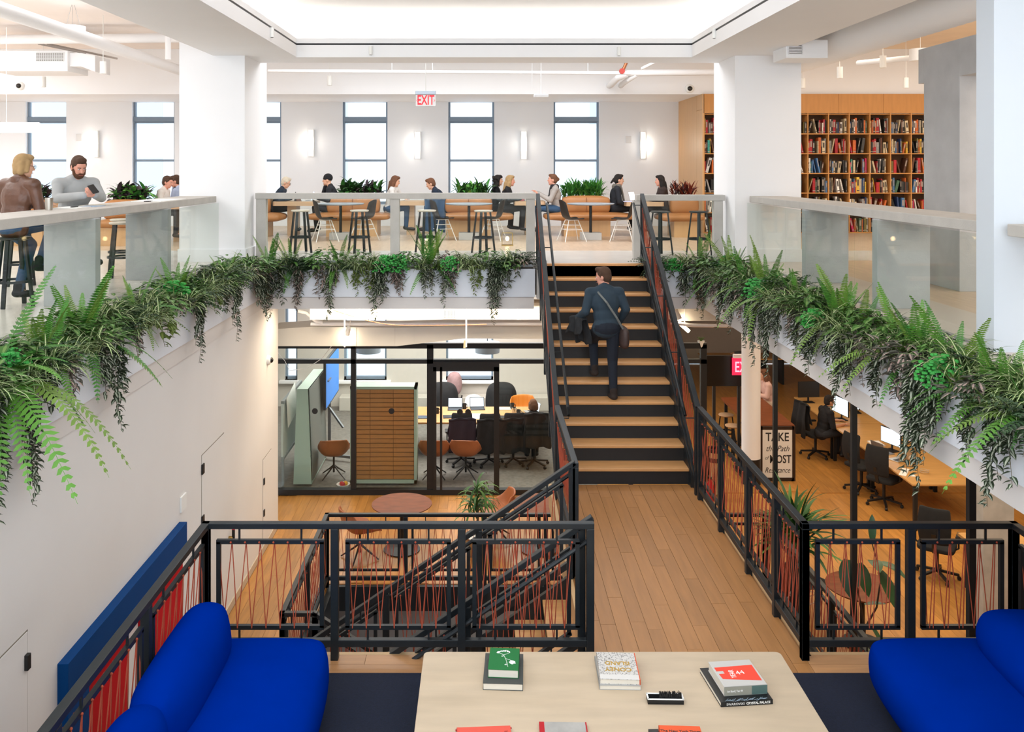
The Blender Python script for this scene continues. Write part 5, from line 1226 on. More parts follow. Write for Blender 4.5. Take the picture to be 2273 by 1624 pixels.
for r in range(6):
    for ci, c in cells:
        x, xe = X[c]+th/2+.006, X[c+1]-th/2-.006
        if c == 4: x = xa(1776, BD)
        z = zs[r+1]+th/2; H = zs[r]-zs[r+1]-th
        k = 0; lean = 0
        gap_at = rb.choice([None, .35, .6, .75])
        while x < xe-.02 and k < 13:
            nm_, hx, _ = rb.choice(bag_)
            w = rb.choice([.018, .022, .026, .03, .036, .046, .06]); h = H*rb.uniform(.55, .84); dp_ = rb.uniform(.17, .24)
            if x+w > xe: break
            key = (hx, w, round(h, 2), round(dp_, 2))
            m_ = mat('spine_'+nm_.replace(' ', '_'), hx, .6, var=.25, scale=40, stretch=(.3, .3, 1.5), rnd=.25)
            lean = 0.
            if rb.random() < .22: lean = rb.choice([-1, 1])*rb.uniform(.08, .30)
            q = MB(); q.box(0, w, 0, dp_, 0, .003); q.v = []; q.f = []; q.m = []; q.c = []
            q.box(0, w, 0, .012, 0, h); q.box(0, .003, .012, dp_, 0, h); q.box(w-.003, w, .012, dp_, 0, h); q.cur = 1; q.box(.003, w-.003, .012, dp_-.006, .004, h-.006)
            q.cur = 2
            if rb.random() < .6: q.box(w*.2, w*.8, -.0008, 0, h*.45, h*.85)
            if rb.random() < .5: q.box(0, w, -.0008, 0, h*.10, h*.16)
            o = q.build('book', [m_, page, mat('spine_print_light', 'a3968a', .6) if nm_ not in ('white', 'cream', 'yellow') else mat('spine_print_dark', '463c38', .6)])
            ext = h*abs(math.sin(lean)); sx = x+(ext if lean < 0 else 0)
            if sx+w+(ext if lean > 0 else 0) > xe: lean = 0; sx = x; ext = 0
            o.location = (sx, BD+rb.uniform(.03, .08), z+(w*math.sin(-lean) if lean < 0 else 0)*0+(w*abs(math.sin(lean)) if lean > 0 else 0)); o.rotation_euler = (0, lean, 0)
            cn = ('cube column beside the left edge' if c == 0 else '%s cube column right of the pillar' % ORD[c-4])
            tag(o, '%s book, %s from left, %s row, %s' % (nm_+(' leaning' if lean else ''), ORD[k], RN[r], cn), 'book', 'books in the oak bookcase')
            x = sx+w*math.cos(lean)+(ext if lean > 0 else 0)+.001; k += 1; nb += 1
            if gap_at and (x-X[c])/(X[c+1]-X[c]) > gap_at: x += rb.uniform(.03, .08); gap_at = None
print('BOOKS', nb)
# ================================================================== PLANTS
rp = random.Random(5)
def leafmat(name, hexc, rough=.5, var=.22, rnd=.12, attr=False):
    m = mat(name, hexc, rough, var=var, scale=7, rnd=rnd, attr=attr, spec=.4)
    b = m.node_tree.nodes['Principled BSDF']
    b.inputs['Transmission Weight'].default_value = 0
    return m
fern_g = [leafmat('fern_green_a', '3f772a'), leafmat('fern_green_b', '55892f'), leafmat('fern_green_c', '6a8a34'), leafmat('fern_green_d', '2b5626')]
def frond_mesh(L, rise, droop, n=30, w=.062, seed=0):
    """pinnate frond: arching midrib with paired leaflets; grows along +x, rises in z"""
    r = random.Random(seed); q = MB()
    def pt(t): return Vector((L*(t*(.75 if rise > .6 else .95)), 0, L*(rise*t-droop*t*t)))
    pts = [pt(i/10) for i in range(11)]; bend = r.uniform(-.12, .12)*L
    for i, p in enumerate(pts): p.y += bend*(i/10)**2
    q.tube(pts, [.0035*(1-.75*i/10) for i in range(11)], 3)
    for i in range(2, n):
        t = i/n; a = pt(t); a.y += bend*t*t; b = pt(min(1, t+.02)); d = (b-pt(t)).normalized()
        ll = w*min(1, t*5)*(1-t**3.2*.86)*r.uniform(.9, 1.08); hw = L/n*.46
        for s in (-1, 1):
            side = Vector((0, s, 0)); dr = (side*.92+d*.34+Vector((0, 0, -.12-.1*r.random()))).normalized()
            e = a+dr*ll; m_ = a+dr*ll*.5
            q.add([a-d*hw*.6, m_-d*hw, e, m_+d*hw, a+d*hw*.6], [(0, 1, 2, 3, 4)])
    me_o = q.build('frond', fern_g[0]); me = me_o.data; bpy.data.objects.remove(me_o); return me
FR = {}
def frond(kind, k, mi):
    key = (kind, k, mi)
    if key not in FR:
        L, rise, droop = {'up': (.62, 1.05, .22), 'mid': (.66, .75, .62), 'low': (.70, .38, .85)}[kind]
        me = frond_mesh(L*(.9+.1*k), rise, droop, 30, .066+.004*k, seed=hash(kind) % 97+k) if (kind, k, 0) not in FR else FR[(kind, k, 0)].copy()
        me.materials[0] = fern_g[mi]; FR[key] = me
    return FR[key]
def fern(label, loc, size=1., n=17, face=0., group=None, up=.35, cat='plant', mis=(0, 1, 2), low=.6):
    """fern of separate fronds; face = azimuth of the open side where the long fronds droop"""
    t = thing('fern', label, cat, loc, 0, group)
    for i in range(n):
        az = 2*PI*i/n+rp.uniform(-.2, .2); out = math.cos(az-face)
        x = rp.random()
        kind = 'up' if x < up else ('low' if out > .1 and x > low else 'mid')
        o = bpy.data.objects.new('frond', frond(kind, rp.randrange(3), rp.choice(mis))); COL.objects.link(o); o.parent = t
        s = size*rp.uniform(.75, 1.12)*(1.15 if out > .5 else (.85 if out < -.4 else 1))
        o.rotation_euler = (rp.uniform(-.25, .25), rp.uniform(-.12, .12)-(.25 if kind == 'up' else 0), az); o.scale = (s, s, s)
    return t
def blade(q, base, az, el, L, w, curl, segs=5, cols=(0, 1), stripe=True, twist=0.):
    """arching strap leaf; centre stripe in a second material"""
    dx, dy = math.cos(az), math.sin(az); sx, sy = -dy, dx; p = Vector(base); e = el; st = L/segs; rows = []
    for i in range(segs+1):
        t = i/segs; ww = w*(math.sin(PI*min(1, .12+t*.88))**.7 if i < segs else .05)
        rows.append((p.copy(), ww)); p = p+Vector((dx*math.cos(e), dy*math.cos(e), math.sin(e)))*st; e -= curl/segs
    n = len(q.v); k = 4 if stripe else 2
    for c, ww in rows:
        offs = (-1, -.3, .3, 1) if stripe else (-1, 1)
        for o in offs: q.v.append((c.x+sx*o*ww/2, c.y+sy*o*ww/2, c.z+abs(o)*ww*.12)); q.c.append(q.col)
    for i in range(segs):
        for j in range(k-1):
            q.f.append((n+i*k+j, n+i*k+j+1, n+(i+1)*k+j+1, n+(i+1)*k+j)); q.m.append(cols[1] if stripe and j == 1 else cols[0])
def lance(q, base, d, up, L, w, fold=.25, cols=(0, 1)):
    """ovate pointed leaf with a pale band along the middle"""
    d = Vector(d).normalized(); s = d.cross(Vector(up)); s = s.normalized() if s.length > 1e-3 else Vector((1, 0, 0)); nn = s.cross(d)
    b = Vector(base); m1 = b+d*L*.28; m2 = b+d*L*.62-nn*L*.03; t = b+d*L-nn*L*.14; h = w/2; k = .34
    n = len(q.v)
    q.add([b, m1-s*h*.92+nn*w*fold, m1-s*h*k, m1+s*h*k, m1+s*h*.92+nn*w*fold, m2-s*h*.8+nn*w*fold*.8, m2-s*h*k*.8, m2+s*h*k*.8, m2+s*h*.8+nn*w*fold*.8, t], [(0, 2, 1), (0, 4, 3), (1, 2, 6, 5), (3, 4, 8, 7), (5, 6, 9), (7, 8, 9)], cols[0])
    q.f += [(n, n+3, n+2), (n+2, n+3, n+7, n+6), (n+6, n+7, n+9)]; q.m += [cols[1]]*3
V_DK = [leafmat('vine_green', '33402a'), leafmat('vine_silver', 'b4b8a4')]
V_PK = [leafmat('vine_mauve_green', '5a5a4e'), leafmat('vine_pink', 'c0a49b')]
V_YG = [leafmat('pothos_green', '5d6f35'), leafmat('pothos_vein', '7c8a45')]
stem_m = leafmat('vine_stem', '5b5237')
def vine_mesh(L, strands, seed, w=.16, leaf=.05, m=V_DK):
    r = random.Random(seed); q = MB()
    for s in range(strands):
        ll = L*(1. if s == 0 else r.uniform(.35, .9)); y0 = r.uniform(-w, w)*.5; ph = r.random()*6
        pts = []; n = max(4, int(ll/.06))
        for i in range(n+1):
            t = i/n*ll
            x = .05+.03*math.sin(ph)+.055*(1-math.exp(-t*6))+.016*math.sin(t*9+ph); y = y0*(1-.5*t/L)+.02*math.sin(t*7+ph*2)
            pts.append(Vector((x, y, .03-t+.02*math.exp(-t*20))))
        pts.insert(0, Vector((-.05, y0, .04)))
        q.cur = 2; q.tube(pts, .0022, 3)
        t = 0.
        while t < ll:
            f = t/ll*n; i = min(n-1, int(f)); p = pts[i+1].lerp(pts[min(i+2, len(pts)-1)], f-i)
            a = r.uniform(-1.6, 1.6); d = Vector((math.cos(a)*.9, math.sin(a), r.uniform(-.75, .15)))
            z = leaf*r.uniform(.7, 1.25)*(1 if t < ll*.85 else .7)
            lance(q, p, d, (0, 0, 1), z, z*.48, .16); t += .0135*r.uniform(.6, 1.4)*leaf/.06
    o = q.build('leaves', m+[stem_m]); me = o.data; bpy.data.objects.remove(o); return me
def tuft_mesh(kind, seed):
    r = random.Random(seed); q = MB()
    if kind == 'spider':
        for i in range(58):
            blade(q, (r.uniform(-.05, .05), r.uniform(-.05, .05), 0), r.random()*2*PI, r.uniform(.6, 1.35), r.uniform(.20, .36), .014, r.uniform(1.2, 2.4), 5)
        ms = [leafmat('spider_green', '4b6c2e'), leafmat('spider_cream', 'c9cda0')]
    elif kind == 'dark_fern':
        for i in range(26):
            az = r.random()*2*PI; el = r.uniform(.25, 1.2); L = r.uniform(.18, .30); p = Vector((0, 0, 0)); e = el
            for s in range(9):
                p = p+Vector((math.cos(az)*math.cos(e), math.sin(az)*math.cos(e), math.sin(e)))*L/9; e -= .12
                for sd in (-1, 1):
                    d = Vector((math.cos(az+sd*1.2), math.sin(az+sd*1.2), -.1+.3*math.sin(e)))
                    lance(q, p, d, (0, 0, 1), .058*(1-.07*s), .022, cols=(0, 0))
        ms = [leafmat('dark_fern_green', '2b4526')]*1
    elif kind == 'leafy':
        for i in range(70):
            az = r.random()*2*PI; rr = r.uniform(.02, .20); h = .20*(1-(rr/.24)**2)*r.uniform(.4, 1.)
            d = Vector((math.cos(az), math.sin(az), r.uniform(-.5, .5))); z = r.uniform(.06, .10)
            lance(q, (rr*math.cos(az), rr*math.sin(az), h), d, (0, 0, 1), z, z*.55, .12)
        ms = [leafmat('leafy_green', '426c2b'), leafmat('leafy_vein', '6b8b48')]
    elif kind == 'moss':
        for i in range(230):
            az = r.random()*2*PI; el = r.uniform(-.3, 1.5); rr = r.uniform(.08, .19)
            c = (rr*math.cos(az)*math.cos(el), rr*math.sin(az)*math.cos(el), rr*math.sin(el)+.02)
            s = r.uniform(.014, .026); q.ell(c, (s, s, s*.6), 5, 3)
        ms = [leafmat('moss_green', '3c9c42')]
    elif kind == 'mauve':
        for i in range(60):
            az = r.random()*2*PI; rr = r.uniform(.02, .18); h = .16*(1-(rr/.22)**2)*r.uniform(.4, 1.)
            d = Vector((math.cos(az), math.sin(az), r.uniform(-.6, .6))); z = r.uniform(.06, .11)
            lance(q, (rr*math.cos(az), rr*math.sin(az), h), d, (0, 0, 1), z, z*.42, .2)
        ms = V_PK
    elif kind == 'grassy':
        for i in range(60):
            blade(q, (r.uniform(-.06, .06), r.uniform(-.06, .06), 0), r.random()*2*PI, r.uniform(.5, 1.3), r.uniform(.18, .30), .012, r.uniform(.8, 2.0), 4, stripe=False)
        ms = [leafmat('grassy_green', '4c6428')]
    o = q.build('foliage', ms); me = o.data; bpy.data.objects.remove(o); return me
TUFT = {k: [tuft_mesh(k, 10*i+3) for i in range(3)] for k in ('spider', 'dark_fern', 'leafy', 'moss', 'mauve', 'grassy')}
VM = {}
def vm(kind, Lk, v):
    key = (kind, Lk, v)
    if key not in VM:
        VM[key] = vine_mesh(Lk, 7 if Lk > .5 else 6, 31*v+int(Lk*10), .24, {'dk': .085, 'pk': .095, 'yg': .088}[kind], {'dk': V_DK, 'pk': V_PK, 'yg': V_YG}[kind])
    return VM[key]
NAMES = {'spider': ('spider_plant', 'striped spider plant'), 'dark_fern': ('dark_fern', 'dark low fern'), 'leafy': ('leafy_plant', 'mid green leafy plant'), 'moss': ('moss_fern', 'bright green mossy clump'),
         'mauve': ('mauve_plant', 'mauve and silver leaved plant'), 'grassy': ('grassy_plant', 'fine grassy plant'), 'vine': ('trailing_vine', 'trailing silver striped vine'), 'fern': ('fern', 'small arching fern')}
ONES = ['', 'first', 'second', 'third', 'fourth', 'fifth', 'sixth', 'seventh', 'eighth', 'ninth', 'tenth', 'eleventh', 'twelfth', 'thirteenth', 'fourteenth', 'fifteenth', 'sixteenth', 'seventeenth', 'eighteenth', 'nineteenth']
def ORDN(i):
    i += 1
    if i < 20: return ONES[i]
    return (['', '', 'twentieth', 'thirtieth', 'fortieth', 'fiftieth', 'sixtieth', 'seventieth', 'eightieth'][i//10] if i % 10 == 0 else ['', '', 'twenty', 'thirty', 'forty', 'fifty', 'sixty', 'seventy', 'eighty'][i//10]+'-'+ONES[i % 10])
soil_m = mat('potting_soil', '3a2e24', .95, var=.3, scale=20)
SZs = -.10
pend = []     # (kind, planter, along, object) for ordinal labels
def place(kind, planter, s, mesh, loc, rz, sc, pname='foliage'):
    nm = NAMES[kind][0]
    t = thing(nm, '', 'plant', loc, rz, None); t['group'] = NAMES[kind][1]+'s along the '+planter
    o = bpy.data.objects.new('leaves' if kind == 'vine' else 'foliage', mesh); COL.objects.link(o); o.parent = t; o['kind'] = 'stuff'
    t.scale = (sc, sc, sc)
    pend.append((kind, planter, s, t))
def planter(nm, p0, p1, outv, rz, ferns, vines, step=.20, label=''):
    """trough with soil, filler plants, ferns and vines along its lip; p0 -> p1 is the outer lip"""
    p0, p1 = Vector(p0), Vector(p1); L = (p1-p0).length; u = (p1-p0)/L; out = Vector(outv)
    t = thing('planter_box', label, 'planter', tuple((p0+p1)/2+Vector((0, 0, -.53))))
    c0, c1 = p0-out*.40, p1
    def bx(a, b, o0, o1, z0, z1, name, m):
        A, B = p0+u*a+out*o0, p0+u*b+out*o1
        q = MB(); q.box(min(A.x, B.x), max(A.x, B.x), min(A.y, B.y), max(A.y, B.y), z0, z1); return q.build(name, m, t, world=True)
    bx(0, L, -.03, 0, -.53, -.09, 'front_panel', fascia); bx(0, L, -.40, -.03, -.53, -.50, 'bottom_panel', fascia); bx(0, L, -.415, -.39, -.5, .0, 'back_panel', fascia); bx(-.015, .0, -.415, 0, -.53, -.09, 'end_panel', fascia); bx(L, L+.015, -.415, 0, -.53, -.09, 'end_panel', fascia)
    so = bx(0, L, -.39, -.03, -.5, SZs, 'soil', soil_m)
    fs = []
    for s, size, n, up, lab in ferns:
        c = p0+u*s-out*.2; fern(lab, (c.x, c.y, SZs), size, n, math.atan2(out.y, out.x), None, up, low=.3 if up < .3 else .6)
        fs.append(s)
    s = .08
    while s < L-.05:
        for row, off in enumerate((.04, -.13, -.29)):
            kind = rp.choices(['spider', 'dark_fern', 'leafy', 'moss', 'mauve', 'grassy', 'fern'], [5, 3, 3.2, .7, 2.4 if row == 0 else .5, 2., .9])[0]
            if row == 2 and (p0+u*s).y > 13.7: continue
            c = p0+u*(s+rp.uniform(-.07, .07))+out*(off+rp.uniform(-.04, .04))
            near = min([abs(s-f) for f in fs] or [9])
            if kind == 'fern':
                if row == 2 and nm.endswith('far planter'): continue
                t_ = fern('', (c.x, c.y, SZs), rp.uniform(.5, .72), 10, math.atan2(out.y, out.x), 'small ferns along the '+nm, .25, low=.45); pend.append(('fern', nm, s, t_)); continue
            sc = rp.uniform(1.0, 1.5)*(.8 if near < .2 else 1.)*(.85 if kind == 'moss' else 1.)
            o = place(kind, nm, s, rp.choice(TUFT[kind]), (c.x, c.y, SZs+(.0 if row == 0 else .06)), rp.random()*6.28, sc)
        s += step*rp.uniform(.85, 1.2)
    for s, Lk, kind in vines:
        c = p0+u*s
        k = min((.3, .5, .75, 1.0), key=lambda q_: abs(q_-Lk))
        place('vine', nm, s, vm(kind, k, rp.randrange(2)), (c.x, c.y, -.06), rz+rp.uniform(-.15, .15), Lk/k)
# left planter: lip x=-3.43 from y=5.4 to 14.1
yl = lambda px: 3.5*FPX/(CX-px)
yr = lambda px: 3.5*FPX/(px-CX)
F = []
for px, size, n, up, lab in ((20, 1.3, 30, .15, 'large drooping fern nearest in the left planter'), (212, 1.05, 18, .5, 'bright upright fern second in the left planter, before the concrete slab leg'), (120, .8, 12, .3, 'medium fern between the two largest near left ferns'), (415, .8, 17, .5, 'fern third along left planter, below the second slab leg'), (330, .8, 13, .2, 'low fern drooping over the wall left of the third fern'), (520, .75, 15, .3, 'fern near the far end of the left planter')):
    F.append((yl(px)-5.4, size, n, up, lab))
vl = [(20, .95, 'dk'), (-60, .9, 'dk'), (60, .35, 'dk'), (120, .4, 'pk'), (215, .85, 'dk'), (195, .5, 'dk'), (270, .3, 'pk'), (330, .35, 'yg'), (405, .75, 'dk'), (420, .45, 'dk'), (450, .3, 'yg'), (490, .8, 'dk'), (505, .45, 'dk'), (548, .5, 'dk'), (555, .6, 'dk'), (470, .35, 'dk')]
planter('left planter', (-3.43, 5.4, 0), (-3.43, 14.1, 0), (1, 0, 0), 0, F, [(yl(px)-5.4, L, k) for px, L, k in vl if 0 < yl(px)-5.4 < 8.7]+[(8.3, .8, 'dk'), (8.55, .6, 'pk'), (8.05, .5, 'dk')], label='long white planter box hung along the left gallery edge')
xf = lambda px: xa(px, 14.1)
F = [(xf(590)+3.43, .85, 16, .35, 'fern at the left corner of the far planter'), (xf(640)+3.43, .9, 16, .15, 'broad drooping fern at the left of the far planter'), (xf(750)+3.43, .75, 16, .6, 'upright fern below the first cafe table'), (xf(950)+3.43, .95, 19, .65, 'tall upright fern right of the middle glass post')]
vf = [(610, .8, 'dk'), (632, .6, 'dk'), (655, .7, 'pk'), (672, .5, 'dk'), (708, .5, 'pk'), (727, .85, 'dk'), (740, .4, 'pk'), (795, .45, 'yg'), (822, .5, 'yg'), (850, .6, 'dk'), (838, .85, 'dk'), (880, .35, 'pk'), (890, .5, 'pk'), (945, .5, 'dk'), (960, .45, 'dk'), (988, .65, 'dk'), (1010, .45, 'pk'), (1055, .45, 'yg'), (1085, .65, 'dk'), (1110, .55, 'dk'), (1098, .9, 'dk'), (1130, .35, 'dk')]
planter('far planter', (-3.43, 14.1, 0), (.80, 14.1, 0), (0, -1, 0), -PI/2, F, [(xf(px)+3.43, L, k) for px, L, k in vf], step=.19, label='white planter box under the far glass balustrade left of stair')
F = [(xf(1560)-2.6, .8, 15, .3, 'fern right of the stair in the short far planter')]
planter('short far planter', (2.60, 14.1, 0), (3.43, 14.1, 0), (0, -1, 0), -PI/2, F, [(.1, .5, 'dk'), (.2, .35, 'dk'), (.55, .6, 'dk'), (.7, .7, 'dk'), (.82, .6, 'pk')], label='short white planter box right of the stair head')
F = []
for px, size, n, up, lab in ((1605, .85, 17, .5, 'upright fern at the far end of the right planter'), (1680, .95, 18, .25, 'wide fern second from the far end of right planter'), (1745, .7, 13, .5, 'fern third from the far end of right planter'), (1840, .85, 16, .55, 'upright fern before the first right slab leg'), (1885, .7, 12, .2, 'drooping fern below the second right slab leg'), (2010, .8, 18, .5, 'big light fern in the middle of the near right planter'),
        (2085, .8, 9, .7, 'tall thin fern with one high frond by the white post'), (1965, .85, 14, .1, 'fern with long fronds drooping over the right fascia'), (2190, .75, 14, .4, 'fern below the slim white post'), (2290, .95, 18, .15, 'nearest fern at the right frame edge with a drooping frond')):
    F.append((14.1-yr(px), size, n, up, lab))
vr = [(1578, .6, 'dk'), (1592, .75, 'dk'), (1610, .5, 'pk'), (1628, .75, 'dk'), (1640, .6, 'dk'), (1655, .7, 'dk'), (1672, .5, 'pk'), (1690, .75, 'dk'), (1705, .9, 'dk'), (1720, .65, 'dk'), (1735, .9, 'dk'), (1755, .5, 'dk'), (1780, .4, 'pk'), (1800, .5, 'dk'), (1830, .6, 'dk'), (1842, .45, 'dk'), (1880, .5, 'dk'), (1905, .75, 'dk'), (1925, .55, 'dk'), (1950, .4, 'pk'), (1985, .5, 'dk'), (2030, .35, 'pk'), (2075, .85, 'dk'), (2090, .95, 'dk'), (2110, .7, 'dk'), (2125, .5, 'dk'), (2200, .5, 'dk'), (2250, .7, 'dk'), (2300, .5, 'dk')]
planter('right planter', (3.43, 14.1, 0), (3.43, 5.0, 0), (-1, 0, 0), PI, F, [(14.1-yr(px), L, k) for px, L, k in vr if 0 < 14.1-yr(px) < 9.1], label='long white planter box hung along the right gallery edge')
by = {}
for k, pl, s, t in pend: by.setdefault((k, pl), []).append((s, t))
for (k, pl), lst in by.items():
    lst.sort(key=lambda x: x[0])
    frm = {'left planter': 'near end', 'far planter': 'left end', 'short far planter': 'stair', 'right planter': 'far end'}[pl]
    for i, (s, t) in enumerate(lst): t['label'] = '%s, %s from the %s of the %s' % (NAMES[k][1], ORDN(i), frm, pl)
# ------------------------------------------------------------------ plants on the benches
def bush(name, label, loc, n, L, w, spread, cols, up=(.3, 1.4), curl=1.2, sx=1., stripe=False):
    t = thing(name, label, 'plant', loc); q = MB(); r = random.Random(len(label)*7+n)
    for i in range(n):
        blade(q, (r.uniform(-spread, spread)*sx, r.uniform(-.14, .14), r.uniform(-.02, .16)), r.random()*2*PI, r.uniform(*up), L*r.uniform(.55, 1.0), w*r.uniform(.8, 1.3), curl*r.uniform(.5, 1.4), 5, cols=(i % len(cols), i % len(cols)), stripe=stripe)
    q.build('foliage', cols, t, kind='stuff'); return t
g1, g2, g3 = leafmat('bench_green', '3f7d34'), leafmat('bench_dark_green', '33502c'), leafmat('bench_light_green', '62a043')
pur, redl = leafmat('dark_purple_leaf', '3d2f35'), leafmat('red_brown_leaf', '8a3b2b')
bz = .84
bush('bench_plant', 'leafy dark green plant in the first bench trough behind the beanie man', (xa(805, 20.2), 20.2, bz), 230, .42, .065, .34, [g2, g1, pur], sx=1.2)
bush('bench_plant', 'broad leaved green plant at the left of first bench trough', (xa(772, 20.0), 20.15, bz), 60, .46, .10, .14, [g1, g2])
bush('bench_plant', 'feathery green plant in the second bench trough', (xa(1048, 20.2), 20.2, bz), 250, .40, .05, .30, [g1, g3, g2], sx=1.2)
bush('bench_plant', 'pale broad leaved plant in front of the feathery one', (xa(1044, 19.9), 20.0, bz), 26, .32, .08, .08, [g3, g1])
bush('bench_plant', 'bushy bright green plant filling the trough right of the stair head', (xa(1292, 20.2), 20.2, bz), 480, .40, .036, .36, [g1, g3, g1], up=(.1, 1.5), curl=.7, sx=1.15)
bush('bench_plant', 'spiky red brown plant beside the wooden end panel', (xa(1517, 19.8), 19.9, bz), 170, .32, .032, .24, [redl, redl, pur], up=(.1, 1.4), curl=.5)
bush('bench_plant', 'green and dark purple plant in the left gallery bench trough', (xa(290, 17.8), 17.8, bz), 200, .40, .085, .30, [pur, g1, g3, pur], up=(.2, 1.4))
bush('bench_plant', 'dark purple leaved plant behind the woman in the leather jacket', (xa(88, 17.8), 17.8, bz), 100, .36, .08, .16, [pur, pur, g2])
bush('bench_plant', 'bright green plant behind the blond head at the left', (xa(45, 17.8), 17.8, bz), 110, .36, .07, .2, [g1, g3])
# ------------------------------------------------------------------ potted plants of the lower floor
def leaf_obj(parent, m, base, az, el, L, w, curl, segs=7):
    q = MB(); blade(q, (0, 0, 0), 0, el, L, w, curl, segs, stripe=True, cols=(0, 0)); o = q.build('leaf', m, parent, smooth=True); o.location = base; o.rotation_euler = (0, 0, az); return o
pg = leafmat('palm_green', '2f5a2a'); pg2 = leafmat('palm_green_light', '4f7a35')
t = thing('potted_palm', 'large grassy palm in a terracotta pot behind the right corded rail', 'plant', (xa(1775, 12.6), 12.75, LL))
q = MB(); q.lathe([(0, 0), (.17, 0), (.24, .42), (.21, .42), (.19, .36), (0, .36)], 26); q.build('pot', mat('terracotta_dark', '6b3d2c', .6), t, smooth=True)
r_ = random.Random(3)
q = MB()
for x, y in ((-.05, 0), (.05, .03), (0, -.05)): q.tube([(x, y, .36), (x*1.4, y*1.4, .95)], .022, 6)
q.build('stem', mat('bark', '6b5a40', .9), t, kind='stuff')
for i in range(120):
    leaf_obj(t, pg if i % 4 else pg2, (r_.uniform(-.08, .08), r_.uniform(-.08, .08), .62+r_.uniform(0, .36)), r_.random()*2*PI, r_.uniform(.5, 1.5), r_.uniform(.55, .95), .058, r_.uniform(.4, 1.6))
t = thing('potted_dracaena', 'dracaena with drooping strap leaves beside the left round table', 'plant', (xa(1058, 14.2), 14.2, LL))
q = MB(); q.lathe([(0, 0), (.15, 0), (.19, .30), (.17, .30), (.15, .26), (0, .26)], 26); q.build('pot', mat('hammered_silver', 'a9a59c', .3, metal=.9, bump=.6, bscale=40), t, smooth=True)
q = MB(); q.tube([(0, 0, .26), (.02, 0, .6), (-.01, .02, .95)], .02, 7); q.build('stem', mat('bark', '6b5a40', .9), t)
for i in range(66):
    h = r_.uniform(.55, 1.05); leaf_obj(t, pg2 if i % 3 else pg, (0, 0, h), r_.random()*2*PI, r_.uniform(.1, 1.35), r_.uniform(.38, .6), .036, r_.uniform(1.5, 2.8))
t = thing('fig_plant', 'young fiddle leaf fig with big leaves behind the right rail panel', 'plant', (4.45, 10.55, LL))
q = MB(); q.lathe([(0, 0), (.15, 0), (.18, .32), (.16, .32), (.14, .28), (0, .28)], 24); q.build('pot', blk, t, smooth=True)
q = MB(); q.tube([(0, 0, .28), (.02, 0, .7), (-.05, 0, 1.1), (-.12, .02, 1.5)], [.016, .014, .011, .008], 6); q.tube([(.02, 0, .7), (.16, 0, .95), (.22, .02, 1.3), (.10, 0, 1.72)], [.012, .011, .009, .006], 6); q.build('stem', mat('fig_bark', '4a3a2b', .8), t)
fg = leafmat('fig_green', '2f5330', .35)
for x, z, az, el, L, w, cu in ((-.16, 1.50, -1.9, -1.05, .40, .24, .2), (-.06, 1.46, -1.2, -.95, .36, .20, .3), (.18, 1.46, -.5, .0, .36, .17, 1.0), (.20, 1.36, -.95, -.95, .44, .22, .2), (.11, 1.72, 1.2, 1.35, .30, .09, .2), (.10, 1.5, -1.57, .2, .24, .15, .9), (.02, .98, 0, .15, .26, .08, .3), (.1, .72, -.6, -.9, .28, .12, .3), (-.02, .60, -1.2, -.2, .25, .14, .3), (.05, .45, -.9, .0, .30, .22, .3)):
    leaf_obj(t, fg, (x, 0, z), az, el, L, w, cu)
# ================================================================== PEOPLE
skin = {'light': mat('skin_light', 'dca98c', .55, var=.04, scale=8), 'tan': mat('skin_tan', 'c08a68', .55, var=.04, scale=8), 'rosy': mat('skin_rosy', 'd99a83', .55, var=.05, scale=8)}
def cap(q, a, b, ra, rb, flat=1., side=None, n=12):
    """tapered capsule; flat squeezes it across side x axis"""
    a, b = Vector(a), Vector(b); d = (b-a); L = d.length
    d = d/L if L > 1e-6 else Vector((0, 0, 1))
    s = Vector(side) if side is not None else (Vector((1, 0, 0)) if abs(d.x) < .9 else Vector((0, 1, 0)))
    s = (s-d*s.dot(d)).normalized(); t = d.cross(s)
    rows = []
    for k in range(4): f = math.sin(PI/2*k/4); rows.append((a-d*ra*math.cos(PI/2*k/4)*1., ra*f))
    rows.append((a, ra)); rows.append((b, rb))
    for k in range(3, -1, -1): f = math.sin(PI/2*k/4); rows.append((b+d*rb*math.cos(PI/2*k/4), rb*f))
    vs = []; fs = []
    for c, r in rows:
        for j in range(n): vs.append(c+s*r*math.cos(2*PI*j/n)+t*r*flat*math.sin(2*PI*j/n))
    for i in range(len(rows)-1): fs += [(i*n+j, i*n+(j+1) % n, (i+1)*n+(j+1) % n, (i+1)*n+j) for j in range(n)]
    q.add(vs, fs)
def fuse(q, name, m, parent, vox, it=2, fac=.5):
    o = q.build(name, m, parent, smooth=True, sharp=180)
    r = o.modifiers.new('fuse', 'REMESH'); r.mode = 'VOXEL'; r.voxel_size = vox; r.use_smooth_shade = True
    s = o.modifiers.new('relax', 'SMOOTH'); s.factor = fac; s.iterations = it
    return o
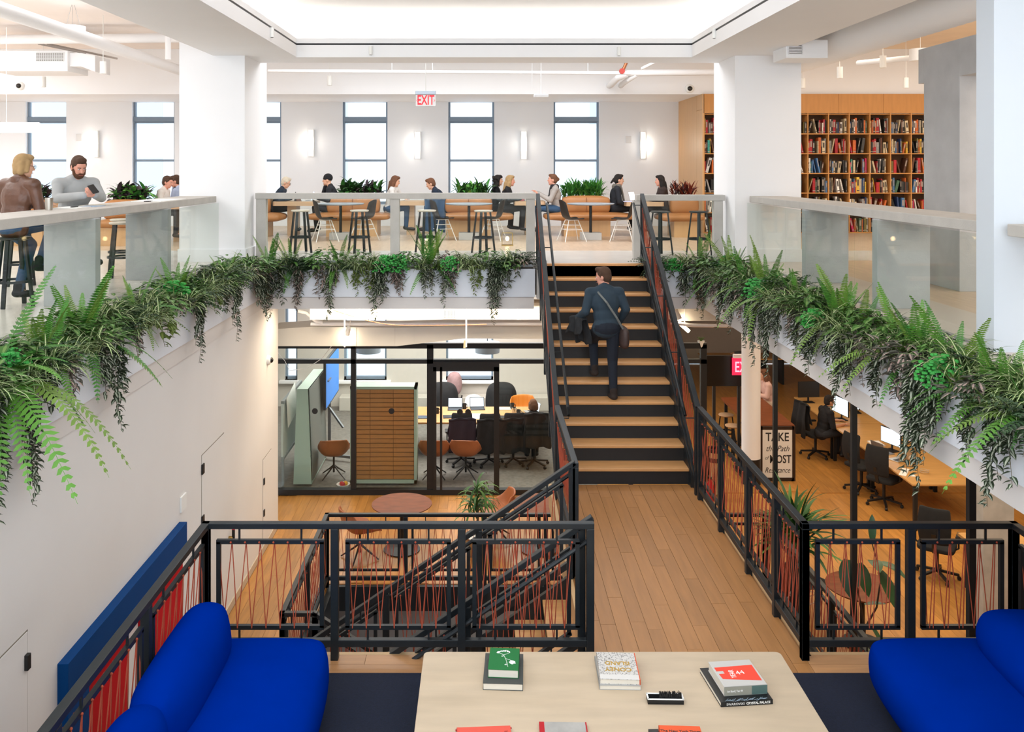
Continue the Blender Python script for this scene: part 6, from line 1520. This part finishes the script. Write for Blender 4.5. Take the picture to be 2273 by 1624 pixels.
def hand(q, w, d, n, g=0., curl=.5, th=1):
    """palm, four unequal bent fingers and a side thumb; d = pointing direction, n = palm normal"""
    w, d, n = Vector(w), Vector(d).normalized(), Vector(n).normalized(); n = (n-d*n.dot(d)).normalized(); s = d.cross(n)*th
    c = w+d*.05
    cap(q, w-d*.01, w+d*.075, .028+g, .036+g, .45, s)
    for k, (o, l) in enumerate(((-.027, .070), (-.009, .080), (.009, .075), (.027, .058))):
        b = w+d*.082+s*o; a = curl*.55
        m1 = b+(d*math.cos(a)+n*math.sin(a))*l*.55; a *= 2.2; e = m1+(d*math.cos(a)+n*math.sin(a))*l*.45
        cap(q, b, m1, .0095+g, .009+g, n=8); cap(q, m1, e, .009+g, .0075+g, n=8)
    b = w+d*.028-s*.030; m1 = b+(d*.6-s*.55+n*.35).normalized()*.042; e = m1+(d*.85-s*.1+n*.35).normalized()*.034
    cap(q, b, m1, .013+g, .011+g, n=8); cap(q, m1, e, .0105+g, .008+g, n=8)
def person(label, loc, rz, sk, top, legs, hair, lean=.15, look=(0, 0), arms=None, style='short', vox=.0115, s=1., knees=None, sleeves=True, shoes=None, stand=False, extra=None, hands=None, beard=None, glasses=False, bulk=1., seat=True):
    """figure with hips at loc, facing rz (0 = +y). arms: ((elbow, wrist) right, left) in hip space; look = (yaw, pitch down)"""
    t = thing('person', label, 'person', loc, rz); t.scale = (s, s, s)
    Rl = Matrix.Rotation(-lean, 3, 'X')
    U_ = lambda x, y, z: Rl @ Vector((x, y, z))
    chest, neck = U_(0, .01, .30), U_(0, .0, .49)
    sh = [U_(.178*bulk, .0, .445), U_(-.178*bulk, .0, .445)]
    hd = neck+(U_(0, .035, .16)*.65+Vector((0, .035, .16))*.35)
    arms = arms or (((.24, .08, .16), (.13, .34, .17)), ((-.24, .08, .16), (-.13, .34, .17)))
    hips = [Vector((.09, 0, 0)), Vector((-.09, 0, 0))]
    if knees is None: knees = (((.10, .42, .03), (.10, .40, -.42)), ((-.10, .42, .03), (-.10, .38, -.42)))
    q = MB()
    def torso(q, g):
        q.ell((0, -.01, .0), (.165*bulk+g, .115+g, .13+g), 14, 10); q.ell(U_(0, 0, .16), (.145*bulk+g, .10+g, .17+g), 14, 10, R=Rl); q.ell(U_(0, 0, .32), (.17*bulk+g, .115+g, .19+g), 14, 10, R=Rl)
        cap(q, sh[0], sh[1], .062+g, .062+g)
        cap(q, U_(.10, -.01, .46), U_(0, -.01, .52), .05+g, .045+g); cap(q, U_(-.10, -.01, .46), U_(0, -.01, .52), .05+g, .045+g)
    def limbs(q, g, lower=True):
        for i in (0, 1):
            e, w = Vector(arms[i][0]), Vector(arms[i][1])
            cap(q, sh[i], e, .055+g, .044+g)
            if lower: cap(q, e, w, .043+g, .030+g)
    def legs_(q, g, full=True):
        q.ell((0, -.01, .0), (.165*bulk+g, .12+g, .12+g), 14, 10)
        for i in (0, 1):
            k, a = Vector(knees[i][0]), Vector(knees[i][1])
            cap(q, hips[i], k, .085+g, .058+g); cap(q, k, a, .056+g, .038+g)
            if full: cap(q, a, a+Vector((0, .15, -.035)), .04+g, .032+g, .8)
    torso(q, 0); limbs(q, 0); legs_(q, 0)
    for i in (0, 1):
        e, w = Vector(arms[i][0]), Vector(arms[i][1]); hn = (hands or (None, None))[i]
        d = hn[0] if hn else (w-e); nn = hn[1] if hn else (0, 0, -1)
        hand(q, w, d, nn, 0., hn[2] if hn else .5, 1 if i == 0 else -1)
    Rh = Matrix.Rotation(look[0], 3, 'Z') @ Matrix.Rotation(-look[1], 3, 'X')
    H = lambda x, y, z: hd+Rh @ Vector((x, y, z))
    cap(q, neck-Vector((0, 0, .04)), H(0, -.02, -.06), .054, .05)
    q.ell(H(0, 0, .02), (.073, .092, .102), 16, 12, R=Rh); q.ell(H(0, .028, -.055), (.056, .062, .062), 14, 10, R=Rh); q.ell(H(0, .045, -.015), (.058, .05, .07), 14, 10, R=Rh); q.ell(H(0, .062, -.10), (.026, .022, .02), 10, 8, R=Rh)
    cap(q, H(0, .088, .012), H(0, .107, -.028), .010, .0145, n=8)
    for sx in (-1, 1): q.ell(H(sx*.075, -.005, -.01), (.012, .022, .034), 8, 8, R=Rh)
    fuse(q, 'body', skin[sk], t, vox)
    # face
    q = MB()
    for sx in (-1, 1): q.ell(H(sx*.031, .083, .004), (.0105, .0085, .0055), 8, 6, R=Rh)
    e_ = q.build('eyes', mat('eye_white', 'e8e2dc', .3), t, smooth=True)
    q = MB()
    for sx in (-1, 1): q.ell(H(sx*.031, .0905, .003), (.0055, .004, .005), 8, 6, R=Rh)
    q.build('iris', mat('iris_dark', '2b221c', .3), e_, smooth=True)
    q = MB()
    for sx in (-1, 1): cap(q, H(sx*.018, .096, .024), H(sx*.046, .082, .022), .0048, .0035, n=6)
    q.build('eyebrows', hair, t, smooth=True)
    q = MB(); cap(q, H(-.02, .092, -.066), H(.02, .092, -.066), .006, .006, .7, n=6); q.build('lips', mat('lip_tone', 'a8605a', .5), t, smooth=True)
    if glasses:
        q = MB()
        for sx in (-1, 1): q.tube([H(sx*.033+.024*math.cos(a*.6283), .103, .002+.019*math.sin(a*.6283)) for a in range(10)], .0022, 4, closed=True); q.tube([H(sx*.057, .10, .006), H(sx*.078, .0, .008)], .002, 4)
        q.tube([H(-.009, .105, .006), H(.009, .105, .006)], .002, 4); q.build('glasses', blk, t)
    # hair
    q = MB()
    if style == 'beanie':
        q.ell(H(0, -.012, .048), (.086, .105, .095), 16, 12, R=Rh); cap(q, H(-.07, 0, .03), H(.07, 0, .03), .02, .02); q.ell(H(0, -.005, .03), (.09, .108, .035), 16, 8, R=Rh)
    else:
        q.ell(H(0, -.017, .040), (.083, .098, .098), 16, 12, R=Rh); q.ell(H(0, -.045, -.005), (.078, .068, .085), 14, 10, R=Rh)
        q.ell(H(0, .035, .098), (.062, .062, .036), 12, 8, R=Rh)
        if style == 'short':
            q.ell(H(0, .050, .112), (.055, .045, .024), 12, 8, R=Rh)
            for sx in (-1, 1): cap(q, H(sx*.074, .01, .04), H(sx*.076, .012, -.0), .014, .008)
        if style in ('bob', 'long', 'curly'):
            for sx in (-1, 1):
                zb_ = -.05 if style == 'bob' else -.11; cap(q, H(sx*.070, .008, .05), H(sx*.080, -.0, zb_), .026, .026); cap(q, H(sx*.055, -.05, .02), H(sx*.058, -.05, zb_-.02), .042, .036)
            cap(q, H(0, -.07, .0), H(0, -.06, zb_-.02), .052, .042)
        if style == 'long':
            for sx in (-1, 1): cap(q, H(sx*.075, -.03, -.06), neck+Vector((sx*.085, -.02, -.16)), .044, .03); cap(q, H(sx*.03, -.085, -.05), neck+Vector((sx*.04, -.11, -.18)), .055, .035)
        if style == 'curly':
            r = random.Random(4)
            for i in range(46):
                a = r.random()*2*PI; z = r.uniform(-.16, .10)
                if math.sin(a) > .35 and z < .05: continue
                q.ell(H(.098*math.cos(a), -.02+.10*math.sin(a), z), (.028, .028, .026), 8, 6)
        if style == 'bun': q.ell(H(0, -.115, .02), (.045, .04, .045), 12, 8)
        if style == 'ponytail': cap(q, H(0, -.11, .01), H(0, -.17, -.07), .035, .018)
    fuse(q, 'beanie' if style == 'beanie' else 'hair', hair, t, .009, 1, .3)
    if beard:
        q = MB(); q.ell(H(0, .035, -.082), (.061, .062, .050), 14, 10, R=Rh); cap(q, H(-.066, .02, -.02), H(-.055, .04, -.07), .016, .02); cap(q, H(.066, .02, -.02), H(.055, .04, -.07), .016, .02); cap(q, H(-.026, .093, -.05), H(.026, .093, -.05), .008, .008)
        fuse(q, 'beard', beard, t, .008, 1, .3)
    # clothes follow the body
    q = MB(); torso(q, .013); limbs(q, .013, sleeves)
    if sleeves:
        for i in (0, 1):
            e, w = Vector(arms[i][0]), Vector(arms[i][1]); cap(q, e, e.lerp(w, .93), .058, .045)
    cap(q, neck-Vector((0, 0, .05)), neck-Vector((0, 0, .015)), .075, .066)
    fuse(q, 'top', top, t, vox, 6, .6)
    q = MB(); legs_(q, .012, False)
    fuse(q, 'trousers', legs, t, vox)
    q = MB()
    for i in (0, 1):
        a = Vector(knees[i][1]); cap(q, a+Vector((0, -.02, -.02)), a+Vector((0, .17, -.045)), .052, .045, .85); cap(q, a, a+Vector((0, 0, .06)), .05, .05)
    fuse(q, 'shoes', shoes or blk, t, .012)
    return t, hd, neck
cl = lambda n, c, v=.1: mat(n, c, .88, var=v, scale=9)
hb, hbl, hbr, hdk = cl('hair_brown', '4a3324', .2), cl('hair_blonde', 'a5865c', .2), cl('hair_auburn', '6b4630', .2), cl('hair_black', '1f1815', .15)
navy, blackc, denim = cl('navy_knit', '1e2a3c'), cl('black_knit', '16161a'), cl('blue_denim', '34506f', .15)
NP = PI/2
# left gallery: woman on a stool from behind, man with phone across the counter
ST = (-5.06, 9.72, 0)
bar_stool('black bar stool under the woman in the brown leather jacket', ST, .75)
leather = mat('brown_leather', '5b3a29', .42, var=.25, scale=7, bump=.35, bscale=30)
w_, hd_, nk_ = person('blond woman in a brown leather jacket on a bar stool, seen from behind', (ST[0], ST[1], .86), -.35, 'light', leather, denim, hbl, .16, (-.35, .1), (((.25, .1, .18), (.08, .38, .22)), ((-.25, .1, .18), (-.10, .38, .22))), 'bob', .009, 1.02,
       knees=(((.12, .42, .02), (.16, .18, -.42)), ((-.09, .30, -.22), (-.05, .10, -.70))), shoes=cl('black_boot', '17181a'), glasses=True, bulk=1.12)
q = MB(); n = 16
q.lathe([(.075, 0), (.095, .05), (.085, .09), (.075, .085), (.07, .02)], 18, (nk_.x, nk_.y-.005, nk_.z-.05)); q.build('collar', leather, w_, smooth=True)
t, hd_, nk_ = person('bearded man in a light grey sweater holding a phone at the concrete counter', (-5.02, 11.0, .86), -2.36, 'rosy', mat('grey_sweater', 'a9abab', .9, var=.06, scale=8), cl('dark_trousers', '2a2d33'), hb, .30, (.05, .38),
       (((.25, .24, .26), (.07, .55, .30)), ((-.25, .24, .26), (-.05, .55, .30))), 'short', .008, 1.04, hands=(((-.55, .5, .45), (-.6, -.4, .3), .9), ((.55, .5, .45), (.6, -.4, .3), .9)), beard=cl('beard_brown', '5b3a26', .2), bulk=1.12)
bar_stool('black bar stool under the man in the light grey sweater', (-5.02, 11.0, 0), .3)
mtx = Matrix.Translation(t.location) @ Euler((0, 0, -2.36)).to_matrix().to_4x4() @ Matrix.Scale(1.04, 4)
ph = mtx @ Vector((.0, .635, .37))
q = MB(); q.box(-.038, .038, -.005, .005, -.075, .075); o = tag(q.build('phone', blk, bevel=.004), 'black phone held in the bearded man\'s hands', 'phone'); o.location = ph; o.rotation_euler = (.9, .25, -2.36)
# objects on the left counter
CT = 1.045
q = MB(); q.lathe([(0, 0), (.036, 0), (.043, .13), (.038, .13), (.032, .01), (0, .01)], 24); o = tag(q.build('tumbler', mat('brushed_tumbler', 'b9b3aa', .3, metal=1.), smooth=True), 'steel tumbler standing on the left concrete counter', 'cup'); o.location = (-4.60, 9.55, CT)
for (x, y, a, b, lab, m_) in ((-4.62, 10.15, .14, .21, 'loose white sheets on the counter before the bearded man', wht), (-4.62, 10.75, .12, .17, 'open notebook under the bearded man\'s hands', mat('cream_paper', 'efe6d2', .8)), (-4.55, 10.45, .11, .15, 'pale blue folder on the counter beside the white sheets', mat('pale_blue_card', '9fb6d0', .7)), (-4.45, 12.4, .2, .5, 'long white sheet lying on the far end of the left counter', wht)):
    q = MB(); q.box(-a, a, -b, b, 0, .006); o = tag(q.build('paper', m_), lab, 'paper'); o.location = (x, y, CT)
q = MB(); q.box(-.012, .012, -.07, .07, 0, .012); o = tag(q.build('pen', blk), 'dark pen lying on the white sheets', 'pen'); o.location = (-4.58, 10.1, CT+.006)
q = MB(); q.box(-.035, .035, -.07, .07, 0, .01); o = tag(q.build('phone', blk, bevel=.003), 'second black phone lying flat on the left counter', 'phone'); o.location = (-4.42, 11.9, CT)
for x, y, lab in ((-4.95, 12.35, 'black bar stool seen between the two left slab legs, nearer one'), (-5.25, 13.1, 'black bar stool seen between the two left slab legs, farther one'), (-5.9, 11.5, 'black bar stool behind the leather jacket woman\'s stool')):
    bar_stool(lab, (x, y, 0), .5, seatm=sw)
# man climbing the stair
zt4 = ML+RI*4; hx, hy = 1.64, 11.98
t, hd_, nk_ = person('man in a dark blue sweater climbing the stairs with a shoulder bag', (hx, hy, zt4+.94), .12, 'rosy', cl('petrol_sweater', '263642'), cl('dark_jeans', '141b27'), hb, .20, (1.0, .15),
       (((.27, .03, .22), (.22, .20, .02)), ((-.27, .02, .20), (-.34, .22, .08))), 'short', .009, 1.03, knees=(((.09, .03, -.43), (.08, -.06, -.86)), ((-.09, .34, -.22), (-.09, .26, -.62))), shoes=cl('brown_shoe', '2c211c'), bulk=1.08)
q = MB(); q.tube([nk_+Vector((-.10, -.10, -.04)), Vector((-.03, -.135, .34)), Vector((.10, -.15, .14)), Vector((.20, -.10, -.02))], .014, 6); q.tube([nk_+Vector((-.10, -.10, -.04)), nk_+Vector((-.11, .0, .0)), nk_+Vector((-.04, .13, -.12)), Vector((.14, .20, .18)), Vector((.22, .05, -.02))], .014, 6); q.build('bag_strap', mat('strap_grey', '6c6f6c', .8), t)
q = MB(); q.v = []; 
sb = soft('shoulder_bag', mat('brown_bag', '40302c', .6, var=.2), .17, .27, -.16, .14, -.26, .0, .05, t, .02, world=False, n=5)
cj = coat(t, .15, 0, .05, .26); cj.name = 'carried_jacket'; cj.location = (-.33, .17, .07); cj.rotation_euler = (0, 0, PI/2+.35)
# far dining zone
def far(label, px, d, rz, *a, seatz=.575, **k): return person(label, (xa(px, d), d, seatz), rz, *a, **k)
R_, L_d = -NP, NP
arm_tab = (((.22, .12, .20), (.10, .36, .24)), ((-.22, .12, .20), (-.10, .36, .24)))
arm_chin_l = (((.22, .10, .18), (.10, .34, .22)), ((-.2, .26, .26), (-.05, .17, .50)))
arm_chin = (((.2, .30, .26), (.05, .22, .50)), ((-.22, .12, .20), (-.10, .36, .24)))
far('person with short white blond hair and glasses in a navy hood by the left column', 610, 20.0, R_, 'light', cl('navy_hoodie', '22303f'), cl('dark_trousers', '2a2d33'), cl('hair_white', 'cfc3ae', .15), .38, (0, .35), arm_tab, 'short', glasses=True, s=.97)
t, h_, n_ = far('man in a black beanie resting his chin on one hand', 744, 19.95, L_d, 'light', cl('striped_black', '22242a'), cl('dark_trousers', '2a2d33'), blackc, .22, (0, .05), arm_chin, 'beanie', s=1.02)
far('woman with brown hair in a white cardigan, hand at her face', 864, 20.1, R_, 'light', cl('white_cardigan', 'd9d6d2'), denim, hbr, .18, (0, .25), arm_chin_l, 'long', s=.96)
far('man in a navy sweater bending forward over the table', 990, 20.2, L_d, 'light', navy, cl('dark_trousers', '2a2d33'), hbr, .55, (0, .35), arm_tab, 'short', s=1.0)
far('woman with dark curly hair in black', 1096, 20.45, R_, 'light', blackc, blackc, hdk, .12, (0, 0), arm_tab, 'curly', s=.97)
far('woman with long blond hair in black, in front of the curly haired woman', 1120, 20.0, R_, 'rosy', blackc, blackc, hbl, .16, (0, .05), arm_tab, 'long', s=.97)
t, h_, n_ = far('woman in a grey sweater and dark scarf gesturing with both hands', 1236, 19.95, L_d, 'rosy', cl('oatmeal_sweater', 'a8a09a'), denim, hbr, .10, (0, -.05), (((.22, .16, .2), (.12, .42, .36)), ((-.22, .16, .2), (-.10, .40, .34))), 'bun', s=1.0)
q = MB(); q.lathe([(.06, -.08), (.10, -.04), (.10, .03), (.075, .06), (.06, .05)], 16, (n_.x, n_.y, n_.z)); cap(q, n_+Vector((.04, .09, -.03)), n_+Vector((.03, .14, -.34)), .04, .045, .5); q.build('scarf', cl('black_scarf', '232227'), t, smooth=True)
t, h_, n_ = far('woman with black tied hair, dark jacket and grey scarf on the bench', 1362, 19.95, R_, 'light', cl('dark_jacket', '1d2027'), blackc, hdk, .14, (0, .05), (((.24, .10, .16), (.10, .34, .05)), ((-.24, .10, .16), (-.10, .34, .05))), 'ponytail', s=1.0)
q = MB(); q.lathe([(.06, -.08), (.105, -.04), (.11, .03), (.08, .07), (.06, .05)], 16, (n_.x, n_.y, n_.z)); cap(q, n_+Vector((.04, .10, -.03)), n_+Vector((.06, .16, -.36)), .045, .05, .5); q.build('scarf', cl('taupe_scarf', '6e675f'), t, smooth=True)
far('woman with long dark hair in brown facing the laptop', 1474, 19.7, L_d, 'rosy', cl('dark_brown_top', '33241f'), blackc, hdk, .10, (0, .05), arm_tab, 'long', s=.97)
far('man in an off white sweater at the pale table beside the left column', 350, 18.2, R_, 'rosy', cl('offwhite_sweater', 'd5ccc3'), cl('dark_trousers', '2a2d33'), hb, .28, (-.1, .2), arm_tab, 'short', s=1.0)
t, h_, n_ = far('person in pale blue shirt and navy vest half hidden by the left column', 408, 18.8, L_d, 'rosy', cl('pale_blue_shirt', 'a9b6cf'), cl('dark_trousers', '2a2d33'), hb, .22, (0, .2), arm_chin, 'short', s=1.0)
q = MB(); q.lathe([(.06, -.08), (.105, -.05), (.11, .0), (.08, .04), (.06, .03)], 16, (n_.x, n_.y, n_.z)); q.build('scarf', navy, t, smooth=True)
t = thing('hung_jacket', 'blue denim jacket hung over the black shell chair in the middle', 'jacket', (xa(965, 18.7), 18.62, 0)); coat(t, .2, 0, .86, .5, denim)
# lower floor people
person('woman in a black top seated at the meeting table, seen from behind', (xa(1186, 18.5), 18.45, LL+.55), .1, 'light', blackc, blackc, hbr, .2, (0, .3), arm_tab, 'bob', s=1.0)
office_chair('black swivel chair under the woman at the meeting table', (xa(1186, 18.5), 18.42, LL), .1, True)
person('man in a black short sleeved shirt working at the office desk', (7.05, 18.75, LL+.58), -NP+.12, 'tan', blackc, cl('dark_trousers', '2a2d33'), hdk, .22, (0, .12), (((.24, .12, .17), (.16, .40, .20)), ((-.24, .12, .17), (-.14, .42, .20))), 'short', .009, 1.02, sleeves=False, glasses=True)
person('person in a grey sweater at the far desk beyond the television', (7.75, 25.6, LL+.58), NP, 'light', cl('grey_melange', '5b5d5f'), denim, hb, .3, (0, .2), (((.22, .2, .22), (.14, .55, .22)), ((-.22, .2, .22), (-.12, .5, .22))), 'short', s=1.0)
office_chair('grey chair of the person at the far desk', (7.78, 25.6, LL), NP)
person('person in a pale pink top behind the round white column', (6.45, 20.3, LL+.78), NP, 'light', cl('pale_pink_top', 'd9b3a6'), cl('beige_trousers', 'cdb8a4'), hbr, .15, (0, .1), arm_tab, 'long', s=1.0)
bar_stool('wooden topped stool under the person in pale pink', (6.45, 20.3, LL), .6, seatm=oakt, h=.66)
# ------------------------------------------------------------------ lettering becomes plain meshes
bpy.context.view_layer.update()
dg = bpy.context.evaluated_depsgraph_get()
for o in [o for o in bpy.data.objects if o.type == 'FONT']:
    me = bpy.data.meshes.new_from_object(o.evaluated_get(dg)); me.name = 'lettering'
    n = bpy.data.objects.new('lettering', me); COL.objects.link(n)
    n.parent = o.parent; n.location = o.location; n.rotation_euler = o.rotation_euler; n.scale = o.scale; n.matrix_parent_inverse = o.matrix_parent_inverse
    bpy.data.objects.remove(o)
